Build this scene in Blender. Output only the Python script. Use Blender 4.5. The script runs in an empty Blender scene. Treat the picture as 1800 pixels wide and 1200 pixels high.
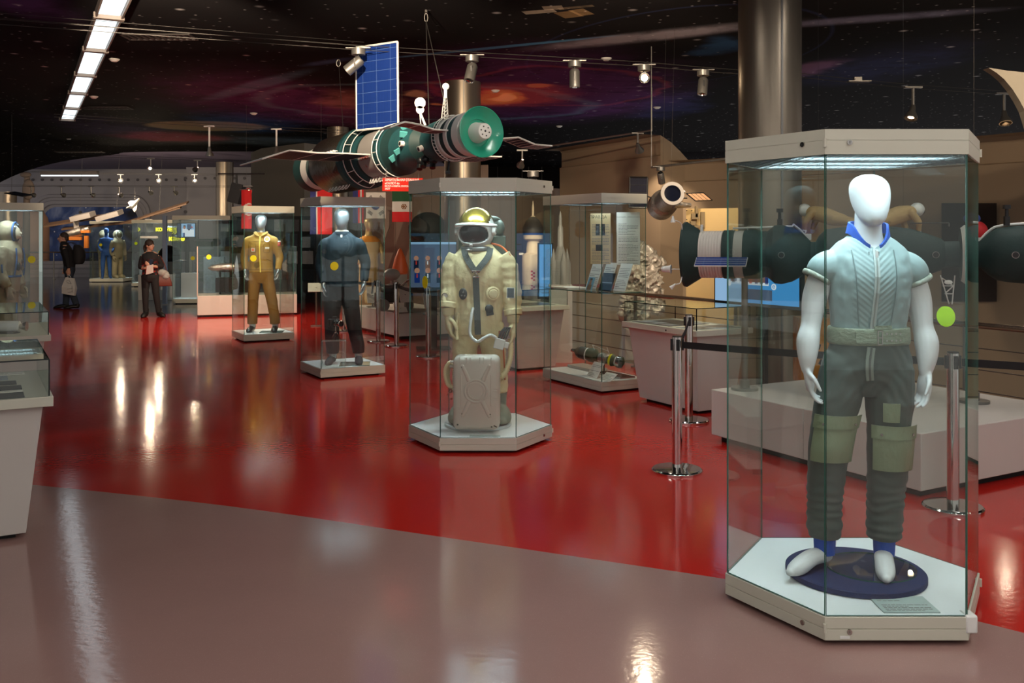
import bpy, bmesh, math, random
from mathutils import Vector, Matrix, noise
random.seed(11)
SC = bpy.context.scene
COL = SC.collection
PI = math.pi
F, CX, CY, HC = 1680.0, 900.0, 410.0, 1.7
TH = math.radians(29.4)
U = Vector((math.sin(TH), -math.cos(TH), 0))
V = Vector((math.cos(TH), math.sin(TH), 0))

def at(px, py, d):
    return Vector(((px-CX)/F*d, d, HC-(py-CY)/F*d))
def fl(px, py, z=0.0):
    d = (HC-z)*F/(py-CY)
    return Vector(((px-CX)/F*d, d, z))

# ------------------------------------------------------------------ materials
def lin(c):
    c = c/255.0
    return c/12.92 if c <= .04045 else ((c+.055)/1.055)**2.4
def rgb(c):
    return (lin(c[0]), lin(c[1]), lin(c[2]), 1.0)
MATS = {}
class NT:
    def __init__(s, m):
        m.use_nodes = True
        s.t = m.node_tree
        s.t.nodes.clear()
    def n(s, typ, **kw):
        nd = s.t.nodes.new(typ)
        for k, v in kw.items():
            if k.startswith('i_'):
                k = k[2:]
                k = int(k) if k.isdigit() else k.replace('_', ' ')
                nd.inputs[k].default_value = v
            else:
                setattr(nd, k, v)
        return nd
    def l(s, a, b):
        s.t.links.new(a, b)
    def math(s, op, a, b=None, c=None):
        nd = s.n('ShaderNodeMath', operation=op)
        for i, v in enumerate((a, b, c)):
            if v is None: continue
            if isinstance(v, (int, float)): nd.inputs[i].default_value = v
            else: s.l(v, nd.inputs[i])
        return nd.outputs[0]
    def mix(s, fac, a, b, mode='MIX'):
        nd = s.n('ShaderNodeMix', data_type='RGBA', blend_type=mode)
        for sock, v in ((nd.inputs[0], fac), (nd.inputs[6], a), (nd.inputs[7], b)):
            if isinstance(v, (int, float)): sock.default_value = v
            elif isinstance(v, tuple): sock.default_value = v
            else: s.l(v, sock)
        return nd.outputs[2]
def mat(name, c, rough=.5, metal=0.0, bump=None, var=.08, vscale=6.0, spec=.5, coat=0.0, emis=0.0, ec=None, sheen=0.0):
    """bump = (scale, strength, (sx,sy,sz))"""
    if name in MATS: return MATS[name]
    m = bpy.data.materials.new(name); MATS[name] = m
    t = NT(m)
    out = t.n('ShaderNodeOutputMaterial')
    p = t.n('ShaderNodeBsdfPrincipled')
    t.l(p.outputs[0], out.inputs[0])
    tc = t.n('ShaderNodeTexCoord')
    ns = t.n('ShaderNodeTexNoise', i_Scale=vscale, i_Detail=4.0)
    t.l(tc.outputs['Object'], ns.inputs['Vector'])
    a = rgb(c); k = 1-var
    dark = (a[0]*k, a[1]*k, a[2]*k, 1); k = 1+var
    lite = (min(1, a[0]*k), min(1, a[1]*k), min(1, a[2]*k), 1)
    t.l(t.mix(ns.outputs[0], dark, lite), p.inputs['Base Color'])
    p.inputs['Roughness'].default_value = rough
    p.inputs['Metallic'].default_value = metal
    p.inputs['Specular IOR Level'].default_value = spec
    p.inputs['Coat Weight'].default_value = coat
    p.inputs['Sheen Weight'].default_value = sheen
    if emis:
        p.inputs['Emission Color'].default_value = rgb(ec or c)
        p.inputs['Emission Strength'].default_value = emis
    if bump:
        mp = t.n('ShaderNodeMapping'); mp.inputs['Scale'].default_value = bump[2] if len(bump) > 2 else (1, 1, 1)
        t.l(tc.outputs['Object'], mp.inputs[0])
        nb = t.n('ShaderNodeTexNoise', i_Scale=bump[0], i_Detail=5.0)
        t.l(mp.outputs[0], nb.inputs['Vector'])
        b = t.n('ShaderNodeBump', i_Strength=bump[1], i_Distance=.02)
        t.l(nb.outputs[0], b.inputs['Height'])
        t.l(b.outputs[0], p.inputs['Normal'])
    return m
def emat(name, c, s):
    if name in MATS: return MATS[name]
    m = bpy.data.materials.new(name); MATS[name] = m
    t = NT(m)
    e = t.n('ShaderNodeEmission', i_Strength=s); e.inputs[0].default_value = rgb(c)
    t.l(e.outputs[0], t.n('ShaderNodeOutputMaterial').inputs[0])
    return m
def glassmat(name, tint, f0=.02, gain=1.0):
    m = bpy.data.materials.new(name); MATS[name] = m
    t = NT(m)
    g = t.n('ShaderNodeNewGeometry')
    dt = t.n('ShaderNodeVectorMath', operation='DOT_PRODUCT'); t.l(g.outputs['Incoming'], dt.inputs[0]); t.l(g.outputs['Normal'], dt.inputs[1])
    k = t.math('POWER', t.math('SUBTRACT', 1.0, t.math('ABSOLUTE', dt.outputs['Value'])), 5.0)
    fac = t.math('MULTIPLY', t.math('MULTIPLY_ADD', k, .96, .04), gain)
    tr = t.n('ShaderNodeBsdfTransparent'); tr.inputs[0].default_value = (*tint, 1)
    gl = t.n('ShaderNodeBsdfGlossy', i_Roughness=0.0); gl.inputs[0].default_value = (.92, 1, .97, 1)
    mx = t.n('ShaderNodeMixShader')
    t.l(fac, mx.inputs[0]); t.l(tr.outputs[0], mx.inputs[1]); t.l(gl.outputs[0], mx.inputs[2])
    t.l(mx.outputs[0], t.n('ShaderNodeOutputMaterial').inputs[0])
    return m

GLASS = glassmat('clear_glass', (.945, .968, .958))
GEDGE = mat('glass_edge', (62, 104, 92), .15, var=.03)
METALW = mat('painted_metal', (198, 196, 180), .45, var=.03)
DECK = mat('case_deck', (232, 236, 236), .5, var=.02)
PLINTH = mat('plinth_white', (196, 189, 182), .5, var=.04, vscale=3)
DARK = mat('dark_void', (14, 14, 15), .7)
BLACKP = mat('black_plastic', (18, 18, 20), .4)
STEEL = mat('brushed_steel', (188, 184, 178), .22, 1.0, var=.1)
CHROME = mat('chrome', (215, 212, 208), .09, 1.0, var=.03)
GREYM = mat('grey_metal', (130, 128, 124), .4, .7)
YEL = mat('sticker_yellow', (235, 225, 10), .45, var=.02)
YELG = mat('sticker_lime', (200, 235, 10), .45, var=.02)
PAPER = mat('paper', (225, 222, 212), .6, var=.03)
INK = mat('ink', (48, 46, 46), .7, var=.02)
INKG = mat('ink_grey', (130, 128, 126), .7, var=.02)
CABLE = mat('steel_cable', (120, 118, 114), .4, .8)
BLKCABLE = mat('black_cable', (12, 12, 12), .5)
WHITEP = mat('white_plastic', (226, 226, 222), .4, var=.02)

# ------------------------------------------------------------------ objects
WM = {}
def settags(o, label=None, cat=None, group=None, kind=None):
    if label: o['label'] = label
    if cat: o['category'] = cat
    if group: o['group'] = group
    if kind: o['kind'] = kind
    return o
def thing(name, label, cat, loc=(0, 0, 0), rz=0.0, group=None):
    o = bpy.data.objects.new(name, None); COL.objects.link(o)
    o.empty_display_size = .1
    o.location = loc; o.rotation_euler = (0, 0, rz)
    WM[o] = Matrix.Translation(Vector(loc)) @ Matrix.Rotation(rz, 4, 'Z')
    return settags(o, label, cat, group)
def link_mesh(name, me, parent=None, world=False, label=None):
    o = bpy.data.objects.new(name, me); COL.objects.link(o)
    if parent is not None:
        o.parent = parent
        WM[o] = WM[parent]
        if world: me.transform(WM[parent].inverted())
    else:
        vs = me.vertices
        if len(vs):
            xs = [v.co for v in vs]
            c = Vector(((min(v.x for v in xs)+max(v.x for v in xs))/2, (min(v.y for v in xs)+max(v.y for v in xs))/2, min(v.z for v in xs)))
            me.transform(Matrix.Translation(-c)); o.location = c
            WM[o] = Matrix.Translation(c)
        else: WM[o] = Matrix()
    if label: o['label'] = label
    return o
def copy_tree(src, loc=None, rz=None, label=None, group=None):
    def cp(o, par):
        c = o.copy(); COL.objects.link(c)
        if par is not None: c.parent = par
        for ch in o.children: cp(ch, c)
        return c
    r = cp(src, None)
    if loc is not None: r.location = loc
    if rz is not None: r.rotation_euler = (0, 0, rz)
    WM[r] = Matrix.Translation(r.location) @ Matrix.Rotation(r.rotation_euler[2], 4, 'Z')
    if label: r['label'] = label
    if group: r['group'] = group
    return r
def frame(d, up=Vector((0, 0, 1))):
    d = Vector(d).normalized()
    if abs(d.dot(up)) > .98: up = Vector((0, 1, 0))
    x = up.cross(d).normalized()
    y = d.cross(x)
    return x, y, d
def cr(pts, sub):
    """Catmull-Rom through tuples of any length"""
    if sub <= 1 or len(pts) < 3: return [tuple(p) for p in pts]
    out = []
    n = len(pts)
    for i in range(n-1):
        p0, p1, p2, p3 = pts[max(0, i-1)], pts[i], pts[i+1], pts[min(n-1, i+2)]
        for k in range(sub):
            t = k/sub
            out.append(tuple(.5*((2*b)+(-a+c)*t+(2*a-5*b+4*c-d)*t*t+(-a+3*b-3*c+d)*t**3) for a, b, c, d in zip(p0, p1, p2, p3)))
    out.append(tuple(pts[-1]))
    return out

class MB:
    def __init__(s, mat=None):
        s.bm = bmesh.new(); s.mats = []; s.cur = 0
        if mat: s.m(mat)
    def m(s, mat):
        if mat not in s.mats: s.mats.append(mat)
        s.cur = s.mats.index(mat); return s
    def f(s, vs):
        try:
            fc = s.bm.faces.new(vs); fc.material_index = s.cur; return fc
        except ValueError: return None
    def v(s, co): return s.bm.verts.new(co)
    def poly(s, pts): return s.f([s.v(p) for p in pts])
    def obox(s, c, size, R=None):
        hx, hy, hz = size[0]/2, size[1]/2, size[2]/2
        c = Vector(c); R = R or Matrix.Identity(3)
        vs = [s.v(c + R @ Vector((x*hx, y*hy, z*hz))) for z in (-1, 1) for y in (-1, 1) for x in (-1, 1)]
        for q in ((0, 2, 3, 1), (4, 5, 7, 6), (0, 1, 5, 4), (2, 6, 7, 3), (0, 4, 6, 2), (1, 3, 7, 5)):
            s.f([vs[i] for i in q])
        return s
    def box(s, a, b):
        return s.obox([(p+q)/2 for p, q in zip(a, b)], [abs(q-p) for p, q in zip(a, b)])
    def loft(s, rings, cap=True, closed=True):
        vr = [[s.v(p) for p in r] for r in rings]
        n = len(vr[0])
        for a, b in zip(vr, vr[1:]):
            for i in range(n if closed else n-1):
                j = (i+1) % n
                s.f([a[i], a[j], b[j], b[i]])
        if cap and closed:
            s.f(list(reversed(vr[0]))); s.f(vr[-1])
        return vr
    def prism(s, pl, z0, z1):
        s.loft([[(p[0], p[1], z0) for p in pl], [(p[0], p[1], z1) for p in pl]]); return s
    def cyl(s, p0, p1, r0, r1=None, seg=16, cap=True):
        r1 = r0 if r1 is None else r1
        p0, p1 = Vector(p0), Vector(p1)
        x, y, d = frame(p1-p0)
        s.loft([[p + (x*math.cos(a)+y*math.sin(a))*r for a in [2*PI*i/seg for i in range(seg)]] for p, r in ((p0, r0), (p1, r1))], cap); return s
    def tube(s, pts, r, seg=8, sub=1, cap=True, flat=(1, 1), round_ends=False, up=None):
        """pts of xyz; r scalar or list; parallel transport frames"""
        n = len(pts)
        rs = [r]*n if isinstance(r, (int, float)) else list(r)
        q = cr([(*p, k) for p, k in zip(pts, rs)], sub)
        P = [Vector(a[:3]) for a in q]; R = [a[3] for a in q]
        x, y, d = frame(P[1]-P[0], up or Vector((0, 0, 1)))
        rings = []
        for i in range(len(P)):
            dd = (P[min(i+1, len(P)-1)]-P[max(0, i-1)])
            if dd.length < 1e-9: dd = d
            dd.normalize()
            x = (x - dd*x.dot(dd)).normalized(); y = dd.cross(x); d = dd
            rings.append((P[i], x.copy(), y.copy(), dd.copy(), R[i]))
        if round_ends:
            a = rings[0]; b = rings[-1]
            rings = [(a[0]-a[3]*a[4]*math.sin(t), a[1], a[2], a[3], a[4]*max(.12, math.cos(t))) for t in (1.45, 1.1, .6)] + rings + \
                    [(b[0]+b[3]*b[4]*math.sin(t), b[1], b[2], b[3], b[4]*max(.12, math.cos(t))) for t in (.6, 1.1, 1.45)]
        s.loft([[p+(x*math.cos(t)*flat[0]+y*math.sin(t)*flat[1])*k for t in [2*PI*i/seg for i in range(seg)]] for p, x, y, _, k in rings], cap)
        return s
    def ellring(s, c, rx, ry, n=2.0, seg=28, rot=0.0):
        out = []
        for i in range(seg):
            t = 2*PI*i/seg
            ct, st = math.cos(t), math.sin(t)
            x = rx*math.copysign(abs(ct)**(2/n), ct); y = ry*math.copysign(abs(st)**(2/n), st)
            out.append(Vector((c[0]+x*math.cos(rot)-y*math.sin(rot), c[1]+x*math.sin(rot)+y*math.cos(rot), c[2])))
        return out
    def stack(s, rows, seg=28, sub=3, n=2.3):
        """rows (z, cx, cy, rx, ry) bottom to top, smooth closed loft"""
        q = cr(rows, sub)
        s.loft([s.ellring((r[1], r[2], r[0]), max(r[3], .002), max(r[4], .002), n, seg) for r in q]); return s
    def ell(s, c, r, seg=20, rings=12, M=None):
        c = Vector(c); M = M or Matrix.Identity(3)
        rr = []
        for i in range(rings+1):
            ph = -PI/2+PI*i/rings
            k = max(math.cos(ph), .01)
            rr.append([c+M @ Vector((r[0]*k*math.cos(t), r[1]*k*math.sin(t), r[2]*math.sin(ph))) for t in [2*PI*j/seg for j in range(seg)]])
        s.loft(rr); return s
    def lathe(s, prof, seg=32, M=None, mats=None, cap=True, arc=None):
        """prof [(r,h)], axis local z, M 4x4; mats per segment"""
        M = M or Matrix.Identity(4)
        a0, a1 = arc or (0, 2*PI)
        ang = [a0+(a1-a0)*i/seg for i in range(seg if arc is None else seg+1)]
        rows = [[s.v(M @ Vector((max(r, .0006)*math.cos(t), max(r, .0006)*math.sin(t), h))) for t in ang] for r, h in prof]
        n = len(rows[0])
        for k, (a, b) in enumerate(zip(rows, rows[1:])):
            if mats: s.m(mats[k])
            for i in range(n if arc is None else n-1):
                j = (i+1) % n
                s.f([a[i], a[j], b[j], b[i]])
        if cap and arc is None:
            if prof[0][0] > .001: s.f(list(reversed(rows[0])))
            if prof[-1][0] > .001: s.f(rows[-1])
        return s
    def pane(s, a, b, z0, z1, t=.008, glass=None, edge=None):
        a, b = Vector((a[0], a[1], 0)), Vector((b[0], b[1], 0))
        d = (b-a).normalized(); n = Vector((d.y, -d.x, 0))*t/2
        q = [a-n, b-n, b+n, a+n]
        lo = [s.v((p.x, p.y, z0)) for p in q]; hi = [s.v((p.x, p.y, z1)) for p in q]
        s.m(glass or GLASS); s.f([lo[0], lo[1], hi[1], hi[0]]); s.f([lo[2], lo[3], hi[3], hi[2]])
        s.m(edge or GEDGE); s.f([lo[1], lo[2], hi[2], hi[1]]); s.f([lo[3], lo[0], hi[0], hi[3]])
        s.f(hi); s.f(list(reversed(lo)))
        return s
    def slab(s, P, t=.008, glass=None, edge=None):
        """horizontal glass sheet, P polygon of xyz (lower face)"""
        lo = [s.v(p) for p in P]; hi = [s.v((p[0], p[1], p[2]+t)) for p in P]
        s.m(glass or GLASS); s.f(list(reversed(lo))); s.f(hi)
        s.m(edge or GEDGE)
        for i in range(len(P)):
            j = (i+1) % len(P); s.f([lo[i], lo[j], hi[j], hi[i]])
        return s
    def xf(s, M):
        bmesh.ops.transform(s.bm, matrix=M, verts=s.bm.verts); return s
    def mesh(s, name='m', smooth=35, recalc=True):
        if recalc: bmesh.ops.recalc_face_normals(s.bm, faces=s.bm.faces)
        me = bpy.data.meshes.new(name)
        s.bm.to_mesh(me); s.bm.free()
        for m in s.mats: me.materials.append(m)
        if smooth:
            me.shade_smooth()
            if smooth < 180: me.set_sharp_from_angle(angle=math.radians(smooth))
        return me
    def build(s, name, parent=None, bevel=0, smooth=35, world=False, label=None, recalc=True):
        o = link_mesh(name, s.mesh(name, smooth, recalc), parent, world, label)
        if bevel:
            b = o.modifiers.new('bevel', 'BEVEL'); b.width = bevel; b.segments = 2; b.limit_method = 'ANGLE'
        return o
    def top(s, name, label, cat, group=None, bevel=0, smooth=35):
        return settags(s.build(name, None, bevel, smooth), label, cat, group)
    def struct(s, name, smooth=35, bevel=0):
        return settags(s.build(name, None, bevel, smooth), kind='structure')

def fuse(mb, voxel, smooth=4, mats=None, fn=None, name='body'):
    """union the lofts of mb into one continuous skin"""
    me = mb.mesh('tmp', 0)
    o = bpy.data.objects.new('tmp', me); COL.objects.link(o)
    r = o.modifiers.new('r', 'REMESH'); r.mode = 'VOXEL'; r.voxel_size = voxel
    if smooth:
        sm = o.modifiers.new('s', 'SMOOTH'); sm.factor = .5; sm.iterations = smooth
    dg = bpy.context.evaluated_depsgraph_get()
    new = bpy.data.meshes.new_from_object(o.evaluated_get(dg))
    bpy.data.objects.remove(o); bpy.data.meshes.remove(me)
    new.name = name
    new.materials.clear()
    for m in (mats or []): new.materials.append(m)
    if fn:
        ns = [v.normal.copy() for v in new.vertices]
        for v, n in zip(new.vertices, ns): v.co = v.co + n*fn(v.co, n)
    new.shade_smooth()
    return new
def text(body, size, matl, parent, M, extrude=.001, align='LEFT', name='lettering', world=True, bold=0.0):
    cu = bpy.data.curves.new('t', 'FONT'); cu.body = body; cu.size = size; cu.extrude = extrude; cu.align_x = align; cu.offset = bold
    o = bpy.data.objects.new('t', cu); COL.objects.link(o)
    dg = bpy.context.evaluated_depsgraph_get()
    me = bpy.data.meshes.new_from_object(o.evaluated_get(dg))
    bpy.data.objects.remove(o); bpy.data.curves.remove(cu)
    me.materials.clear(); me.materials.append(matl)
    me.transform(M)
    return link_mesh(name, me, parent, world)
def basis(o, x, y):
    """4x4 with local x,y axes given, origin o"""
    x = Vector(x).normalized(); z = x.cross(Vector(y)).normalized(); y = z.cross(x)
    return Matrix(((x.x, y.x, z.x, o[0]), (x.y, y.y, z.y, o[1]), (x.z, y.z, z.z, o[2]), (0, 0, 0, 1)))
def axis_mat(o, d, up=(0, 0, 1)):
    x, y, d = frame(d, Vector(up))
    return Matrix(((x.x, y.x, d.x, o[0]), (x.y, y.y, d.y, o[1]), (x.z, y.z, d.z, o[2]), (0, 0, 0, 1)))
# ================================================================== SETTING
ZC = 4.41
P1 = Vector((1.635, 7.85, 0))
def uv(u, v, z=0.0):
    p = P1+U*u+V*v; return Vector((p.x, p.y, z))
# ---- floor: three colours of poured resin in one slab
def floormat(name, c, speck):
    m = bpy.data.materials.new(name); t = NT(m)
    out = t.n('ShaderNodeOutputMaterial'); p = t.n('ShaderNodeBsdfPrincipled'); t.l(p.outputs[0], out.inputs[0])
    g = t.n('ShaderNodeNewGeometry')
    n1 = t.n('ShaderNodeTexNoise', i_Scale=260.0, i_Detail=1.0); t.l(g.outputs['Position'], n1.inputs['Vector'])
    r1 = t.n('ShaderNodeMapRange', i_1=.66, i_2=.74); t.l(n1.outputs[0], r1.inputs[0])
    n2 = t.n('ShaderNodeTexNoise', i_Scale=.9, i_Detail=5.0); t.l(g.outputs['Position'], n2.inputs['Vector'])
    a = rgb(c)
    base = t.mix(n2.outputs[0], tuple(x*.86 for x in a[:3])+(1,), tuple(x*1.12 for x in a[:3])+(1,))
    k = t.math('MULTIPLY', r1.outputs[0], .55)
    t.l(t.mix(k, base, rgb(speck)), p.inputs['Base Color'])
    n3 = t.n('ShaderNodeTexNoise', i_Scale=2.2, i_Detail=6.0); t.l(g.outputs['Position'], n3.inputs['Vector'])
    rr = t.n('ShaderNodeMapRange', i_3=.07, i_4=.16); t.l(n3.outputs[0], rr.inputs[0]); t.l(rr.outputs[0], p.inputs['Roughness'])
    p.inputs['Specular IOR Level'].default_value = .5
    n4 = t.n('ShaderNodeTexNoise', i_Scale=26.0, i_Detail=3.0); t.l(g.outputs['Position'], n4.inputs['Vector'])
    b = t.n('ShaderNodeBump', i_Strength=.05, i_Distance=.01); t.l(n4.outputs[0], b.inputs['Height']); t.l(b.outputs[0], p.inputs['Normal'])
    return m
FRED = floormat('floor_red', (176, 34, 27), (205, 70, 60))
FMAU = floormat('floor_mauve', (150, 116, 110), (184, 150, 142))
FDRK = floormat('floor_slate', (50, 50, 62), (80, 80, 90))
def curve2(pts, sub=6): return [(p[0], p[1], 0) for p in cr([(a[0], a[1]) for a in pts], sub)]
B1 = [(-7, 7.3)] + [tuple(fl(x, y)[:2]) for x, y in ((-40, 845), (80, 854), (400, 889), (760, 941), (1040, 982), (1280, 1018), (1560, 1063), (1800, 1112))] + [(4.1, 2.2), (5.5, .2)]
B1 = curve2(B1)
B2 = [(-22, 21.5)] + [tuple(fl(x, y)[:2]) for x, y in ((85, 541), (180, 543), (265, 549), (322, 550))] + [(-5, 23.5), (-3, 27), (-2.6, 40)]
B2 = curve2(B2)
edge = [uv(t, 2.2) for t in (-12, -6, 0, 6, 9)]
fm = MB(FMAU)
fm.poly(B1+[(9, -4, 0), (-9, -4, 0)])
fm.m(FRED); fm.poly(list(reversed(B1))+B2+[(1.5, 40, 0), (1.5, 24, 0)]+[tuple(p) for p in edge[0:]]+[(6.6, .2, 0)])
fm.m(FDRK); fm.poly(list(reversed(B2))+[(-24, 41.5, 0), (-2.6, 41.5, 0)])
fo = fm.build('floor', None, smooth=0, recalc=False); settags(fo, kind='structure')
for p in fo.data.polygons:
    if p.normal.z < 0: p.flip()

# ---- ceiling: a printed night sky
def skymat():
    m = bpy.data.materials.new('ceiling_sky_print'); t = NT(m)
    out = t.n('ShaderNodeOutputMaterial'); p = t.n('ShaderNodeBsdfPrincipled', i_Roughness=.9); t.l(p.outputs[0], out.inputs[0])
    p.inputs['Specular IOR Level'].default_value = .04
    g = t.n('ShaderNodeNewGeometry')
    pos = g.outputs['Position']
    nz = t.n('ShaderNodeTexNoise', i_Scale=.55, i_Detail=6.0); t.l(pos, nz.inputs['Vector'])
    sb = t.n('ShaderNodeVectorMath', operation='SUBTRACT'); t.l(nz.outputs['Color'], sb.inputs[0]); sb.inputs[1].default_value = (.5, .5, .5)
    sc = t.n('ShaderNodeVectorMath', operation='SCALE'); sc.inputs[3].default_value = 1.6; t.l(sb.outputs[0], sc.inputs[0])
    ad = t.n('ShaderNodeVectorMath', operation='ADD'); t.l(pos, ad.inputs[0]); t.l(sc.outputs[0], ad.inputs[1])
    wob = ad.outputs[0]
    nc = t.n('ShaderNodeTexNoise', i_Scale=1.7, i_Detail=7.0, i_Roughness=.65); t.l(wob, nc.inputs['Vector'])
    cloud = t.n('ShaderNodeMapRange', i_1=.3, i_2=.75, i_3=.25, i_4=1.25); t.l(nc.outputs[0], cloud.inputs[0])
    def cw(px, py):
        d = (ZC-HC)*F/(CY-py); return ((px-CX)/F*d, d)
    acc = None
    def blob(c, rx, ry, ang, col, gain=1.0, src=None, inner=0.0, noisy=True, ring=None, box=False):
        nonlocal acc
        a = t.n('ShaderNodeVectorMath', operation='SUBTRACT'); t.l(src or wob, a.inputs[0]); a.inputs[1].default_value = (c[0], c[1], 0)
        r = t.n('ShaderNodeVectorRotate', rotation_type='Z_AXIS'); t.l(a.outputs[0], r.inputs[0]); r.inputs['Angle'].default_value = -ang
        k = t.n('ShaderNodeVectorMath', operation='MULTIPLY'); t.l(r.outputs[0], k.inputs[0]); k.inputs[1].default_value = (1/rx, 1/ry, 0)
        ln = t.n('ShaderNodeVectorMath', operation='LENGTH'); t.l(k.outputs[0], ln.inputs[0])
        if box:
            sx = t.n('ShaderNodeSeparateXYZ'); t.l(k.outputs[0], sx.inputs[0])
            dd = t.math('MAXIMUM', t.math('ABSOLUTE', sx.outputs[0]), t.math('ABSOLUTE', sx.outputs[1]))
            mr = t.n('ShaderNodeMapRange', i_1=1.0, i_2=.97); t.l(dd, mr.inputs[0])
        elif ring:
            d = t.math('ABSOLUTE', t.math('SUBTRACT', ln.outputs['Value'], 1.0))
            mr = t.n('ShaderNodeMapRange', interpolation_type='SMOOTHSTEP', i_1=ring, i_2=0.0); t.l(d, mr.inputs[0])
        else:
            mr = t.n('ShaderNodeMapRange', interpolation_type='SMOOTHSTEP', i_1=1.0, i_2=inner); t.l(ln.outputs['Value'], mr.inputs[0])
        f = t.math('MULTIPLY', mr.outputs[0], gain*3.0)
        if noisy: f = t.math('MULTIPLY', f, cloud.outputs[0])
        cc = t.mix(f, (0, 0, 0, 1), rgb(col))
        if acc is None: acc = cc
        else:
            s2 = t.n('ShaderNodeMix', data_type='RGBA', blend_type='ADD'); s2.inputs[0].default_value = 1.0
            t.l(acc, s2.inputs[6]); t.l(cc, s2.inputs[7]); acc = s2.outputs[2]
    def pblob(x0, x1, y0, y1, col, **kw):
        a, b = cw((x0+x1)/2, y0), cw((x0+x1)/2, y1); mid = cw((x0+x1)/2, (y0+y1)/2)
        blob(mid, (x1-x0)/2/F*mid[1], max((b[1]-a[1])/2, .15), math.atan2(mid[0]*0, 1), col, **kw)
    def streak(q0, q1, w, col, **kw):
        a, b = Vector(cw(*q0)), Vector(cw(*q1)); d = b-a
        blob(tuple((a+b)/2), d.length/2*1.1, w, math.atan2(d.y, d.x), col, src=pos, **kw)
    # broad nebula glow
    pblob(250, 720, 120, 240, (96, 50, 112), gain=.55)
    pblob(620, 1280, 90, 235, (104, 54, 118), gain=.75)
    pblob(300, 560, 190, 235, (40, 92, 150), gain=.7)
    pblob(480, 900, 170, 240, (112, 52, 62), gain=.8)
    pblob(760, 1040, 135, 190, (190, 84, 46), gain=1.0)
    pblob(815, 925, 150, 183, (255, 180, 70), gain=1.7)
    pblob(850, 900, 157, 177, (255, 225, 165), gain=1.3)
    pblob(925, 985, 142, 153, (240, 150, 70), gain=1.3, noisy=False)
    pblob(540, 720, 150, 200, (150, 120, 90), gain=.55)
    pblob(690, 756, 156, 169, (196, 186, 140), gain=1.0)
    pblob(735, 770, 175, 181, (230, 170, 90), gain=.9)
    pblob(250, 480, 208, 228, (214, 180, 130), gain=1.2, src=pos, inner=.55)
    pblob(180, 420, 225, 250, (170, 44, 52), gain=.85)
    pblob(330, 620, 235, 256, (120, 140, 155), gain=.7)
    pblob(60, 330, 190, 255, (70, 52, 96), gain=.5)
    pblob(1220, 1330, 50, 90, (40, 80, 120), gain=.8)
    pblob(1390, 1500, 95, 130, (130, 90, 120), gain=.7)
    pblob(1400, 1700, 60, 160, (40, 44, 84), gain=.5)
    pblob(1090, 1260, 150, 215, (46, 50, 96), gain=.6)
    pblob(-60, 150, -80, 60, (70, 40, 84), gain=.5)
    # long light streaks
    streak((895, 84), (1420, 25), .42, (150, 146, 156), gain=.7)
    streak((1250, 46), (1800, 4), .3, (110, 110, 134), gain=.6)
    streak((640, 100), (1110, 52), .11, (66, 130, 170), gain=1.0)
    streak((520, 112), (640, 92), .2, (60, 84, 120), gain=.6)
    streak((350, 175), (560, 112), .35, (66, 110, 130), gain=.9)
    a, b = cw(740, 205), cw(740, 160)
    blob(cw(740, 178), 3.4, 2.6, .2, (92, 150, 160), gain=.14, src=wob, ring=.09, noisy=False)
    blob(cw(960, 152), 2.1, 2.3, .3, (190, 80, 60), gain=.12, src=wob, ring=.08, noisy=False)
    blob(cw(1170, 90), 2.0, 3.2, .2, (70, 90, 150), gain=.05, src=pos, ring=.02, noisy=False)
    # a printed satellite with tan panels
    for px, py, rx, ry, an, col in ((948, 12, .2, .085, -.35, (150, 140, 124)), (972, 5, .12, .1, -.2, (120, 110, 96)), (1000, 17, .13, .17, -.5, (110, 88, 58)), (1022, 13, .1, .17, -.5, (120, 98, 66)), (1012, 4, .22, .05, -.4, (96, 84, 66))):
        blob(cw(px, py), rx, ry, an, col, gain=.5, src=pos, noisy=True, box=True)
    # stars
    def stars(scale, r, thr, bright):
        nonlocal acc
        v = t.n('ShaderNodeTexVoronoi', voronoi_dimensions='2D', i_Scale=scale); t.l(pos, v.inputs['Vector'])
        sp = t.n('ShaderNodeSeparateColor'); t.l(v.outputs['Color'], sp.inputs[0])
        on = t.math('GREATER_THAN', sp.outputs[0], thr)
        mr = t.n('ShaderNodeMapRange', interpolation_type='SMOOTHSTEP', i_1=r*scale, i_2=0.0); t.l(v.outputs['Distance'], mr.inputs[0])
        f = t.math('MULTIPLY', t.math('MULTIPLY', mr.outputs[0], on), t.math('MULTIPLY', sp.outputs[1], bright))
        cc = t.mix(f, (0, 0, 0, 1), (.75, .72, .72, 1))
        s2 = t.n('ShaderNodeMix', data_type='RGBA', blend_type='ADD'); s2.inputs[0].default_value = 1.0
        t.l(acc, s2.inputs[6]); t.l(cc, s2.inputs[7]); acc = s2.outputs[2]
    stars(4.2, .026, .6, .6)
    stars(1.1, .075, .5, .9)
    s3 = t.n('ShaderNodeMix', data_type='RGBA', blend_type='ADD'); s3.inputs[0].default_value = 1.0
    t.l(acc, s3.inputs[6]); s3.inputs[7].default_value = (.012, .011, .012, 1)
    t.l(s3.outputs[2], p.inputs['Base Color'])
    return m
SKY = skymat()
c = MB(SKY)
prof = cr([(14, ZC), (2, ZC), (-11, ZC), (-13, 4.3), (-15, 4.0), (-16.6, 3.42), (-18, 2.4), (-18.9, 1.1), (-19.1, 0.0)], 5)
rows = [[c.v((x, y, z)) for x, z in prof] for y in (-4, 31)]
for i in range(len(prof)-1): c.f([rows[0][i], rows[1][i], rows[1][i+1], rows[0][i+1]])
c.poly([(14, 31, ZC), (14, 38, ZC), (-2.6, 38, ZC), (-2.6, 31, ZC)])
c.poly([(14, 38, ZC), (14, 38, 0), (-2.6, 38, 0), (-2.6, 38, ZC)])
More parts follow.
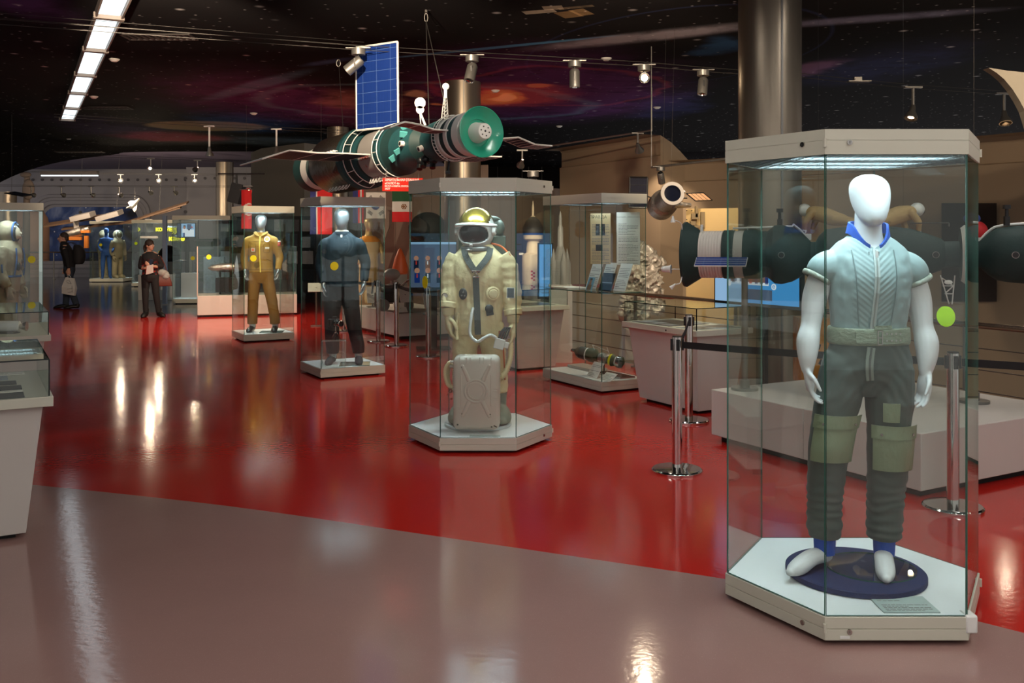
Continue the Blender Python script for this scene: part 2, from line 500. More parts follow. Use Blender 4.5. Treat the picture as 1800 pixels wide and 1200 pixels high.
cl = c.build('ceiling', None, smooth=60, recalc=False); settags(cl, kind='structure')
sol = cl.modifiers.new('thick', 'SOLIDIFY'); sol.thickness = .12; sol.offset = 0
LAV = mat('ceiling_lavender', (108, 98, 122), .8, var=.06, vscale=.6)
MB(LAV).box((-24, 31.05, ZC+.06), (-2.6, 41.5, ZC+.16)).struct('ceiling_back')

# ---- walls
GREYW = mat('wall_grey', (148, 146, 152), .7, var=.05, vscale=.8)
BEIGE = mat('wall_beige', (158, 138, 114), .75, var=.05, vscale=.8, bump=(60, .05))
TAUPE = mat('wall_taupe', (112, 98, 88), .75, var=.06, vscale=.8)
STUD = mat('wall_stud', (80, 78, 84), .5)
w = MB(GREYW)
w.box((-24, 41.1, 0), (-2.6, 41.4, ZC+.05))
w.box((-13.6, 39.9, 0), (-9.6, 41.1, ZC+.05))
w.m(STUD)
for i in range(36):
    x = -20.6+i*.41
    y0 = 41.1 if not (-13.65 < x < -9.55) else 39.9
    w.cyl((x, y0, 4.0), (x, y0-.04, 4.0), .06, seg=10)
    if i % 4 == 1: w.cyl((x, y0, 2.6), (x, y0-.04, 2.6), .07, seg=10)
w.struct('wall_back')
# portal window: a rounded frame round a mural of deep space
def rrect(x0, x1, z0, z1, r, y, n=8):
    out = []
    for cx, cz, a in ((x1-r, z1-r, 0), (x0+r, z1-r, PI/2), (x0+r, z0+r, PI), (x1-r, z0+r, 1.5*PI)):
        for i in range(n+1):
            t = a+PI/2*i/n; out.append((cx+r*math.cos(t), y, cz+r*math.sin(t)))
    return out
xl, xr_ = at(52, 0, 41).x, at(264, 0, 41).x
m = MB(GREYW)
rr = []
for k, (inset, dep) in enumerate(((0, 0), (.02, -.1), (.13, -.12), (.16, -.06), (.26, -.08), (.29, -.14), (.42, -.13), (.45, -.04), (.55, -.02))):
    rr.append(rrect(xl+inset, xr_-inset, -.4+inset, 3.38-inset, .85-inset*.5, 41.1+dep))
m.loft(rr, cap=False)
portal = settags(m.build('window_1', None, smooth=50), kind='structure')
mm = bpy.data.materials.new('space_mural'); t = NT(mm)
pr = t.n('ShaderNodeBsdfPrincipled', i_Roughness=.6); t.l(pr.outputs[0], t.n('ShaderNodeOutputMaterial').inputs[0])
g = t.n('ShaderNodeNewGeometry')
n1 = t.n('ShaderNodeTexNoise', i_Scale=.7, i_Detail=8.0, i_Distortion=1.2); t.l(g.outputs['Position'], n1.inputs['Vector'])
cr1 = t.n('ShaderNodeValToRGB'); e = cr1.color_ramp.elements
e[0].position = .38; e[0].color = (.004, .006, .02, 1); e[1].position = .8; e[1].color = (.35, .42, .62, 1)
x = e.new(.55); x.color = (.03, .07, .25, 1)
t.l(n1.outputs[0], cr1.inputs[0])
v1 = t.n('ShaderNodeTexVoronoi', i_Scale=3.5); t.l(g.outputs['Position'], v1.inputs['Vector'])
st = t.n('ShaderNodeMapRange', i_1=.14, i_2=0.0); t.l(v1.outputs['Distance'], st.inputs[0])
t.l(t.mix(st.outputs[0], cr1.outputs[0], (.9, .9, 1, 1)), pr.inputs['Base Color'])
m = MB(mm); m.poly([(xl+.4, 41.08, 0), (xr_-.4, 41.08, 0), (xr_-.4, 41.08, 3.0), (xl+.4, 41.08, 3.0)]); m.build('mural_panel', portal, world=True, label='dark blue mural of a starry nebula')
# low parapet and stair flank in front of the portal
m = MB(GREYW); m.box((-19.5, 37.2, 0), (-14.2, 37.5, .62)); m.struct('trim_1')
m = MB(mat('stair_grey', (120, 120, 126), .6))
a, b = at(205, 470, 36.4), at(250, 408, 36.4)
m.loft([[(a.x, y, a.z-.7), (a.x, y, a.z), (b.x, y, b.z), (b.x, y, b.z-1.5)] for y in (36.3, 36.7)]); m.struct('trim_2')
# pier with a flat top against the dark ceiling
A, B, C_ = at(441, 264, 31.3), at(460, 257, 29.7), at(535, 247, 27.9)
m = MB(mat('wall_pier', (134, 126, 116), .75, var=.05, vscale=.7)); m.prism([(A.x, A.y), (B.x, B.y), (C_.x, C_.y), (C_.x+1.2, C_.y+2.2), (A.x+1.4, A.y+1.6)], 0, ZC-.07); m.struct('wall_pier')
# panelled taupe partition behind the central showcases
m = MB(TAUPE)
pts = [(-3.4, 21.5), (-.5, 20.2), (1.2, 22.6)]
for (p, q, h) in ((pts[0], pts[1], 3.15), (pts[1], pts[2], 2.75)):
    n = 7
    for i in range(n):
        a = [p[k]+(q[k]-p[k])*(i+.004)/n for k in (0, 1)]; b = [p[k]+(q[k]-p[k])*(i+.99)/n for k in (0, 1)]
        m.prism([a, b, (b[0], b[1]+.12), (a[0], a[1]+.12)], 0, h)
m.struct('wall_partition')
# beige wing with coved top, then the long right-hand wall beyond the void
def wallrun(name, pts, zt, zb=-4, cove=.5):
    m = MB(BEIGE)
    def off(i, o):
        p = Vector(pts[i]); q = Vector(pts[min(i+1, len(pts)-1)]); r = Vector(pts[max(0, i-1)])
        d = (q-r).normalized(); n = Vector((d.y, -d.x)); return p-n*o
    sec = [(0, zb), (0, zt-.42), (.0, zt-.4), (-.05, zt-.38), (-.05, zt-.06), (0, zt), (.4, zt)]
    m.loft([[(*off(i, -o)[:2], z) for o, z in sec] for i in range(len(pts))], cap=False, closed=False)
    return m
zA = 3.62
m = wallrun('w', [tuple(at(984, 0, 22.3)[:2]), tuple(at(1161, 0, 18.7)[:2])], zA)
p = Vector(at(1161, 0, 18.7)[:2])
prof = [(0, zA), (.25, zA-.12), (.5, zA-.3), (.8, zA-.55), (1.2, zA-.95), (1.5, zA-1.5)]
top_, bot = [], []
for s_, z in prof:
    q = p+Vector(V[:2])*s_; top_.append(m.v((q.x, q.y, z))); bot.append(m.v((q.x, q.y, -4)))
for i in range(len(prof)-1): m.f([bot[i], bot[i+1], top_[i+1], top_[i]])
sp = m.build('wall_wing', None, smooth=35, recalc=False); settags(sp, kind='structure')
RW = [(3.3, 19.05), (4.2, 18.35), (7.3, 13.9), (10.2, 9.5), (12, 6)]
m = wallrun('w', RW, 3.12); settags(m.build('wall_right', None, smooth=35, recalc=False), kind='structure')
MB(mat('lower_floor', (120, 104, 88), .7)).box((-3, 0, -4.2), (13, 24, -4)).struct('floor_lower')
m = MB(mat('slab_edge', (128, 120, 112), .7)); a, b = uv(-12, 2.2), uv(9, 2.2)
m.prism([tuple(a[:2]), tuple(b[:2]), tuple((b+V*.1)[:2]), tuple((a+V*.1)[:2])], -.35, -.005); m.struct('trim_3')
# dark doorway high on the right wall
def onwall(px, py):
    """ray through a pixel onto the right-hand wall segment between RW[1] and RW[2], a little proud of it"""
    (ax, ay), (bx, by) = RW[1], RW[2]
    k = (px-CX)/F
    t_ = (k*ay-ax)/((bx-ax)-k*(by-ay))
    d = ay+(by-ay)*t_
    return at(px, py, d-.06)
def wallpoly(px0, px1, py0, py1, push=0.0):
    return [onwall(px0, py1), onwall(px1, py1), onwall(px1, py0), onwall(px0, py0)]
m = MB(mat('doorway_dark', (44, 36, 32), .3)); m.poly(wallpoly(1655, 1752, 357, 530)); q = m.build('window_2', None, smooth=0, recalc=False); settags(q, kind='structure')

# ---- columns
COLM = mat('column_metal', (150, 138, 122), .34, .85, var=.08, vscale=2)
def column(px, d, r, n, z1=ZC):
    x = (px-CX)/F*d
    m = MB(COLM); m.cyl((x, d, 0), (x, d, z1-.055), r, seg=48)
    m.m(GREYM); m.obox((x+r*.12, d-r*.995, z1/2), (.02, .012, z1-.1)); m.cyl((x, d, 0), (x, d, .1), r+.015, seg=48)
    return m.struct('column_%d' % n)
column(1353, 9.95, .32, 1); column(813, 16.8, .32, 2); column(395, 35.8, .32, 3); column(594, 24.0, .27, 4); column(12, 33.5, .32, 5, 3.2)

# ---- railings along the edge of the upper floor
def railing(name, label, p, q, n, wood=True, ztop=.93):
    p, q = Vector(p), Vector(q)
    t = thing(name, label, 'railing', ((p.x+q.x)/2, (p.y+q.y)/2, 0))
    m = MB(mat('rail_tube', (142, 120, 104), .22, .85)); m.cyl(p+Vector((0, 0, ztop)), q+Vector((0, 0, ztop)), .026); m.build('handrail', t, world=True)
    for k, z in enumerate((.2, .38, .56, .74)):
        MB(mat('rail_wire', (92, 82, 76), .4, .6)).cyl(p+Vector((0, 0, z)), q+Vector((0, 0, z)), .005, seg=6).build('rail_cable', t, world=True)
    for i in range(n):
        a = p+(q-p)*(i+.12)/(n-.76)
        m = MB(GREYM); m.cyl(a, a+Vector((0, 0, ztop-.02)), .022, seg=10); m.cyl(a, a+Vector((0, 0, .015)), .06, seg=14); m.build('post', t, world=True)
    return t
railing('railing', 'long steel handrail with wires behind the glass document case', uv(-9.5, 2.05), uv(-1.72, 2.05), 5)
railing('railing', 'steel handrail with wires running behind the white platform on the right', uv(-.9, 2.05), uv(4.2, 2.05), 4)
railing('railing', 'steel railing in front of the starry mural at the far left', (-18.6, 35.4, 0), (-13.9, 35.4, 0), 4, ztop=1.0)

# ---- white platforms (a thing each)
def platform(label, o, du, dv, h):
    t = thing('display_platform', label, 'platform', (o.x, o.y, 0), TH)
    # local x along V, local -y along U
    m = MB(PLINTH)
    n = max(1, round(du/1.0))
    for i in range(n):
        m.box((0, -du*(i+1)/n+.002, .05), (dv, -du*i/n-.002, h))
    m.build('body', t, bevel=.006)
    MB(DARK).box((.06, -du+.06, 0), (dv-.06, -.06, .05)).build('recessed_foot', t)
    return t
platform('long low white platform under the green spacecraft, behind the barrier belt', P1, 2.0, 1.75, .42)
q = fl(701, 597); q0 = q-U*2.0
platform('low white platform carrying robots and the orange nosed rocket', q0, 2.0, 1.12, .42)
# ================================================================== SHOWCASES
TUBE = emat('case_light', (222, 246, 255), 88.0)
TUBE2 = emat('case_light_soft', (222, 246, 255), 62.0)
LOUV = mat('louver_metal', (150, 156, 158), .3, .8, )
def inset(poly, k):
    n = len(poly); out = []
    for i in range(n):
        p, a, b = Vector(poly[i]), Vector(poly[i-1]), Vector(poly[(i+1) % n])
        d1, d2 = (p-a).normalized(), (b-p).normalized()
        n1, n2 = Vector((-d1.y, d1.x)), Vector((-d2.y, d2.x))
        bis = (n1+n2).normalized(); out.append(tuple(p+bis*(k/max(.2, bis.dot(n1)))))
    return out
def showcase(label, poly, loc, rz, h=2.13, hb=.122, hc=.104, tube=TUBE, strips=((-.22, .1), (.22, .1)), sl=.6, locks=(), stickers=(), plug=None, frames=False, lamp=True, edge=None):
    t = thing('glass_showcase', label, 'display case', (loc[0], loc[1], 0), rz)
    MB(DARK).prism(inset(poly, .06), 0, .03).build('recessed_foot', t)
    m = MB(METALW); m.prism(poly, .022, hb*.55); m.prism(inset(poly, .0025), hb*.55, hb*.575); m.prism(poly, hb*.575, hb-.004)
    m.build('base', t, bevel=.002, smooth=20)
    MB(DECK).prism(inset(poly, .012), hb-.006, hb).build('deck', t, smooth=20)
    gp = inset(poly, .009); n = len(poly)
    for i in range(n):
        a, b = Vector(gp[i]), Vector(gp[(i+1) % n]); d = (b-a).normalized()*.003
        MB().pane(a+d, b-d, hb, h-hc, edge=edge).build('glass_pane', t, smooth=0)
    z0 = h-hc
    ip = inset(poly, .016); ij = inset(poly, .014)
    m = MB(METALW)
    for i in range(n):
        a, b = poly[i], poly[(i+1) % n]; c, d = ij[(i+1) % n], ij[i]
        m.prism([a, b, c, d], z0, h-hc*.45)
    m.prism(inset(poly, .0025), h-hc*.45, h-hc*.43); m.prism(poly, h-hc*.43, h)
    m.build('cap', t, smooth=20)
    # egg-crate louver with the lamps above it
    xs = [p[0] for p in ip]; ys = [p[1] for p in ip]
    def clip(x=None, y=None):
        r = []
        for (ax, ay), (bx, by) in zip(ip, ip[1:]+ip[:1]):
            p0, p1, c_ = (ax, bx, x) if x is not None else (ay, by, y)
            if abs(p1-p0) > 1e-9 and min(p0, p1) <= c_ <= max(p0, p1):
                k = (c_-p0)/(p1-p0); r.append(ay+(by-ay)*k if x is not None else ax+(bx-ax)*k)
        return (min(r), max(r)) if len(r) > 1 else None
    m = MB(LOUV); g = .045
    for k in range(1, int((max(xs)-min(xs))/g)):
        x = min(xs)+k*g; q = clip(x=x)
        if q: m.box((x-.001, q[0], z0+.002), (x+.001, q[1], z0+.022))
    for k in range(1, int((max(ys)-min(ys))/g)):
        y = min(ys)+k*g; q = clip(y=y)
        if q: m.box((q[0], y-.001, z0+.002), (q[1], y+.001, z0+.022))
    m.build('louver_grille', t, smooth=0)
    for y, w in strips:
        MB(tube).box((-sl/2, y-w/2, z0+.03), (sl/2, y+w/2, z0+.04)).build('light_strip', t, smooth=0)
    for i, f_, z in locks:
        a, b = Vector(poly[i]), Vector(poly[(i+1) % n]); p = a+(b-a)*f_; d = (b-a).normalized(); nn = Vector((d.y, -d.x))
        m = MB(STEEL); q0 = Vector((*p, z)); N = Vector((nn.x, nn.y, 0))
        m.cyl(q0-N*.002, q0+N*.006, .011, seg=18); m.m(BLACKP); m.obox(q0+N*.006, (.002, .002, .01)); m.build('lock', t)
    for i, f_, z, mt in stickers:
        a, b = Vector(gp[i]), Vector(gp[(i+1) % n]); p = a+(b-a)*f_; d = (b-a).normalized(); nn = Vector((d.y, -d.x))
        N = Vector((nn.x, nn.y, 0)); q0 = Vector((*p, z))
        MB(mt).cyl(q0+N*.0045, q0+N*.0065, .05, seg=32).build('round_sticker', t, smooth=0, label='yellow round warning sticker')
    if plug is not None:
        p = Vector(poly[plug])
        MB(WHITEP).obox((p.x+.012, p.y+.03, hb*.72), (.05, .07, .075)).build('plug_box', t, bevel=.008, label='small white plastic box on the corner')
    for i in range(n):
        if i % 2: continue
        p = Vector(poly[i]); q = p*1.004
        for z in (h-hc*.55, hb*.6):
            MB(METALW).cyl((q.x, q.y, z-.018), (q.x, q.y, z+.018), .0075, seg=10).build('hinge', t)
    return t
def hexa(s): return [(-s/2, -.866*s), (s/2, -.866*s), (s, 0), (s/2, .866*s), (-s/2, .866*s), (-s, 0)]
def rect(w, l): return [(-w/2, -l/2), (w/2, -l/2), (w/2, l/2), (-w/2, l/2)]
HX = hexa(.593)
NC = Vector((1.5865, 4.4535, 0)); CC = Vector((-.2615, 7.894, 0)); VC = Vector((-2.07, 11.65, 0)); OC = Vector((-4.02, 15.41, 0)); LC = Vector((.917, 10.81, 0)); SC_ = Vector((-7.24, 13.75, 0))
kq = showcase('large hexagonal glass showcase in the right foreground around the white mannequin', HX, NC, 0, locks=((5, .8, 2.075), (0, .17, 2.075), (5, .8, .055), (0, .17, .058)), stickers=((2, .29, 1.30, YELG),), plug=1, strips=((-.25, .1), (.05, .08), (.28, .1)), sl=.62, tube=emat('case_light_near', (222, 246, 255), 60.0))
m = MB(WHITEP); m.obox((-.215, -.5155, .036), (.04, .003, .012)); m.build('key_tag', kq)
for i in range(5):
    pass
showcase('hexagonal glass showcase in the middle of the red floor around the spacesuit', HX, CC, 0, locks=((1, .75, 2.08), (1, .75, .06)), stickers=((5, .53, 1.31, YEL),), strips=((-.25, .1), (.25, .1)), sl=.55)
showcase('square glass showcase around the mannequin in the dark blue suit', rect(.8, .8), VC, TH, stickers=((0, .2, 1.317, YEL),), sl=.6)
showcase('square glass showcase around the mannequin in the ochre uniform', rect(.8, .8), OC, TH, stickers=((0, .18, 1.31, YEL),), sl=.6)
lq = showcase('tall oblong glass showcase with papers on its shelf, left of the white table', rect(.6, 1.2), LC, TH, strips=((-.3, .05), (.3, .05)), sl=.35, tube=TUBE2)
q = inset(rect(.6, 1.2), .02)
MB().slab([(p[0], p[1], 1.055) for p in q]).build('glass_shelf', lq, smooth=0)
for x, y in ((-.25, -.1), (.25, -.1), (0, .5), (-.25, .5)):
    m = MB(CABLE); m.cyl((x, y, 1.063), (x, y, 2.02), .0025, seg=6); m.build('hanging_wire', lq)
showcase('glass showcase at the left edge of the picture around a standing spacesuit', rect(.85, .85), SC_, TH, stickers=((0, .83, 1.33, YEL),), sl=.6, tube=TUBE2)
SK = Vector((-14.15, 33.8, 0))
showcase('farthest glass showcase with two suits before the starry mural', rect(1.16, 1.0), SK, .03, sl=.8, stickers=((0, .33, 1.3, YEL),))
K3 = Vector((-11.55, 31.0, 0))
showcase('far glass showcase behind the woman visitor', rect(1.25, 1.0), K3, .12, sl=.7, tube=TUBE2, stickers=((0, .1, 1.38, YELG), (0, .7, 1.1, YEL)))
K4 = Vector((-7.55, 23.5, 0))
showcase('glass showcase with a pale blue corner frame between the woman and the long counter', rect(1.35, .9), K4, .12, sl=.7, tube=TUBE2, stickers=((0, .35, 1.1, YEL),))

# ------------------------------------------------------------------ table showcases
def table_case(label, c, w, l, hood=.2, zt=.8, rz=TH, bi=.13):
    t = thing('table_showcase', label, 'display table', (c[0], c[1], 0), rz)
    m = MB(PLINTH)
    r0, r1 = inset(rect(w, l), bi), inset(rect(w, l), .05)
    m.loft([[(p[0], p[1], .03) for p in r0], [(p[0], p[1], zt-.055) for p in r1]]); m.build('pedestal', t, smooth=0, bevel=.003)
    MB(DARK).prism(inset(rect(w, l), bi+.05), 0, .03).build('recessed_foot', t)
    MB(METALW).prism(rect(w, l), zt-.055, zt).build('table_top', t, bevel=.003, smooth=20)
    MB(STEEL).cyl((-w/2-.004, -l*.12, zt-.03), (-w/2, -l*.12, zt-.03), .009, seg=14).build('lock', t)
    if hood:
        g = inset(rect(w, l), .02)
        for i in range(4):
            a, b = Vector(g[i]), Vector(g[(i+1) % 4]); d = (b-a).normalized()*.003
            MB().pane(a+d, b-d, zt, zt+hood, edge=mat('hood_edge', (24, 36, 34), .2)).build('glass_pane', t, smooth=0)
        MB().slab([(p[0], p[1], zt+hood) for p in g], edge=MATS['hood_edge']).build('glass_lid', t, smooth=0)
    return t
T6 = Vector((1.41+.87*.35, 9.29+.49*.35, 0)); TL = Vector((-3.17, 5.596, 0)); TL2 = Vector((-4.78, 8.89, 0)); T19 = Vector((.09, 12.3, 0))
table_case('white display table with a glass lid behind the two barrier posts on the right', T6, .7, 1.16)
table_case('nearest white display table with a glass lid at the left edge', TL, .8, 1.17)
table_case('second white display table at the left edge, below the spacesuit showcase', TL2, .8, 1.4)
table_case('white display table partly hidden behind the spacesuit showcase in the middle', T19, .8, 1.16)
def loc_pt(c, x, y, z, rz=TH): return Vector((c[0]+x*math.cos(rz)-y*math.sin(rz), c[1]+x*math.sin(rz)+y*math.cos(rz), z))

# printed sheets and photographs
def sheet(name, label, cat, M, w, h, base=PAPER, pic=None, lines=0, title=None, tx=.5, group=None, tsize=.02, th=.003, ink=INKG, margin=.08, seed=1):
    """flat sheet in local xy, origin at its lower left, thickness along z"""
    m = MB(base); m.box((0, 0, 0), (w, h, th)); m.xf(M)
    o = m.top(name, label, cat, group, smooth=0)
    r = random.Random(seed)
    inv = Matrix.Translation(o.location)
    if lines:
        m = MB(ink); y = h*(.86 if not title else .8)
        st = (h*.78)/lines; lh = st*.34
        for i in range(lines):
            y -= st
            if r.random() < .14: continue
            x = w*margin; xe = w*(1-margin)*(1 if r.random() < .7 else r.uniform(.4, .9))
            while x < xe:
                ww = r.uniform(.04, .12)*w; m.box((x, y, th), (min(x+ww, xe), y+lh, th+.0006)); x += ww+w*.018
        if pic: pass
        m.xf(M); b = link_mesh('printed_text', m.mesh('t', 0), o); b.data.transform(inv.inverted())
    if title:
        b = text(title, tsize, INK, None, M @ Matrix.Translation((w*tx, h*.9, th)), .0004, 'CENTER', 'heading')
        b.data.transform(Matrix.Translation(b.location)); b.location = (0, 0, 0); b.parent = o; b.data.transform(inv.inverted())
    if pic:
        for (x0, y0, x1, y1, mt) in pic:
            m = MB(mt); m.box((x0*w, y0*h, th), (x1*w, y1*h, th+.001)); m.xf(M)
            b = link_mesh('picture', m.mesh('t', 0), o); b.data.transform(inv.inverted())
    return o
PHOTO = mat('photo_print', (66, 68, 72), .35, var=.55, vscale=38)
PHOTOD = mat('photo_print_dark', (44, 50, 58), .3, var=.7, vscale=30)
PHOTOC = mat('photo_print_colour', (150, 160, 170), .35, var=.4, vscale=26)
NEWS = mat('newsprint', (214, 190, 146), .7, var=.06, vscale=5)
# sheets lying under the lid of the nearest table
def flat(c, x, y, z, rot=0): return Matrix.Translation(loc_pt(c, x, y, z)) @ Matrix.Rotation(TH+rot, 4, 'Z')
sheet('photo_panel', 'wide dark panorama print nearest the front edge of the left table', 'photo', flat(TL, -.36, -.55, .8), .62, .2, PHOTOD)
sheet('paper_card', 'white caption card behind the front panorama in the left table', 'card', flat(TL, -.12, -.34, .8), .24, .07, PAPER, lines=3)
sheet('paper_card', 'narrow white caption card at the right of the left table', 'card', flat(TL, .13, -.335, .8), .13, .07, PAPER, lines=4)
sheet('photo_panel', 'blue grey panorama print in the middle of the left table', 'photo', flat(TL, -.36, -.24, .8), .62, .17, PHOTOD)
sheet('photo_panel', 'long dark print toward the back of the left table', 'photo', flat(TL, -.36, -.02, .8), .6, .16, PHOTO)
sheet('photo_panel', 'small framed print at the back of the left table', 'photo', flat(TL, -.1, .2, .8), .3, .2, PHOTOC, pic=((.2, .3, .8, .7, PHOTOD),))
sheet('paper_card', 'cream sheet at the back corner of the left table', 'card', flat(TL, .12, .42, .8), .18, .12, PAPER, lines=5)
# table on the right: photo panel and blueprint sheets
sheet('photo_panel', 'dark photo collage under the lid of the right hand table', 'photo', flat(T6, -.28, -.1, .8), .5, .6, PHOTO, pic=((.05, .06, .3, .3, PHOTOC), (.38, .1, .62, .36, PHOTOD), (.68, .05, .95, .3, PHOTOC), (.08, .42, .4, .62, PHOTOC), (.5, .45, .9, .7, PHOTOD), (.1, .74, .45, .94, PHOTOC)))
sheet('photo_panel', 'pale plan sheet beside the collage on the right hand table', 'photo', flat(T6, -.28, -.5, .8), .55, .3, PHOTOC, pic=((.05, .1, .45, .8, PHOTO), (.55, .2, .95, .9, PHOTOD)))
sheet('photo_panel', 'dark print under the lid of the table behind the spacesuit', 'photo', flat(T19, -.3, -.4, .8), .6, .4, PHOTOD)
# things in the second left table: a white hardware model
m = MB(WHITEP); c0 = loc_pt(TL2, .0, -.35, .8)
m.cyl(c0+Vector((-.1, 0, .06)), c0+Vector((.16, .05, .06)), .055, .05, 20); m.m(STEEL); m.cyl(c0+Vector((.16, .05, .06)), c0+Vector((.22, .06, .06)), .02, .045, 18)
m.m(GREYM); m.obox(c0+Vector((0, .02, .01)), (.3, .12, .02)); m.top('probe_model', 'small white probe model under the lid of the second left table', 'model')

# ------------------------------------------------------------------ LIGHT FITTINGS
WARM = (255, 214, 160)
BULB = emat('spot_bulb', (255, 226, 186), 70.0)
BULBD = emat('spot_bulb_dim', (255, 214, 176), 5.0)
FLUO_FILL = emat('fill_strip_diffuser', (250, 244, 236), 25.0); FLUO2 = emat('strip_diffuser', (236, 250, 255), 1.7)
def spot_light(parent, p, tgt, power, angle=50, col=(1, .78, .55), r=.03, blend=.6):
    l = bpy.data.lights.new('spot_beam', 'SPOT'); l.energy = power; l.spot_size = math.radians(angle); l.spot_blend = blend; l.color = col; l.shadow_soft_size = r
    o = bpy.data.objects.new('spot_beam', l); COL.objects.link(o)
    d = (Vector(tgt)-Vector(p)).normalized()
    M = Matrix.Translation(Vector(p)) @ d.to_track_quat('-Z', 'Y').to_matrix().to_4x4()
    o.parent = parent; o.matrix_local = WM[parent].inverted() @ M
    return o
def can_light(label, p, tgt, lit=False, power=0, angle=40, s=1.0, group=None):
    """barrel spotlight under a round canopy on two track wires; p = canopy top"""
    t = thing('track_spotlight', label, 'spotlight', p, 0, group)
    p = Vector(p)
    m = MB(GREYM); m.obox(p+Vector((0, 0, -.005)), (.27*s, .06*s, .008)); m.build('mount_plate', t, world=True)
    m = MB(GREYM); m.cyl(p+Vector((0, 0, -.08*s)), p+Vector((0, 0, -.008)), .075*s, seg=28); m.build('canopy', t, world=True, bevel=.004)
    h = p+Vector((0, 0, -.15*s)); d = (Vector(tgt)-h).normalized()
    MB(BLACKP).cyl(p+Vector((0, 0, -.08*s)), h, .012*s).build('stem', t, world=True)
    M = axis_mat(h, d)
    m = MB(); m.lathe([(.045*s, -.045*s), (.06*s, -.02*s), (.062*s, .165*s), (.054*s, .167*s), (.05*s, .15*s), (.04*s, .145*s), (.001, .14*s)], 28, M, [GREYM, GREYM, GREYM, CHROME, CHROME, BULB if lit else BLACKP]); m.build('barrel', t, world=True)
    side = M.to_3x3() @ Vector((1, 0, 0))
    m = MB(BLACKP); m.obox(h+d*.04*s+Vector((0, -.061*s, 0)), (.018*s, .012, .1*s), None); m.build('slot', t, world=True)
    if power: spot_light(t, h+d*.17*s, tgt, power, angle)
    return t
def bell_light(label, p, tgt, lit=0, power=0, angle=45, stem=.28, s=1.0, group=None, white=True, col=(1, .78, .55)):
    t = thing('track_spotlight', label, 'spotlight', p, 0, group); p = Vector(p)
    c = WHITEP if white else GREYM
    MB(c).obox(p+Vector((0, 0, -.012)), (.2*s, .05*s, .025)).build('mount_plate', t, world=True)
    e = p+Vector((0, 0, -stem))
    MB(c).cyl(p, e, .018*s, seg=10).build('stem', t, world=True)
    d = (Vector(tgt)-e).normalized(); M = axis_mat(e, d)
    m = MB(); m.lathe([(.018*s, -.03*s), (.03*s, .0), (.034*s, .05*s), (.072*s, .12*s), (.075*s, .15*s), (.066*s, .15*s), (.036*s, .135*s), (.001, .13*s)], 24, M, [GREYM, GREYM, GREYM, GREYM, GREYM, CHROME, (BULB if lit > 1 else BULBD) if lit else CHROME]); m.build('lamp_head', t, world=True)
    if power: spot_light(t, e+d*.16*s, tgt, power, angle, col)
    return t
def wire(label, pts, gap=.06, r=.004, matl=None):
    matl = matl or mat('track_wire', (58, 56, 54), .6, .3); r *= .75
    m = MB(matl)
    for k in (-gap/2, gap/2):
        m.tube([Vector(p)+Vector((0, 0, k)) for p in pts], r, 6)
    return m.top('track_cable', label, 'cable')
def hp(px, py, z): return at(px, py, (z-HC)*F/(CY-py))
Z1 = 3.72
row1 = [(630, 84), (830, 96), (1010, 106), (1132, 113), (1236, 122)]
pos1 = [hp(x, y, Z1) for x, y in row1]
wire('pair of thin track wires carrying the row of barrel spotlights', [hp(-60, 34, Z1), *[p+Vector((0, .0, .002)) for p in pos1], hp(1308, 127, Z1)], .05, .005)
nm = ['leftmost barrel spotlight on the wires, beside the upright blue solar panel', 'second barrel spotlight, above the green docking cone', 'third barrel spotlight, pointing straight down, over the red printed nebula', 'shining barrel spotlight glaring at the camera', 'barrel spotlight nearest the big column, tilted left']
tg = [(-4.6, 10.6, 1.2), (-1.2, 9.6, 0), (.72, 10.98, 0), (.6, 2.0, 1.2), (2.0, 11.2, .6)]
for i, p in enumerate(pos1):
    can_light(nm[i], p, tg[i], lit=(i == 3), power=(160, 55, 200, 25, 200)[i], angle=(100, 50, 110, 60, 110)[i])
right = [(1510, 143), (1605, 152), (1765, 163), (1900, 172)]
pr_ = [hp(x, y, Z1) for x, y in right]
wire('track wires running right from the big column across the black ceiling', [hp(1402, 132, Z1), *pr_], .05, .005)
bell_light('lit bell spotlight on the right hand wires, aimed down left', pr_[1], (4.6, 12.4, .4), 1, 110, 110, white=False, s=1.2)
bell_light('bell spotlight at the far right end of the wires', pr_[2], (6.9, 12.6, .5), 0, 110, 110, white=False, s=1.2)
a = pr_[0]; m = MB(GREYM); m.obox(a, (.3, .1, .012)); m.obox(a+Vector((-.02, 0, .03)), (.1, .06, .05)); m.top('mount_plate', 'empty mounting plate on the wires right of the big column', 'bracket')
m = MB(GREYM); q = hp(1312, 120, Z1); m.obox(q+Vector((0, -.03, 0)), (.1, .1, .12)); m.cyl(q+Vector((0, -.05, -.06)), q+Vector((0, -.05, -.13)), .03); m.top('junction_box', 'small junction box on the left side of the big column', 'bracket')
# middle row
wire('track wires crossing the painted ceiling at left, before the pale pier', [hp(95, 203, Z1), hp(368, 220, Z1), hp(486, 226, Z1), hp(640, 233, Z1)], .05, .005)
bell_light('white stemmed spotlight hanging over the ochre uniform showcase', hp(368, 221, Z1), (-5.6, 18.1, 0), 0, 420, 115, .42)
bell_light('white stemmed spotlight right of it with a bright reflector', hp(486, 226, Z1), (-4.0, 17.6, 0), 1, 420, 112, .36)
wire('thin double wire along the upper left of the ceiling', [hp(-40, 24, 3.9), hp(640, 78, 3.9)], .05, .003)
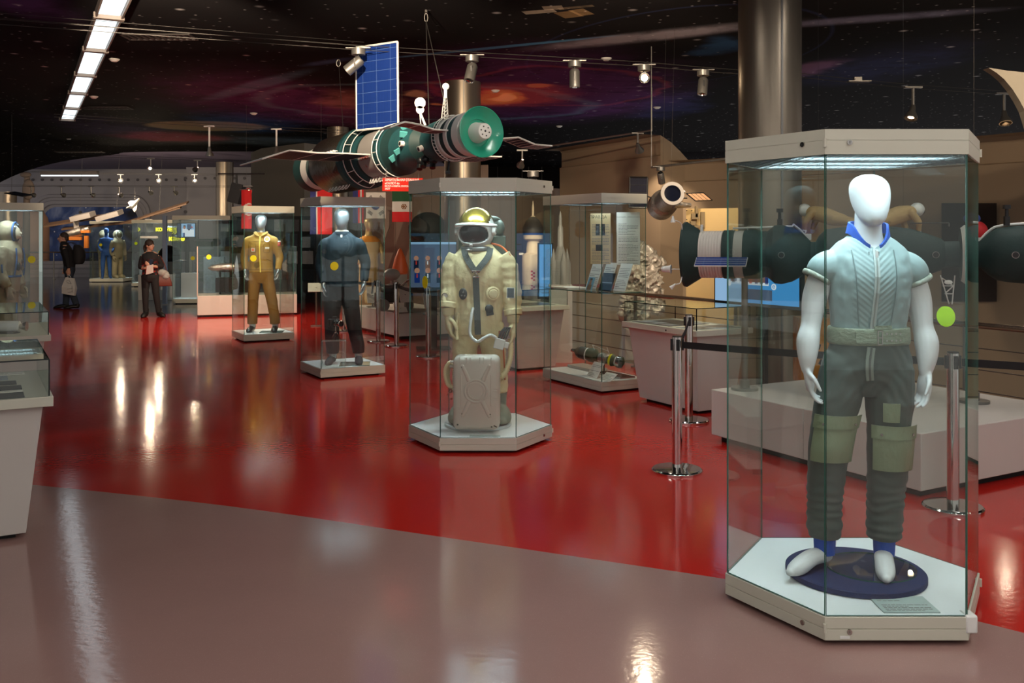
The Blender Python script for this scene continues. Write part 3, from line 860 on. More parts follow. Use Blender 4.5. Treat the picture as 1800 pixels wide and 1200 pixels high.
# far rows
wire('track wires below the lavender ceiling', [hp(120, 272, 3.75), hp(265, 277, 3.75), hp(347, 280, 3.75), hp(445, 284, 3.75)], .05, .006)
bell_light('shining spotlight below the lavender ceiling', hp(265, 278, 3.75), (-6.5, 12, 1.0), 2, 30, 60, .26)
bell_light('spotlight right of it tilted left', hp(347, 281, 3.75), (-13.5, 31, 1), 1, 420, 100, .22)
wire('upper track wires before the grey far wall', [at(30, 302, 31.4), at(445, 308, 31.4)], .04, .007)
wire('lower track wires before the grey far wall', [at(-5, 326, 30), at(445, 328, 30)], .04, .007)
for i, (px, lab) in enumerate(((212, 'first shining spotlight before the far wall, above the mural frame'), (279, 'middle shining spotlight before the far wall'), (342, 'right shining spotlight before the far wall, near the column'))):
    bell_light(lab, at(px, 306, 31.4), (-4.5+i*.6, 11, .7), 2, 30, 60, .2)
for i, (px, lab) in enumerate(((55, 'bell spotlight at the left end of the lower far wires'), (108, 'bell spotlight second from the left on the lower far wires'), (160, 'bell spotlight third from the left on the lower far wires'), (209, 'bell spotlight with a lit rim on the lower far wires'), (262, 'bell spotlight left of the pale wall step on the lower far wires'), (306, 'bell spotlight beside the far column on the lower far wires'))):
    bell_light(lab, at(px, 327, 30), at(px, 327, 30)+Vector((.15, 1.6, -.5)), 1 if i == 3 else 0, 110, 120, .26 if i < 4 else .18, white=False)
# right-hand rails by the walls
def bar(label, a, b, rod=None):
    m = MB(GREYM); m.cyl(a, b, .016, seg=10)
    if rod: m.cyl(rod[0], rod[1], .006, seg=6)
    return m.top('track_rail', label, 'rail')
a1, b1 = at(958, 258, 19.5), at(1146, 229, 17.3)
bar('grey track rail along the top of the beige wing wall', a1, b1, (b1, b1+Vector((0, 0, ZC-.07-b1.z))))
bell_light('spotlight washing the beige wing wall from the end of its rail', a1+(b1-a1)*.88, (2.95, 18.9, 1.9), 0, 160, 60, .22, white=False, s=1.1)
a2, b2 = at(1145, 294, 13.5), at(1290, 278, 12.4)
bar('grey track rail above the silver telescope model', a2, b2, (a2, a2+Vector((0, 0, ZC-.07-a2.z))))
can_light('small barrel spotlight at the end of the rail above the telescope model', a2+(b2-a2)*.12, (2.6, 14.6, .6), False, 120, 100, .8)
bell_light('spotlight hanging below the right solar wing of the station', at(918, 263, 17.5), (-.4, 19.5, 1.5), 1, 200, 100, .2, white=False)
bell_light('shining spotlight beside the red crescent flag', at(436, 326, 20), (-2.5, 11, .5), 2, 25, 60, .1, white=False)
m = MB(BLACKP); q = at(416, 340, 20.5); m.obox(q, (.24, .3, .42), Matrix.Rotation(.25, 3, 'Y')); m.cyl(q+Vector((0, 0, .2)), q+Vector((0, 0, .42)), .02); m.cyl(q+Vector((-.4, 0, .42)), q+Vector((.6, 0, .42)), .015); m.top('stage_light', 'black boxy stage light beside the far column', 'spotlight')
for p_, t_, pw, an, lab in (((2.6, 5.2, 4.0), (-.55, 9.3, 2.6), 150, 34, 'barrel spotlight overhead aimed at the docking cone of the station'), ((6.4, 7.6, 4.0), (6.6, 14.6, 1.6), 190, 90, 'added unseen spotlight overhead washing the right hand wall'), ((4.4, 7.8, 4.0), (4.3, 17.0, 1.4), 220, 80, 'added unseen spotlight overhead washing the wall by the doorway'), ((1.2, 7.8, 4.0), (1.8, 19.5, 2.0), 650, 60, 'added unseen spotlight overhead washing the beige wing wall'), ((-3.4, 7.8, 4.0), (-6.6, 27.5, 2.0), 1700, 50, 'added unseen spotlight overhead aimed at the pale pier'), ((-1.4, 7.6, 4.05), (-1.2, 20.4, 1.4), 900, 60, 'added unseen spotlight overhead washing the panelled partition')):
    can_light(lab, p_, t_, False, pw, an)  # wall, pier and partition spotlights are added out of view to brighten the background
# fluorescent run on the ceiling
ys = [9.3, 11.35, 13.4, 15.5, 17.5, 19.6, 21.6]
lab = ['strip light cut by the top edge of the picture', 'strip light first complete one from the top', 'strip light second complete one from the top', 'strip light third complete one from the top, dim at its right', 'strip light second from the far end of the run', 'strip light at the far end of the run']
dirv = Vector((-5.34, 10.4, 0)).normalized(); nrm = Vector((dirv.y, -dirv.x, 0))
for i in range(-2, 6):
    y0, y1 = (ys[i], ys[i+1]) if i >= 0 else (9.3+2.05*i, 9.3+2.05*(i+1))
    def on(y): return Vector((-4.66-(y-11.1)*.5135, y, 0))
    a, b = on(y0), on(y1); c = (a+b)/2; L = (b-a).length
    t = thing('strip_light', lab[i] if i >= 0 else 'strip light of the run above and behind the camera', 'ceiling light', (c.x, c.y, ZC-.17), 0, None if i >= 0 else 'strip lights above and behind the camera')
    R = Matrix((nrm, dirv, Vector((0, 0, 1)))).transposed()
    m = MB(mat('lamp_housing', (128, 116, 108), .5)); zz = ZC-.11
    m.obox((c.x, c.y, zz+.02), (.3, L-.01, .05), R)
    for k in (-1, 1): m.obox(c+nrm*.14*k+Vector((0, 0, zz-.025)), (.02, L-.01, .06), R)
    for k in (-1, 1): m.obox(c+dirv*(L/2-.03)*k+Vector((0, 0, zz-.03)), (.34, .05, .07), R)
    m.build('housing', t, world=True, smooth=0)
    MB(FLUO2).obox(c+Vector((0, 0, zz-.012)), (.24, L-.1, .012), R).build('diffuser', t, world=True, smooth=0)
for i, (x, y) in enumerate(((-3.6, -2.6), (-1.2, -2.6), (1.4, -2.6), (4.0, -2.6), (-1.2, 0), (1.4, 0), (4.0, 0), (-.4, 3.0), (2.4, 3.0), (5.2, 3.0), (.4, 7.4), (3.8, 7.4), (5.8, 5.2))):  # unseen strip lights added as fill for the front of the hall
    t = thing('strip_light', 'added fill strip light overhead in the front half of the hall', 'ceiling light', (x, y, ZC-.17), 0, 'added fill strip lights over the front half of the hall')
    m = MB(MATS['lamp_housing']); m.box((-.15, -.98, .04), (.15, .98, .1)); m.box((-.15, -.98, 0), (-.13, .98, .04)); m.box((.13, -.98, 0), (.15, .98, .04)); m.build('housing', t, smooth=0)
    MB(FLUO_FILL).box((-.12, -.93, .03), (.12, .93, .04)).build('diffuser', t, smooth=0)
m = MB(FLUO2); a = at(73, 308, 39); b = at(172, 309, 39); m.obox((a+b)/2, ((b-a).length, .1, .05)); m.m(MATS['lamp_housing']); m.obox((a+b)/2+Vector((0, 0, .1)), ((b-a).length, .25, .16)); m.top('wall_light', 'long lamp box under the lavender ceiling at the far wall', 'ceiling light')
# smoke detectors and grilles on the ceiling
for px, py, lab in ((201, 97, 'white smoke detector right of the strip lights'), (165, 164, 'white smoke detector near the far end of the strip lights'), (121, 239, 'white smoke detector low on the left ceiling'), (446, 194, 'white smoke detector on the blue nebula'), (1066, 95, 'white smoke detector above the third barrel spotlight'), (871, 153, 'white smoke detector over the orange nebula'), (1155, 183, 'white smoke detector below the shining barrel spotlight'), (983, 217, 'white smoke detector above the beige wing wall')):
    p = hp(px, py, ZC); m = MB(WHITEP); m.lathe([(.001, -.1), (.04, -.1), (.07, -.075), (.08, -.065), (.08, -.058)], 20, Matrix.Translation(p)); m.top('smoke_detector', lab, 'smoke detector')
for x0, y0, w, lab in ((280, 56, .9, 'dark air grille near the top of the ceiling'), (187, 184, 1.0, 'dark air grille left on the ceiling'), (140, 249, 1.3, 'dark air grille far left on the ceiling')):
    p = hp(x0, y0, ZC); dz = .24 if x0 == 140 else 0; m = MB(mat('grille_dark', (52, 46, 44), .6))
    for k in range(12): m.obox(p+Vector((w*(k/11-.5), 0, -.07-dz)), (w/30, .3, .02))
    m.obox(p+Vector((0, .17, -.07-dz)), (w*1.04, .03, .02)); m.obox(p+Vector((0, -.17, -.07-dz)), (w*1.04, .03, .02))
    m.top('air_grille', lab, 'vent')

# ------------------------------------------------------------------ barriers
def stanchion(label, p, turn=0.0):
    t = thing('barrier_post', label, 'barrier post', (p[0], p[1], 0), turn, 'chrome belt barrier posts')
    m = MB(CHROME); m.lathe([(.18, 0), (.18, .014), (.17, .024), (.04, .034), (.001, .034)], 48); m.build('base', t, bevel=.002)
    MB(CHROME).cyl((0, 0, .03), (0, 0, .96), .0365, seg=32).build('post', t)
    m = MB(BLACKP); m.cyl((0, 0, .955), (0, 0, .968), .034, seg=24)
    for k in range(4):
        a = k*PI/2; m.obox((.037*math.cos(a), .037*math.sin(a), .905), (.02, .024, .08), Matrix.Rotation(a, 3, 'Z'))
    m.build('belt_head', t)
    return t
BELT = mat('belt_black', (16, 16, 18), .75)
SD = {}
for k, (px, py, lab) in {'a': (1190, 828, 'chrome barrier post nearest on the red floor left of the big showcase'), 'b': (1211, 740, 'chrome barrier post close in front of the white display table'), 'c': (1675, 893, 'chrome barrier post seen through the right side of the big showcase'),
        'd': (604, 582, 'chrome barrier post seen through the dark blue suit showcase, farthest left'), 'e': (665, 600, 'chrome barrier post at the right edge of the dark blue suit showcase'), 'f': (697, 608, 'chrome barrier post in the gap before the orange nosed rocket'), 'g': (753, 627, 'chrome barrier post seen through the spacesuit showcase')}.items():
    p = fl(px, py); SD[k] = p; stanchion(lab, p)
def belt(label, a, b, sag=.03):
    a, b = Vector((a[0], a[1], .905)), Vector((b[0], b[1], .905)); d = (b-a).normalized(); a = a+d*.05; b = b-d*.05
    m = MB(BELT); n = Vector((-d.y, d.x, 0))*.0012; N = 10
    rings = []
    for i in range(N+1):
        t_ = i/N; p = a+(b-a)*t_+Vector((0, 0, -sag*4*t_*(1-t_)))
        rings.append([p-n+Vector((0, 0, -.024)), p+n+Vector((0, 0, -.024)), p+n+Vector((0, 0, .024)), p-n+Vector((0, 0, .024))])
    m.loft(rings); return m.top('barrier_belt', label, 'barrier belt', smooth=0)
belt('black belt stretched from the nearest post behind the big showcase', SD['a'], SD['c'], .01)
belt('short black belt between the two posts by the white table', SD['a'], SD['b'])
belt('black belt leaving the right hand post to the picture edge', SD['c'], SD['c']+Vector((1.6, -.7, 0)), .01)
belt('black belt at the back seen through the dark blue suit showcase', SD['d'], SD['e'])
belt('short black belt between the two posts left of the rocket', SD['e'], SD['f'])
belt('black belt running behind the left panes of the spacesuit showcase', SD['f'], SD['g'])
# ================================================================== FIGURES
def vv(*a): return Vector(a)
def hand(mb, W, d, n, td, k=1.0, curl=1.0, fat=1.0):
    """W wrist, d pointing direction, n palm direction (fingers curl to it), td thumb side"""
    W, d, n, td = Vector(W), Vector(d).normalized(), Vector(n).normalized(), Vector(td).normalized()
    n = (n-d*n.dot(d)).normalized(); s = d.cross(n)
    if s.dot(td) < 0: s = -s
    rings = []
    for h, w, t in ((-.03, .026, .023), (0, .026, .021), (.03, .034, .021), (.065, .041, .02), (.09, .041, .017), (.102, .036, .012)):
        rings.append([W+d*h*k+s*(w*k*math.cos(a))+n*(t*k*math.sin(a)*fat) for a in [2*PI*i/16 for i in range(16)]])
    mb.loft(rings)
    for off, ln, c in ((.029, .072, .85), (.0095, .082, 1.0), (-.0105, .076, 1.1), (-.029, .06, 1.2)):
        p = W+d*.09*k+s*off*k; pts = [p-d*.02*k, p]; dirn = d+s*off*1.5
        for j, (sl, ang) in enumerate(((.45, 18), (.32, 48), (.25, 74))):
            a = math.radians(ang*c*curl); q = (dirn.normalized()*math.cos(a)+n*math.sin(a))
            p = p+q*ln*sl*k; pts.append(p)
        mb.tube(pts, [.0095*k*fat, .0095*k*fat, .0088*k*fat, .008*k*fat, .0068*k*fat], 9, 2, round_ends=True)
    b = W+d*.02*k+s*.022*k
    q1 = b+(d*.55+s*.55+n*.45).normalized()*.042*k; q2 = q1+(d*.9+s*.12+n*.35).normalized()*.032*k; q3 = q2+(d*.95-s*.02+n*.35).normalized()*.026*k
    mb.tube([b-d*.01, b, q1, q2, q3], [.013*k, .014*k, .0115*k*fat, .0098*k*fat, .0075*k*fat], 10, 2, round_ends=True)
def foot(mb, heel, toe, k=1.0, r=1.0):
    h, t = Vector(heel), Vector(toe); d = t-h; L = d.length
    P = [h+d*a+Vector((0, 0, z*k)) for a, z in ((.0, .04), (.2, .05), (.45, .05), (.72, .032), (.9, .022), (1.0, .018))]
    mb.tube(P, [.034*k*r, .042*k*r, .043*k*r, .044*k*r, .036*k*r, .022*k*r], 14, 3, flat=(1, .86), round_ends=True)
def head_egg(mb, cx, cy, z0, k=1.0, yaw=0.0):
    rows = [(0, -.06, .026, .026), (.02, -.05, .05, .055), (.055, -.034, .068, .08), (.1, -.018, .082, .098), (.15, -.006, .0885, .106), (.19, .002, .083, .1), (.22, .008, .06, .075), (.236, .01, .024, .03)]
    mb.stack([(z0+z*k, cx, cy+y*k, rx*k, ry*k) for z, y, rx, ry in rows], 28, 4, 2.05)
def arm(mb, pts, rad, seg=16): mb.tube(pts, rad, seg, 4, round_ends=True)
def mirror(p): return (-p[0], p[1], p[2])
def rowat(rows, z):
    rs = sorted(rows)
    for a, b in zip(rs, rs[1:]):
        if a[0] <= z <= b[0]:
            t_ = (z-a[0])/(b[0]-a[0]); return [p+(q-p)*t_ for p, q in zip(a, b)]
    return list(rs[0] if z < rs[0][0] else rs[-1])
def fronty(rows, z, x, n=2.3):
    r = rowat(rows, z); k = min(.999, abs((x-r[1])/r[3]))
    return r[2]-r[4]*(1-k**n)**(1/n)
def ribbon(mb, rows, path, w, off=.006, th=.004, sub=8, n=2.3):
    """strap laid on the front of a torso; path of (x,z)"""
    q = cr([(x, z) for x, z in path], sub); rings = []
    for i, (x, z) in enumerate(q):
        a, b = q[max(0, i-1)], q[min(len(q)-1, i+1)]
        d = Vector((b[0]-a[0], b[1]-a[1])).normalized(); s = Vector((-d.y, d.x))*w/2
        r = []
        for sx, o in ((-1, 0), (1, 0), (1, 1), (-1, 1)):
            X, Z = x+s.x*sx, z+s.y*sx
            r.append((X, fronty(rows, Z, X, n)-off-th*o, Z))
        rings.append(r)
    mb.loft(rings)
def legpatch(mb, path, z0, z1, a0, a1, off, th=.006, nz=8, na=8):
    """curved panel on the front of a leg; path rows (x,y,z,r); angle 0 faces -y"""
    rs = sorted([(z, x, y, r) for x, y, z, r in path])
    def P(z, a, o):
        q = rowat(rs, z); return (q[1]+(q[3]+o)*math.sin(a), q[2]-(q[3]+o)*math.cos(a), z)
    G = [[[mb.v(P(z0+(z1-z0)*i/nz, a0+(a1-a0)*j/na, o)) for j in range(na+1)] for i in range(nz+1)] for o in (off, off+th)]
    for k in (0, 1):
        for i in range(nz):
            for j in range(na): mb.f([G[k][i][j], G[k][i][j+1], G[k][i+1][j+1], G[k][i+1][j]])
    for i in range(nz):
        for j in (0, na): mb.f([G[0][i][j], G[1][i][j], G[1][i+1][j], G[0][i+1][j]])
    for j in range(na):
        for i in (0, nz): mb.f([G[0][i][j], G[0][i][j+1], G[1][i][j+1], G[1][i][j]])
def folds(amp, fx, fz, seed=0.0, ridge=.5):
    def f(co, n):
        a = noise.noise(Vector((co.x*fx+seed, co.y*fx, co.z*fz)))
        b = 1-abs(noise.noise(Vector((co.x*fx*.8-seed, co.y*fx*.8+3, co.z*fz*1.6+co.x*6))))*2
        return amp*(a*(1-ridge)+b*ridge*.6)
    return f
def clampz(me, z=0.0):
    for v in me.vertices:
        if v.co.z < z: v.co.z = z

MANW = mat('mannequin_white', (214, 217, 217), .38, var=.01)
MANS = mat('mannequin_silver', (176, 184, 188), .3, .75, var=.03)
# ------------------------------------------------------------------ white mannequin in the grey flight suit
def white_mannequin():
    X0 = (1525-900)/F*4.45
    t = thing('mannequin', 'white faceless mannequin in a grey short sleeved flight suit with knee pockets', 'mannequin', (X0, 4.44, .155))
    Ls, Rs = (-.175, .005, 1.44), (.18, .005, 1.43)
    Le, Lw = (-.266, .0, 1.125), (-.297, -.045, .925)
    Re, Rw = (.252, .0, 1.115), (.246, -.045, .912)
    mb = MB()
    head_egg(mb, .0, -.01, 1.582)
    mb.stack([(1.42, 0, .012, .1, .08), (1.49, 0, .01, .078, .072), (1.54, 0, .006, .062, .064), (1.6, 0, .004, .058, .062), (1.67, 0, .004, .055, .06)])
    mb.stack([(.84, -.01, .0, .15, .09), (.95, 0, 0, .17, .1), (1.07, 0, 0, .15, .095), (1.25, 0, 0, .165, .108), (1.38, 0, 0, .175, .11), (1.45, 0, .008, .15, .085), (1.5, 0, .012, .09, .07)])
    arm(mb, [(-.15, .005, 1.39), (-.205, .01, 1.36), (-.244, .012, 1.25), Le, (-.286, -.02, 1.05), (-.295, -.038, .98), Lw], [.045, .055, .058, .046, .053, .044, .03])
    arm(mb, [(.15, .005, 1.385), (.2, .01, 1.35), (.238, .012, 1.24), Re, (.262, -.02, 1.04), (.256, -.038, .97), Rw], [.045, .055, .058, .047, .054, .045, .031])
    hand(mb, Lw, (.12, -.1, -1), (.8, -.25, 0), (.3, -1, 0), 1.02, .75)
    hand(mb, Rw, (-.12, -.08, -1), (-.75, -.3, 0), (-.5, -1, 0), 1.05, .75)
    for lg in (((-.1, 0, .9), (-.165, -.005, .6), (-.2, .01, .3), (-.198, .015, .08)), ((.085, 0, .9), (.083, -.015, .6), (.074, 0, .3), (.072, 0, .08))):
        mb.tube(lg, [.08, .06, .05, .038], 14, 4, round_ends=True)
    foot(mb, (-.19, .03, 0), (-.4, -.13, 0)); foot(mb, (.078, .03, 0), (.0, -.215, 0))
    me = fuse(mb, .0048, 5, [MANW]); clampz(me, .002)
    link_mesh('body', me, t)
    # upper part of the suit
    VEST = mat('suit_fabric', (134, 156, 156), .6, sheen=.1, var=.06, vscale=5)
    TROU = mat('trouser_fabric', (70, 80, 75), .7, sheen=.08, var=.08, vscale=4)
    OLIVE = mat('pocket_satin', (122, 132, 106), .35, var=.12, vscale=9, bump=(18, .5, (1, 1, .5)))
    BLUEK = mat('knit_blue', (14, 78, 176), .75, bump=(120, .25, (1, 1, .05)))
    TR = [(1.0, 0, 0, .172, .116), (1.06, 0, 0, .168, .114), (1.13, 0, 0, .17, .116), (1.2, 0, -.004, .176, .122), (1.28, 0, -.008, .184, .13), (1.35, 0, -.008, .19, .13), (1.41, 0, -.002, .192, .118), (1.455, 0, .004, .182, .102), (1.495, 0, .008, .145, .086), (1.53, 0, .01, .095, .074), (1.55, 0, .01, .074, .068)]
    mb = MB(); mb.stack(TR)
    mb.tube([(-.1, .005, 1.405), (-.172, .005, 1.395), (-.212, .0, 1.378), (-.236, 0, 1.35)], [.07, .075, .07, .06], 20, 4)
    mb.tube([(.1, .005, 1.4), (.166, .005, 1.39), (.203, .0, 1.368), (.223, 0, 1.334)], [.07, .075, .07, .06], 20, 4)
    fb = folds(.006, 9, 7, 3.0)
    def fv(co, n):
        x = co.x+.016
        m_ = max(0, 1-(x/.1)**4) if n.y < -.3 else 0
        side = math.exp(-((abs(co.x)-.13)/.05)**2)
        return .0014*math.sin((co.z-.85*abs(x))*2*PI/.026)*m_+fb(co, n)*(1-.75*m_)+.004*side*noise.noise(co*26)
    me = fuse(mb, .0055, 3, [VEST], fv)
    bm = bmesh.new(); bm.from_mesh(me)
    bmesh.ops.delete(bm, geom=[f for f in bm.faces if f.calc_center_median().y < .05 and f.calc_center_median().z > 1.474+.75*abs(f.calc_center_median().x+.003)], context='FACES')
    bm.to_mesh(me); bm.free(); link_mesh('jacket', me, t)
    for sx, c, nn in ((-1, (-.241, 0, 1.342), (-.5, 0, -.86)), (1, (.227, 0, 1.325), (.42, 0, -.9))):
        M = axis_mat(c, nn); m = MB(mat('cuff_grey', (150, 158, 146), .7, bump=(60, .5, (1, 1, .2))))
        m.lathe([(.06, -.012), (.067, -.01), (.07, 0), (.068, .01), (.06, .013), (.056, .002)], 32, M); m.build('sleeve_cuff', t, smooth=60)
    # panel seams either side of the zip
    m = MB(mat('seam_thread', (104, 122, 122), .7))
    for s_ in (-1, 1):
        ribbon(m, TR, [(-.012+s_*.095, 1.47), (-.012+s_*.088, 1.3), (-.014+s_*.07, 1.12)], .004, .004, .003)
        ribbon(m, TR, [(-.012+s_*.022, 1.462), (-.022+s_*.02, 1.12)], .004, .004, .003)
    m.build('seams', t)
    m = MB(mat('zip_tape', (168, 180, 178), .7)); ribbon(m, TR, [(-.004, 1.474), (-.014, 1.3), (-.026, 1.11)], .024, .004, .003); m.m(mat('zip_teeth', (140, 146, 140), .5, .3)); ribbon(m, TR, [(-.004, 1.47), (-.014, 1.3), (-.026, 1.11)], .006, .007, .002)
    m.m(WHITEP); m.obox((-.004, fronty(TR, 1.452, 0)-.014, 1.45), (.012, .006, .03)); m.build('zip', t, smooth=0)
    # knitted blue collar, open at the front
    m = MB(BLUEK); rows_ = []
    N = 40
    for o in (0, .011):
        lo, hi = [], []
        for i in range(N+1):
            a = math.radians(-78+ (360-24)*i/N) - math.radians(0)
            a = math.radians(-90+13+(360-26)*i/N)
            fr = max(0, -math.sin(a))**2.2
            zt = 1.592-.105*fr+.012*max(0, math.sin(a)); zb = 1.545-.078*fr
            rl = .088+.006*fr; rt = .078+.016*fr
            lo.append(m.v(((rl+o)*math.cos(a), .01+(rl*.92+o)*math.sin(a), zb))); hi.append(m.v(((rt+o)*math.cos(a), .006+(rt*.95+o)*math.sin(a), zt)))
        rows_.append((lo, hi))
    (l0, h0), (l1, h1) = rows_
    for i in range(N):
        m.f([l1[i], l1[i+1], h1[i+1], h1[i]]); m.f([l0[i], h0[i], h0[i+1], l0[i+1]]); m.f([h0[i], h1[i], h1[i+1], h0[i+1]]); m.f([l0[i], l0[i+1], l1[i+1], l1[i]])
    for i in (0, N): m.f([l0[i], l1[i], h1[i], h0[i]])
    m.build('collar', t, smooth=60, label='blue knitted stand collar')
    # belt with two pronged buckle
    BELTC = mat('belt_canvas', (122, 132, 112), .55, var=.1, bump=(40, .3, (1, 1, 2)))
    BR = [(1.036, 0, 0, .182, .126), (1.045, 0, 0, .186, .13), (1.075, 0, 0, .186, .13), (1.105, 0, 0, .184, .128), (1.113, 0, 0, .18, .124)]
    mb = MB(BELTC); mb.stack(BR, 48, 2); mb.build('belt', t)
    m = MB(BELTC)
    ribbon(m, BR, [(-.1, 1.073), (-.01, 1.075)], .05, .002, .006)
    ribbon(m, BR, [(.012, 1.076), (.07, 1.078), (.13, 1.08)], .062, .002, .006); ribbon(m, BR, [(-.02, 1.118), (.06, 1.121)], .016, .0, .006)
    ribbon(m, BR, [(-.16, 1.088), (-.1, 1.088)], .016, .001, .004); ribbon(m, BR, [(-.16, 1.062), (-.1, 1.062)], .016, .001, .004)
    m.build('belt_strap', t, smooth=0)
    m = MB(STEEL)
    yb = fronty(BR, 1.075, 0)-.013
    for z in (1.045, 1.075, 1.105): m.obox((.0, yb, z), (.02, .004, .004))
    for x in (-.01, .01): m.obox((x, yb, 1.075), (.004, .004, .062))
    m.build('buckle', t)
    m = MB(STEEL)
    for i in range(4):
        for z in (1.062, 1.092):
            x = .032+.022*i; y = fronty(BR, z, x)-.0085; m.cyl((x, y, z), (x, y-.002, z), .0045, seg=10)
    m.build('eyelets', t)
    # trousers
    LL = [(-.1, .0, .98, .095), (-.112, .0, .9, .108), (-.14, -.005, .79, .102), (-.168, -.012, .66, .094), (-.188, -.02, .56, .092), (-.196, -.006, .44, .086), (-.2, .006, .32, .08), (-.201, .012, .22, .078), (-.2, .014, .165, .077), (-.2, .014, .135, .066)]
    RR = [(.085, .0, .98, .095), (.09, .0, .9, .112), (.094, -.008, .79, .108), (.088, -.018, .66, .097), (.083, -.026, .56, .094), (.08, -.02, .44, .088), (.076, -.01, .32, .082), (.074, -.004, .22, .08), (.073, -.002, .16, .078), (.073, -.002, .128, .068)]
    PV = [(.8, -.008, .004, .09, .085), (.83, -.008, .004, .15, .1), (.88, -.006, .004, .196, .118), (.94, -.004, .004, .2, .124), (1.0, 0, .002, .184, .12), (1.05, 0, 0, .174, .117), (1.07, 0, 0, .17, .114)]
    mb = MB(); mb.stack(PV)
    for lg in (LL, RR): mb.tube([p[:3] for p in lg], [p[3] for p in lg], 22, 4)
    fb2 = folds(.009, 7, 9, 8.0)
    def ft(co, n):
        low = max(0, min(1, (.52-co.z)/.2))
        k = fb2(co, n)*(1-.4*low)+.0032*low*math.sin(co.z*2*PI/.045+noise.noise(co*7)*5)
        diag = math.sin((co.z*1.4+abs(co.x)*1.6)*2*PI/.11+noise.noise(co*9)*5)
        return k+.0016*diag*max(0, min(1, (co.z-.7)/.12))
    me = fuse(mb, .0062, 3, [TROU], ft); link_mesh('trousers', me, t)
    A = math.radians
    for lg, z0, z1, a0, a1 in ((LL, .505, .71, A(-66), A(52)), (RR, .468, .665, A(-58), A(58))):
        m = MB(OLIVE); legpatch(m, lg, z0, z1, a0, a1, .006, .012); o = m.build('knee_pocket', t, smooth=60, label='olive satin knee pocket')
        m = MB(OLIVE); legpatch(m, lg, z1-.052, z1+.008, a0-.03, a1+.03, .0185, .005); m.build('pocket_flap', o, smooth=60)
        m = MB(STEEL); rs = sorted([(z, x, y, r) for x, y, z, r in lg])
        for a in (a0*.6, a1*.6):
            q = rowat(rs, z1-.03); p = Vector((q[1]+(q[3]+.026)*math.sin(a), q[2]-(q[3]+.026)*math.cos(a), z1-.03)); dd = Vector((math.sin(a), -math.cos(a), 0)); m.cyl(p, p+dd*.004, .006, seg=12)
        m.build('snap', o)
    m = MB(OLIVE); legpatch(m, RR, .69, .775, A(-34), A(2), .008, .007); m.build('thigh_tab', t, smooth=60, label='small olive tab pocket on the thigh')
    m = MB(mat('fly_tape', (120, 128, 118), .6)); ribbon(m, PV, [(-.035, 1.03), (-.045, .95), (-.04, .88)], .034, .012, .006); m.m(mat('fly_zip', (78, 80, 74), .5)); ribbon(m, PV, [(-.035, 1.03), (-.045, .95), (-.04, .88)], .008, .018, .003); m.build('fly_strap', t, smooth=0)
    for x, y in ((-.199, .013), (.073, -.001)):
        m = MB(BLUEK); m.tube([(x, y, .15), (x, y, .1), (x, y, .055)], [.05, .049, .046], 24, 3); m.build('ankle_cuff', t, smooth=60, label='blue knitted ankle cuff')
    m = MB(CHROME); m.cyl((.105, .05, .0), (.105, .05, .1), .008); m.cyl((.105, .05, .012), (.07, .04, .04), .007); m.cyl((.12, .02, .015), (.105, .06, .015), .01); m.build('support_rod', t)
    return t
white_mannequin()
CLOTHB = mat('disc_blue', (14, 34, 80), .8, bump=(200, .2))
m = MB(CLOTHB); q = at(1502, 1005, 4.40); m.lathe([(.3, .1225), (.31, .126), (.31, .148), (.305, .152), (.001, .152)], 64, Matrix.Translation((q.x+.01, 4.42, 0))); m.top('display_disc', 'dark blue cloth covered disc under the white mannequin', 'stand')
m = MB(); m.slab([(NC.x+.075+.2*math.cos(a), 4.43+.2*math.sin(a), .1525) for a in [2*PI*i/48 for i in range(48)]], .006); m.top('glass_disc', 'thin round glass plate on the blue disc beneath the right foot', 'stand', smooth=0)
sheet('caption_plate', 'grey caption plate lying at the front of the large showcase', 'label', Matrix.Translation((1.425+.12, 3.97, .1225)), .235, .175, mat('plate_grey', (170, 186, 182), .35), lines=9, th=.005)

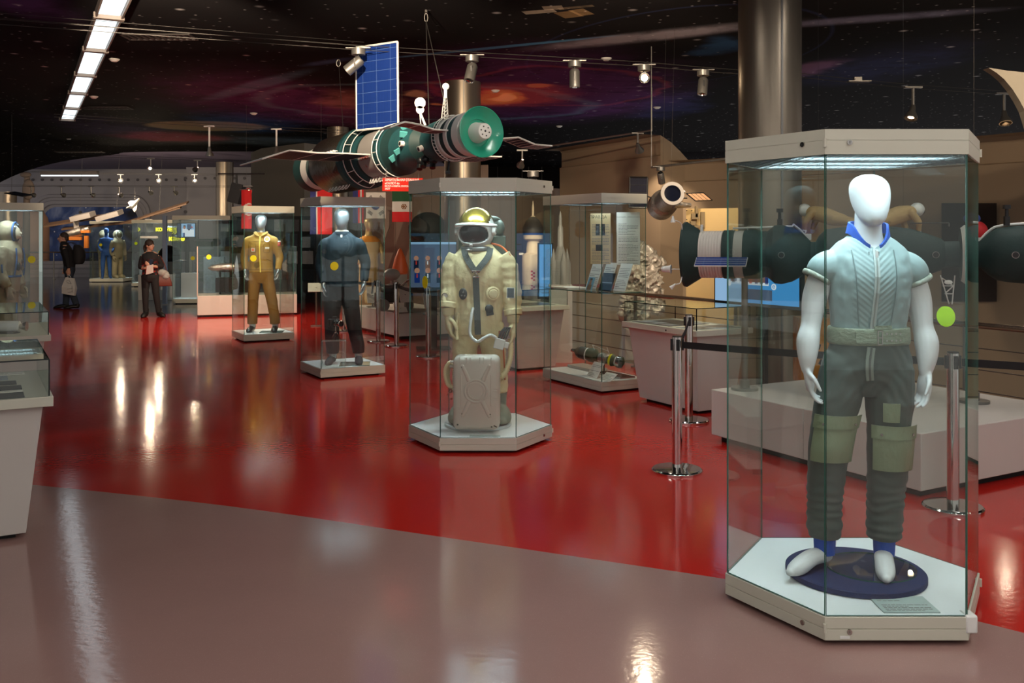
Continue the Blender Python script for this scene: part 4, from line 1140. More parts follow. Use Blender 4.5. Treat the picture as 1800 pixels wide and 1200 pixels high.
# ------------------------------------------------------------------ two silver mannequins in uniforms
def uniform_mannequin(label, loc, rz, jk, tr, spec):
    t = thing('mannequin', label, 'mannequin', loc, rz)
    k = 1.03
    g = spec.get
    mb = MB(); head_egg(mb, g('hx', 0), -.01, 1.638, k)
    mb.stack([(1.47, 0, .012, .1, .08), (1.55, 0, .01, .075, .07), (1.6, 0, .006, .062, .064), (1.66, g('hx', 0), .004, .056, .06), (1.72, g('hx', 0), .004, .055, .06)])
    mb.stack([(.84, 0, .0, .15, .09), (.95, 0, 0, .16, .1), (1.1, 0, 0, .15, .095), (1.3, 0, 0, .165, .108), (1.44, 0, 0, .17, .1), (1.5, 0, .008, .12, .08)])
    for s_, A in ((-1, g('L')), (1, g('R'))):
        sh, el, wr = A
        arm(mb, [sh, [(a+b)/2 for a, b in zip(sh, el)], el, wr], [.055, .052, .042, .03])
        hand(mb, wr, (-.12*s_, -.12, -1), (-.8*s_, -.3, 0), (-.3*s_, -1, 0), 1.05, .8, 1.15)
    for s_, lg in ((-1, g('LL')), (1, g('RL'))):
        mb.tube([p[:3] for p in lg]+[(lg[-1][0], lg[-1][1], .06)], [p[3]*.72 for p in lg]+[.038], 12, 3, round_ends=True)
    for h_, to in (g('LF'), g('RF')): foot(mb, h_, to, 1.0)
    me = fuse(mb, .007, 4, [MANS]); clampz(me, .002); link_mesh('body', me, t)
    hem = g('hem')
    TR = [(hem, 0, 0, .195, .135), (hem+.04, 0, 0, .192, .132), (1.12, 0, 0, .186, .128), (1.25, 0, -.004, .19, .13), (1.38, 0, -.006, .2, .132), (1.46, 0, 0, .2, .118), (1.52, 0, .006, .18, .1), (1.56, 0, .01, .13, .085), (1.595, 0, .01, .085, .075)]
    mb = MB(); mb.stack(TR)
    for A in (g('L'), g('R')):
        sh, el, wr = [Vector(a) for a in A]
        mid = (sh+el)/2; lo = el+(wr-el)*.94
        mb.tube([sh+Vector((-sh.x*.45, 0, .0)), sh+Vector((0, 0, -.02)), mid, el, (el+lo)/2, lo], [.066, .076, .07, .062, .056, .048], 18, 4)
    me = fuse(mb, .008, 3, [jk], folds(.008, 7, 8, loc[0])); link_mesh('jacket', me, t)
    PV = [(.78, 0, .004, .1, .09), (.84, 0, .004, .17, .11), (.92, 0, .004, .19, .122), (1.0, 0, 0, .182, .12), (1.06, 0, 0, .176, .118)]
    mb = MB(); mb.stack(PV)
    for lg in (g('LL'), g('RL')): mb.tube([p[:3] for p in lg], [p[3] for p in lg], 18, 4)
    me = fuse(mb, .009, 3, [tr], folds(.009, 6, 7, loc[1])); link_mesh('trousers', me, t)
    return t, TR, PV
NAVY = mat('jersey_navy', (24, 44, 56), .8, var=.08); NAVYT = mat('trouser_charcoal', (24, 27, 33), .75, var=.08)
t, TR, PV = uniform_mannequin('silver headed mannequin in a dark blue jersey suit beside a camera', (VC.x+.0, VC.y-.02, .122), .12, NAVY, NAVYT, dict(
    L=((-.2, 0, 1.46), (-.262, .02, 1.2), (-.215, -.04, .965)), R=((.2, 0, 1.46), (.285, .02, 1.22), (.268, -.03, .985)), hem=.93,
    LL=[(-.1, 0, .95, .1), (-.108, 0, .8, .11), (-.118, -.01, .6, .096), (-.118, 0, .35, .085), (-.112, 0, .2, .08), (-.112, 0, .12, .072)],
    RL=[(.1, 0, .95, .1), (.1, 0, .8, .11), (.125, -.01, .6, .096), (.165, 0, .35, .083), (.195, 0, .2, .078), (.2, 0, .12, .07)],
    LF=((-.11, .03, 0), (-.16, -.2, 0)), RF=((.2, .03, 0), (.215, -.2, 0))))
for h_, to in (((-.11, .03, 0), (-.16, -.2, 0)), ((.2, .03, 0), (.215, -.2, 0))):
    mb = MB(); foot(mb, h_, to, 1.0, 1.14); mb.tube([(*h_[:2], .05), (h_[0], h_[1], .14)], [.045, .05], 14); me = fuse(mb, .008, 3, [mat('sock_grey', (58, 62, 66), .85)]); clampz(me, 0); link_mesh('sock', me, t)
m = MB(mat('shirt_white', (205, 208, 204), .7)); m.lathe([(.088, 1.575), (.082, 1.6), (.074, 1.618), (.066, 1.615)], 30, Matrix.Translation((0, .008, 0))); ribbon(m, TR, [(0, 1.6), (.0, 1.53)], .022, .008, .004); m.build('undershirt', t, label='white undershirt collar')
m = MB(NAVY); ribbon(m, TR, [(-.11, 1.36), (-.06, 1.38), (0, 1.33), (.06, 1.38), (.11, 1.36)], .008, .006, .004); ribbon(m, TR, [(-.15, 1.02), (-.06, 1.06)], .008, .006, .004); ribbon(m, TR, [(.06, 1.06), (.15, 1.02)], .008, .006, .004); m.build('pocket_seams', t, smooth=0)
m = MB(mat('rib_navy', (30, 48, 62), .8))
m.lathe([(.098, 1.555), (.1, 1.58), (.09, 1.6), (.085, 1.59)], 30, Matrix.Translation((0, .008, 0))); m.build('neck_rib', t)

OCH = mat('cotton_ochre', (150, 114, 40), .75, sheen=.05, var=.08); OCHT = mat('cotton_ochre_trousers', (128, 92, 36), .78, var=.08)
t, TR, PV = uniform_mannequin('silver headed mannequin in an ochre zip jacket and trousers with badges', (OC.x-.02, OC.y-.02, .122), .1, OCH, OCHT, dict(
    L=((-.2, 0, 1.47), (-.27, .03, 1.2), (-.245, -.04, .985)), R=((.2, 0, 1.47), (.285, .03, 1.2), (.275, -.04, .985)), hem=.955,
    LL=[(-.1, 0, .95, .095), (-.105, 0, .8, .1), (-.12, -.01, .58, .088), (-.132, 0, .35, .08), (-.138, 0, .2, .08), (-.138, 0, .12, .078)],
    RL=[(.1, 0, .95, .095), (.11, 0, .8, .1), (.155, -.01, .58, .088), (.195, 0, .35, .08), (.215, 0, .2, .08), (.22, 0, .12, .078)],
    LF=((-.14, .03, 0), (-.17, -.2, 0)), RF=((.22, .03, 0), (.23, -.2, 0))))
for h_, to in (((-.14, .03, 0), (-.17, -.21, 0)), ((.22, .03, 0), (.23, -.21, 0))):
    mb = MB(); foot(mb, h_, to, 1.0, 1.18); mb.tube([(*h_[:2], .05), (h_[0], h_[1], .15)], [.05, .055], 14); me = fuse(mb, .008, 3, [mat('boot_black', (26, 25, 24), .35)]); clampz(me, 0); o = link_mesh('boot', me, t)
    m = MB(mat('lace_white', (170, 168, 160), .7)); d = Vector(to)-Vector(h_)
    for k in (.3, .42, .54): p = Vector(h_)+d*k; m.cyl(p+Vector((-.03, 0, .1-k*.06)), p+Vector((.03, 0, .1-k*.06)), .004, seg=6)
    m.build('laces', o)
m = MB(mat('zip_yellow', (226, 204, 84), .6)); ribbon(m, TR, [(0, 1.53), (.0, 1.25), (.012, .955)], .016, .007, .004); m.build('zip', t, smooth=0)
m = MB(OCH); m.tube([(-.09, .02, 1.6), (-.075, -.075, 1.575), (-.02, -.11, 1.53)], [.02, .03, .012], 10, 4, flat=(1, .5)); m.tube([(.09, .02, 1.6), (.075, -.075, 1.575), (.02, -.11, 1.53)], [.02, .03, .012], 10, 4, flat=(1, .5)); m.build('collar', t)
m = MB(mat('stitch_ochre', (112, 84, 28), .8))
for s_ in (-1, 1):
    ribbon(m, TR, [(s_*.06, 1.41), (s_*.15, 1.41)], .006, .006, .003); ribbon(m, TR, [(s_*.06, 1.41), (s_*.06, 1.29), (s_*.075, 1.27)], .006, .006, .003, 3); ribbon(m, TR, [(s_*.15, 1.41), (s_*.15, 1.29), (s_*.135, 1.27)], .006, .006, .003, 3); ribbon(m, TR, [(s_*.075, 1.27), (s_*.135, 1.27)], .006, .006, .003); ribbon(m, TR, [(s_*.17, 1.13), (s_*.1, 1.17)], .008, .006, .003)
ribbon(m, TR, [(-.18, 1.0), (0, 1.0), (.18, 1.0)], .006, .006, .003); ribbon(m, TR, [(-.17, 1.44), (0, 1.45), (.17, 1.44)], .006, .006, .003)
m.build('stitching', t, smooth=0)
m = MB(WHITEP); ribbon(m, TR, [(.085, 1.345), (.145, 1.345)], .03, .009, .004); m.build('name_tag', t, smooth=0, label='white name tag')
m = MB(WHITEP); M = axis_mat((.11, fronty(TR, 1.475, .11)-.012, 1.485), (.1, -1, .25)); m.lathe([(.046, 0), (.046, .005), (.036, .0055)], 24, M, None); m.m(mat('badge_red', (172, 50, 44), .6)); m.lathe([(.036, .005), (.026, .006)], 24, M, cap=False); m.m(mat('badge_gold', (206, 184, 110), .6)); m.lathe([(.026, .006), (.001, .0062)], 24, M, cap=False); m.build('round_badge', t, label='round white badge with a red ring')
m = MB(WHITEP); ribbon(m, TR, [(-.135, 1.315), (-.075, 1.315)], .055, .009, .003); m.m(mat('badge_orange', (214, 112, 62), .6)); ribbon(m, TR, [(-.128, 1.316), (-.085, 1.316)], .04, .0125, .002); m.build('square_badge', t, smooth=0, label='square badge with an orange picture')
m = MB(mat('badge_red', (172, 50, 44), .6)); M = basis((.3, -.075, 1.42), (.75, -.6, 0), (.1, 0, 1)); mm_ = MB(MATS['badge_red']); mm_.box((-.03, -.04, 0), (.03, .04, .006)); mm_.m(WHITEP); mm_.box((-.03, .018, .006), (.03, .04, .008)); mm_.m(MATS['badge_gold']); mm_.obox((0, -.01, .007), (.018, .018, .003)); mm_.xf(M); mm_.build('sleeve_patch', t, smooth=0, label='red sleeve patch with a white top band')
for c, lab in ((VC, 'glass foot plate under the mannequin in dark blue'), (OC, 'glass foot plate under the mannequin in ochre')):
    t = thing('foot_plate', lab, 'stand', loc_pt(c, -.02, -.3, .1225, .12), .12); MB().slab([(0, 0, 0), (.36, 0, 0), (.36, .36, 0), (0, .36, 0)], .004).build('glass_sheet', t, smooth=0)
# ---- camera on a small tripod on a clear acrylic plinth beside the dark blue suit
cb = loc_pt(VC, -.2, -.28, .122)
t = thing('acrylic_stand', 'clear acrylic box stand in front of the dark blue suit', 'stand', cb, .12)
q = rect(.27, .12)
for i in range(4):
    if i == 2: continue
    MB().pane(q[i], q[(i+1) % 4], 0, .31, .004, edge=mat('acrylic_edge', (190, 205, 205), .2)).build('side_panel', t, smooth=0)
MB().slab([(a, b, .31) for a, b in q], .005, edge=MATS['acrylic_edge']).build('top_panel', t, smooth=0)
t = thing('camera_tripod', 'small silver tripod with a dark still camera on the acrylic stand', 'camera', (cb.x+.02, cb.y, .438), .12)
for k in range(3):
    a = 2*PI*k/3+.5; MB(CHROME).cyl((.07*math.cos(a), .04*math.sin(a), .004), (0, 0, .11), .004, seg=8).build('leg', t)
m = MB(CHROME); m.cyl((0, 0, .09), (0, 0, .16), .006); m.build('column', t)
m = MB(BLACKP); m.box((-.085, -.025, .16), (.045, .03, .25)); m.box((-.085, -.05, .17), (-.055, -.02, .25)); m.box((-.04, -.02, .25), (.015, .025, .28)); m.build('camera_body', t, bevel=.006)
m = MB(); M = axis_mat((-.01, -.02, .205), (.62, -.75, -.02)); m.lathe([(.036, 0), (.036, .03), (.04, .032), (.04, .06), (.034, .064), (.034, .1), (.04, .104), (.04, .125), (.034, .128), (.03, .115), (.001, .11)], 28, M, [BLACKP, STEEL, STEEL, BLACKP, STEEL, STEEL, STEEL, STEEL, BLACKP, BLACKP]); m.build('lens', t)
# ================================================================== SPACESUITS
SUIT = mat('suit_canvas', (220, 204, 156), .75, var=.14, vscale=3.5, bump=(30, .25, (1, 1, 1)))
SUITG = mat('glove_canvas', (214, 200, 154), .7, var=.1, bump=(30, .3, (1, 1, 1)))
BOOTM = mat('boot_suede', (132, 134, 116), .8, var=.1)
STRAP = mat('strap_grey', (70, 74, 70), .7, bump=(160, .3, (1, 1, 1)))
HELM = mat('helmet_white', (222, 224, 218), .28, var=.03)
VISD = mat('visor_dark', (20, 20, 22), .06, coat=.6)
GOLD = mat('visor_gold', (196, 170, 72), .22, .9, var=.08, vscale=5)
ORNG = mat('piping_orange', (206, 98, 36), .6)
RUB = mat('rubber_dark', (44, 42, 40), .5)
def spacesuit():
    X0 = (840-900)/F*7.9
    t = thing('spacesuit', 'cream spacesuit with a white gold visored helmet and grey harness straps', 'spacesuit', (X0, 7.93, .147))
    TR = [(.72, .0, .0, .19, .15), (.85, .0, 0, .2, .155), (.98, .005, 0, .196, .15), (1.1, .005, 0, .205, .155), (1.2, .005, -.003, .215, .16), (1.3, .0, 0, .22, .155), (1.37, 0, .005, .2, .14), (1.42, -.005, .008, .15, .12), (1.46, -.01, .008, .12, .11)]
    Lp = [(-.16, 0, 1.36), (-.212, .0, 1.25), (-.232, -.01, 1.12), (-.236, -.03, 1.02), (-.245, -.05, .95)]
    Rp = [(.18, 0, 1.36), (.245, .0, 1.25), (.272, -.005, 1.12), (.282, -.02, 1.0), (.292, -.04, .89)]
    mb = MB(); mb.stack(TR)
    for p in (Lp, Rp): mb.tube(p, [.095, .09, .08, .075, .066], 20, 4)
    for lg in (((-.09, 0, .8), (-.11, 0, .55), (-.12, 0, .3), (-.125, 0, .22)), ((.1, 0, .8), (.13, 0, .55), (.155, 0, .36), (.16, 0, .24))): mb.tube(lg, [.115, .1, .09, .084], 20, 4)
    fa = folds(.012, 6, 8, 2.0)
    def fs(co, n):
        r = fa(co, n)
        wl = math.exp(-((co.z-1.02)/.14)**2)
        r += .004*wl*math.sin(co.x*2*PI/.05+noise.noise(co*5)*4)
        arm_ = 1 if abs(co.x) > .2 else 0
        r += .0018*arm_*math.sin(co.z*2*PI/.07+noise.noise(co*6)*2)
        return r
    link_mesh('suit_body', fuse(mb, .0085, 3, [SUIT], fs), t)
    for c, nn in ((Lp[-1], (-.1, -.2, -1)), (Rp[-1], (.1, -.2, -1))):
        m = MB(SUIT); m.lathe([(.06, .01), (.072, .012), (.076, 0), (.074, -.012), (.078, -.024), (.076, -.036), (.062, -.04)], 28, axis_mat(c, nn)); m.build('wrist_ring', t, smooth=70)
    for c, dd, n_, td in ((Lp[-1], (.06, -.12, -1), (.75, .2, 0), (.4, -1, 0)), (Rp[-1], (-.02, -.1, -1), (-.8, .1, 0), (-.3, -1, 0))):
        mb = MB(); W = Vector(c)+Vector(dd).normalized()*.075; mb.tube([Vector(c)+Vector((0, 0, -.01)), W], [.058, .046], 16)
        hand(mb, W, dd, n_, td, 1.22, .75, 1.3); link_mesh('glove', fuse(mb, .006, 3, [SUITG]), t)
    for h_, to in (((-.13, .04, 0), (-.165, -.2, 0)), ((.165, .04, 0), (.2, -.2, 0))):
        mb = MB(); foot(mb, h_, to, 1.5, 1.35); mb.tube([(*h_[:2], .05), (h_[0], h_[1]-.01, .16), (h_[0], h_[1]-.02, .27)], [.066, .072, .08], 18, 3)
        me = fuse(mb, .008, 4, [BOOTM], folds(.004, 9, 14, 4.0)); clampz(me, .016); o = link_mesh('boot', me, t)
        m = MB(mat('sole_brown', (84, 54, 42), .7)); d = Vector(to)-Vector(h_)
        m.tube([Vector(h_)+d*a+Vector((0, 0, .011)) for a in (-.12, 0, .3, .7, 1.0, 1.06)], [.03, .056, .058, .06, .045, .02], 16, 2, flat=(1, .18)); m.build('sole', o)
    # neck ring and helmet
    m = MB(GREYM); m.lathe([(.118, 1.405), (.135, 1.41), (.138, 1.432), (.128, 1.445), (.11, 1.45)], 40, Matrix.Translation((-.01, -.005, 0))); m.build('neck_ring', t, smooth=60)
    hc = Vector((-.014, -.015, 1.583)); yaw = Matrix.Rotation(-.22, 3, 'Z')
    he = thing
    H = MB(HELM)
    # shell with a face opening
    n1, n2 = 48, 28
    G = []
    for i in range(n2+1):
        ph = -1.15+(PI/2+1.15)*i/n2
        row = []
        for j in range(n1):
            a = 2*PI*j/n1
            row.append((math.cos(ph)*math.sin(a), -math.cos(ph)*math.cos(a), math.sin(ph)))
        G.append(row)
    def shell(mb, sc, keep):
        vs = [[mb.v(hc+yaw @ Vector((x*sc[0], y*sc[1], z*sc[2]))) for x, y, z in r] for r in G]
        for i in range(n2):
            for j in range(n1):
                k = (j+1) % n1
                cx_, cy_, cz_ = [(G[i][j][q]+G[i+1][k][q])/2 for q in range(3)]
                if keep(cx_, cy_, cz_): mb.f([vs[i][j], vs[i][k], vs[i+1][k], vs[i+1][j]])
    opening = lambda x, y, z: y < 0 and (abs(x/.84)**2.6+abs((z+.2)/.44)**2.6) < 1
    shell(H, (.152, .165, .178), lambda x, y, z: not opening(x, y, z))
    ho = H.build('helmet', t, smooth=180); sd = ho.modifiers.new('thick', 'SOLIDIFY'); sd.thickness = .008; sd.offset = -1
    m = MB(VISD); shell(m, (.145, .16, .17), lambda x, y, z: y < .1 and abs(x) < .95 and -.7 < z < .3); m.build('face_visor', ho, smooth=180)
    m = MB(GOLD); shell(m, (.158, .174, .185), lambda x, y, z: z > .24 and y < .4 and abs(x) < .82); o = m.build('gold_visor', ho, smooth=180); sd = o.modifiers.new('thick', 'SOLIDIFY'); sd.thickness = .005
    m = MB(HELM)
    rim = [(math.sin(a)*.95, -math.cos(a)*.95, .24-.06*abs(math.sin(a))**2) for a in [math.radians(-112+224*i/28) for i in range(29)]]
    m.tube([hc+yaw @ Vector((x*.176, y*.19-.008, z*.184)) for x, y, z in rim], .0095, 10, 2, flat=(1, 1.3), round_ends=True)
    rim2 = [(x*1.02, y*1.02, z+.05) for x, y, z in rim]; m.tube([hc+yaw @ Vector((x*.158, y*.176, z*.184)) for x, y, z in rim2], .006, 10, 2, round_ends=True)
    m.build('visor_frame', ho, smooth=60)
    m = MB(HELM); fr = []
    for i in range(44):
        a = 2*PI*i/44; x = .84*math.copysign(abs(math.cos(a))**(2/2.6), math.cos(a)); z = -.2+.44*math.copysign(abs(math.sin(a))**(2/2.6), math.sin(a)); y = -math.sqrt(max(.05, 1-x*x-z*z)); fr.append(hc+yaw @ Vector((x*.153, y*.167, z*.179)))
    m.tube(fr+[fr[0]], .007, 8, 1, cap=False); m.build('face_frame', ho, smooth=70)
    for s_ in (-1, 1):
        m = MB(HELM); m.cyl(hc+yaw @ Vector((s_*.145, -.02, -.01)), hc+yaw @ Vector((s_*.172, -.02, -.01)), .04, .034, 22); m.m(GREYM); m.cyl(hc+yaw @ Vector((s_*.17, -.02, -.01)), hc+yaw @ Vector((s_*.178, -.02, -.01)), .016, seg=14); m.build('ear_hub', ho, bevel=.003)
    m = MB(STEEL); m.obox(hc+yaw @ Vector((0, -.165, -.128)), (.03, .02, .02)); m.obox(hc+yaw @ Vector((-.02, -.15, -.165)), (.05, .02, .012)); m.build('latch', ho, bevel=.002)
    # harness
    m = MB(STRAP); ribbon(m, TR, [(-.115, 1.435), (-.09, 1.36), (-.018, 1.245)], .05, .014, .006); m.build('shoulder_strap', t, smooth=0)
    m = MB(STRAP); ribbon(m, TR, [(.105, 1.435), (.085, 1.36), (-.006, 1.245)], .05, .014, .006); m.build('shoulder_strap', t, smooth=0)
    m = MB(STRAP); ribbon(m, TR, [(-.012, 1.205), (-.004, 1.0), (.006, .73)], .052, .016, .006); m.build('centre_strap', t, smooth=0)
    m = MB(STEEL); yb = fronty(TR, 1.23, 0)-.022
    for a, b in (((-.045, 1.25), (.025, 1.25)), ((-.045, 1.25), (-.012, 1.235)), ((.025, 1.25), (-.012, 1.235)), ((-.03, 1.2), (-.012, 1.235)), ((.01, 1.2), (-.012, 1.235)), ((-.035, 1.2), (.02, 1.2))): m.cyl((a[0], yb, a[1]), (b[0], yb, b[1]), .005, seg=8)
    m.build('buckle', t)
    def disc(name, x, z, prof, mats, lab=None, kx=1.0, surf=None, nrm=None):
        p = Vector((x, fronty(TR, z, x)-.004, z)) if surf is None else Vector(surf)
        M = axis_mat(p, nrm or (x*2.2, -1, 0)) @ Matrix.Diagonal((kx, 1, 1, 1)); m = MB(); m.lathe(prof, 28, M, mats); return m.build(name, t, smooth=50, label=lab)
    o = disc('valve', -.115, 1.06, [(.045, 0), (.047, .012), (.038, .018), (.001, .018)], [RUB, RUB, RUB], 'dark oval valve', .75)
    m = MB(GREYM)
    for dx, dz in ((0, .014), (-.012, -.012), (.012, -.014)):
        p = Vector((-.115+dx, fronty(TR, 1.06, -.115)-.025, 1.06+dz)); m.cyl(p, p+Vector((-.1, -1, 0))*.006, .007, seg=12)
    m.build('valve_port', o)
    disc('pressure_gauge', .125, 1.06, [(.06, 0), (.06, .016), (.048, .022), (.04, .018), (.034, .026), (.001, .026)], [SUIT, SUIT, SUIT, SUIT, SUITG], 'round padded gauge cover')
    disc('regulator_knob', .095, .94, [(.034, 0), (.034, .016), (.026, .024), (.001, .024)], [RUB]*3, 'dark round knob')
    m = MB(RUB); ribbon(m, TR, [(.1, .92), (.105, .885)], .06, .012, .005); m.build('knob_pocket', t, smooth=0)
    disc('arm_disc', 0, 0, [(.045, 0), (.045, .01), (.03, .016), (.026, .012), (.001, .014)], [SUIT, SUIT, RUB, HELM], 'round white disc on the sleeve', 1, (-.262, -.085, 1.035), (-.4, -1, 0))
    m = MB(HELM); M = basis((.272, -.094, 1.065), (.95, -.3, 0), (.15, 0, 1)); m.box((-.034, -.044, -.002), (.034, .044, .003)); m.m(mat('patch_slate', (66, 72, 78), .6)); m.box((-.029, -.039, .003), (.029, .039, .005)); m.xf(M); m.build('sleeve_patch', t, smooth=0, label='square slate patch in a white border')
    m = MB(ORNG); m.tube([(.11, .0, 1.47), (.2, -.02, 1.44), (.275, -.045, 1.35), (.318, -.04, 1.2), (.338, -.03, 1.05)], .008, 8, 5); m.tube([(.205, -.12, .72), (.215, -.1, .55), (.225, -.07, .35)], .006, 8, 4); m.build('orange_piping', t, smooth=60)
    m = MB(mat('pouch_rust', (150, 72, 34), .6)); m.obox((.2, -.14, .735), (.055, .02, .05), Matrix.Rotation(.5, 3, 'Z')); m.build('rust_pouch', t, bevel=.005)
    # backpack seen over the right shoulder
    m = MB(mat('pack_green', (78, 88, 78), .6)); m.obox((.03, .2, 1.28), (.4, .16, .5)); m.tube([(.1, .12, 1.68), (.17, .17, 1.66), (.19, .2, 1.56), (.18, .2, 1.46)], .022, 12, 4); m.ell((.17, .17, 1.6), (.05, .06, .07)); m.build('backpack', t, bevel=.03)
    # hoses
    def hose(pts, r, name, mt=HELM):
        q = cr([tuple(p) for p in pts], 14); m = MB(mt)
        m.tube(q, [r*(1+.14*(1 if i % 2 else -1)) for i in range(len(q))], 10); return m.build(name, t, smooth=80)
    fy = fronty(TR, .95, -.04)
    hose([(-.035, fy-.02, .95), (-.05, fy-.05, .85), (-.055, fy-.07, .74), (0, fy-.1, .685), (.06, fy-.1, .715), (.11, fy-.09, .735), (.155, fy-.08, .71)], .0125, 'air_hose')
    hose([(-.155, -.1, .9), (-.17, -.11, .8), (-.165, -.13, .68)], .013, 'side_hose', SUIT)
    hose([(.27, -.08, .69), (.27, -.1, .55), (.23, -.13, .42), (.17, -.16, .36)], .022, 'side_hose', SUIT)
    bx = Vector((.18, -.2, .66))
    m = MB(HELM); m.obox(bx, (.085, .04, .085), Matrix.Rotation(.25, 3, 'Y')); m.obox(bx+Vector((.058, 0, -.01)), (.035, .035, .05), Matrix.Rotation(.25, 3, 'Y')); o = m.build('connector_box', t, bevel=.006, label='white connector box on short black hoses')
    m = MB(RUB)
    for k in range(4): m.tube([bx+Vector((-.005+.018*k, 0, .04)), bx+Vector((.012+.02*k, .01, .09)), bx+Vector((.045+.014*k, .03, .13))], .008, 8, 3)
    m.build('cable_bundle', o)
    return t
spacesuit()
m = MB(mat('disc_white', (214, 220, 220), .5, var=.02)); m.lathe([(.27, .122), (.275, .126), (.275, .142), (.27, .147), (.001, .147)], 64, Matrix.Translation((-.28, 7.88, 0))); m.top('display_disc', 'white round plinth disc under the cream spacesuit', 'stand')
sheet('caption_plate', 'clear caption plate at the front edge of the middle showcase', 'label', Matrix.Translation((-.33, 7.41, .1225)), .24, .05, mat('plate_grey', (170, 186, 182), .35), lines=2, th=.004)
# life support case standing in front of the suit
def support_case():
    CASE = mat('case_white', (206, 198, 184), .5, var=.1, vscale=5); SCUF = mat('case_scuff', (96, 92, 80), .8)
    w, h, d = .365, .585, .17
    t = thing('life_support_case', 'scuffed white suitcase with an embossed ring and cross before the spacesuit', 'equipment case', ((838-900)/F*7.55, 7.6, .147), -.05)
    mb = MB(CASE)
    sec = []
    for y, g in ((-d/2-.012, .03), (-d/2, .008), (-d/2+.03, 0), (d/2-.03, 0), (d/2, .01)):
        pts = rrect(-w/2+g, w/2-g, .006+g, h-g, .045, y, 8); sec.append(pts)
    mb.loft(sec); mb.build('shell', t, smooth=50)
    y0 = -d/2-.012
    m = MB(CASE); M = axis_mat((0, y0-.001, .315), (0, -1, 0)); m.lathe([(.098, 0), (.094, .008), (.082, .009), (.076, .002)], 44, M, cap=False); m.lathe([(.078, .0), (.074, .006), (.06, .006), (.058, -.002)], 44, M, cap=False); m.build('embossed_ring', t, smooth=60)
    m = MB(CASE)
    for sx, sz in ((-1, 1), (1, 1), (-1, -1), (1, -1)):
        a = Vector((sx*.055, y0, .315+sz*.085)); b = Vector((sx*.105, y0, .315+sz*.195))
        m.tube([a, (a+b)/2, b], [.019, .016, .014], 12, 3, flat=(1, .5), round_ends=True, up=Vector((0, 1, 0)))
    for sx in (-1, 1): m.tube([(sx*.118, y0+.003, .2), (sx*.118, y0+.003, .44)], .006, 8, round_ends=True)
    m.build('embossed_cross', t, smooth=60)
    m = MB(SCUF)
    r = random.Random(3)
    for sx, sz in ((-.1, .5), (.105, .51), (-.1, .135), (.1, .13), (.15, .04), (.12, .035), (-.14, .05)): m.obox((sx+r.uniform(-.01, .01), y0+.0005-.004*(abs(sz-.3) < .25), sz), (.012+r.random()*.02, .004, .005+r.random()*.008), Matrix.Rotation(r.uniform(-1, 1), 3, 'Y'))
    m.build('scuff_marks', t, smooth=0)
    m = MB(CASE)
    for x in (-.13, -.075, -.045, .03, .06, .12): m.obox((x, -d/2+.002, h-.03), (.006, .03, .05))
    for z in (.33, .315, .26, .245): m.obox((w/2-.03, -d/2-.003, z), (.035, .02, .006))
    m.build('ribs', t, bevel=.002)
    m = MB(STEEL)
    for k in range(26): m.cyl((-w/2-.002, -d/2+.03, .08+.017*k), (-w/2+.004, -d/2+.03, .08+.017*k), .004, seg=6)
    m.build('rivets', t)
    m = MB(CASE)
    for z in (h-.055, h-.09): m.cyl((-w/2-.035, 0, z), (-w/2+.01, 0, z), .013, seg=14)
    m.build('pipe_stubs', t)
    q = [(-w/2-.03, 0, h-.055), (-w/2-.062, 0, h-.1), (-w/2-.066, 0, h-.17), (-w/2-.045, .01, h-.24), (-w/2-.01, .02, h-.26)]
    for k in range(3):
        p = cr([(a+.008*k-.004, b+.03*k, c-.012*k) for a, b, c in q], 9); m = MB(SUIT); m.tube(p, [.015*(1+.12*(1 if i % 2 else -1)) for i in range(len(p))], 10); m.build('coiled_hose', t, smooth=80)
    m = MB(mat('fitting_copper', (150, 84, 58), .4, .6)); m.ell((-w/2-.03, -.01, h-.285), (.016, .016, .018)); m.cyl((-w/2-.03, -.01, h-.285), (-w/2-.055, -.02, h-.32), .004); m.cyl((-w/2-.01, -.05, h-.34), (-w/2-.025, -.06, h-.34), .006); m.build('fittings', t)
support_case()

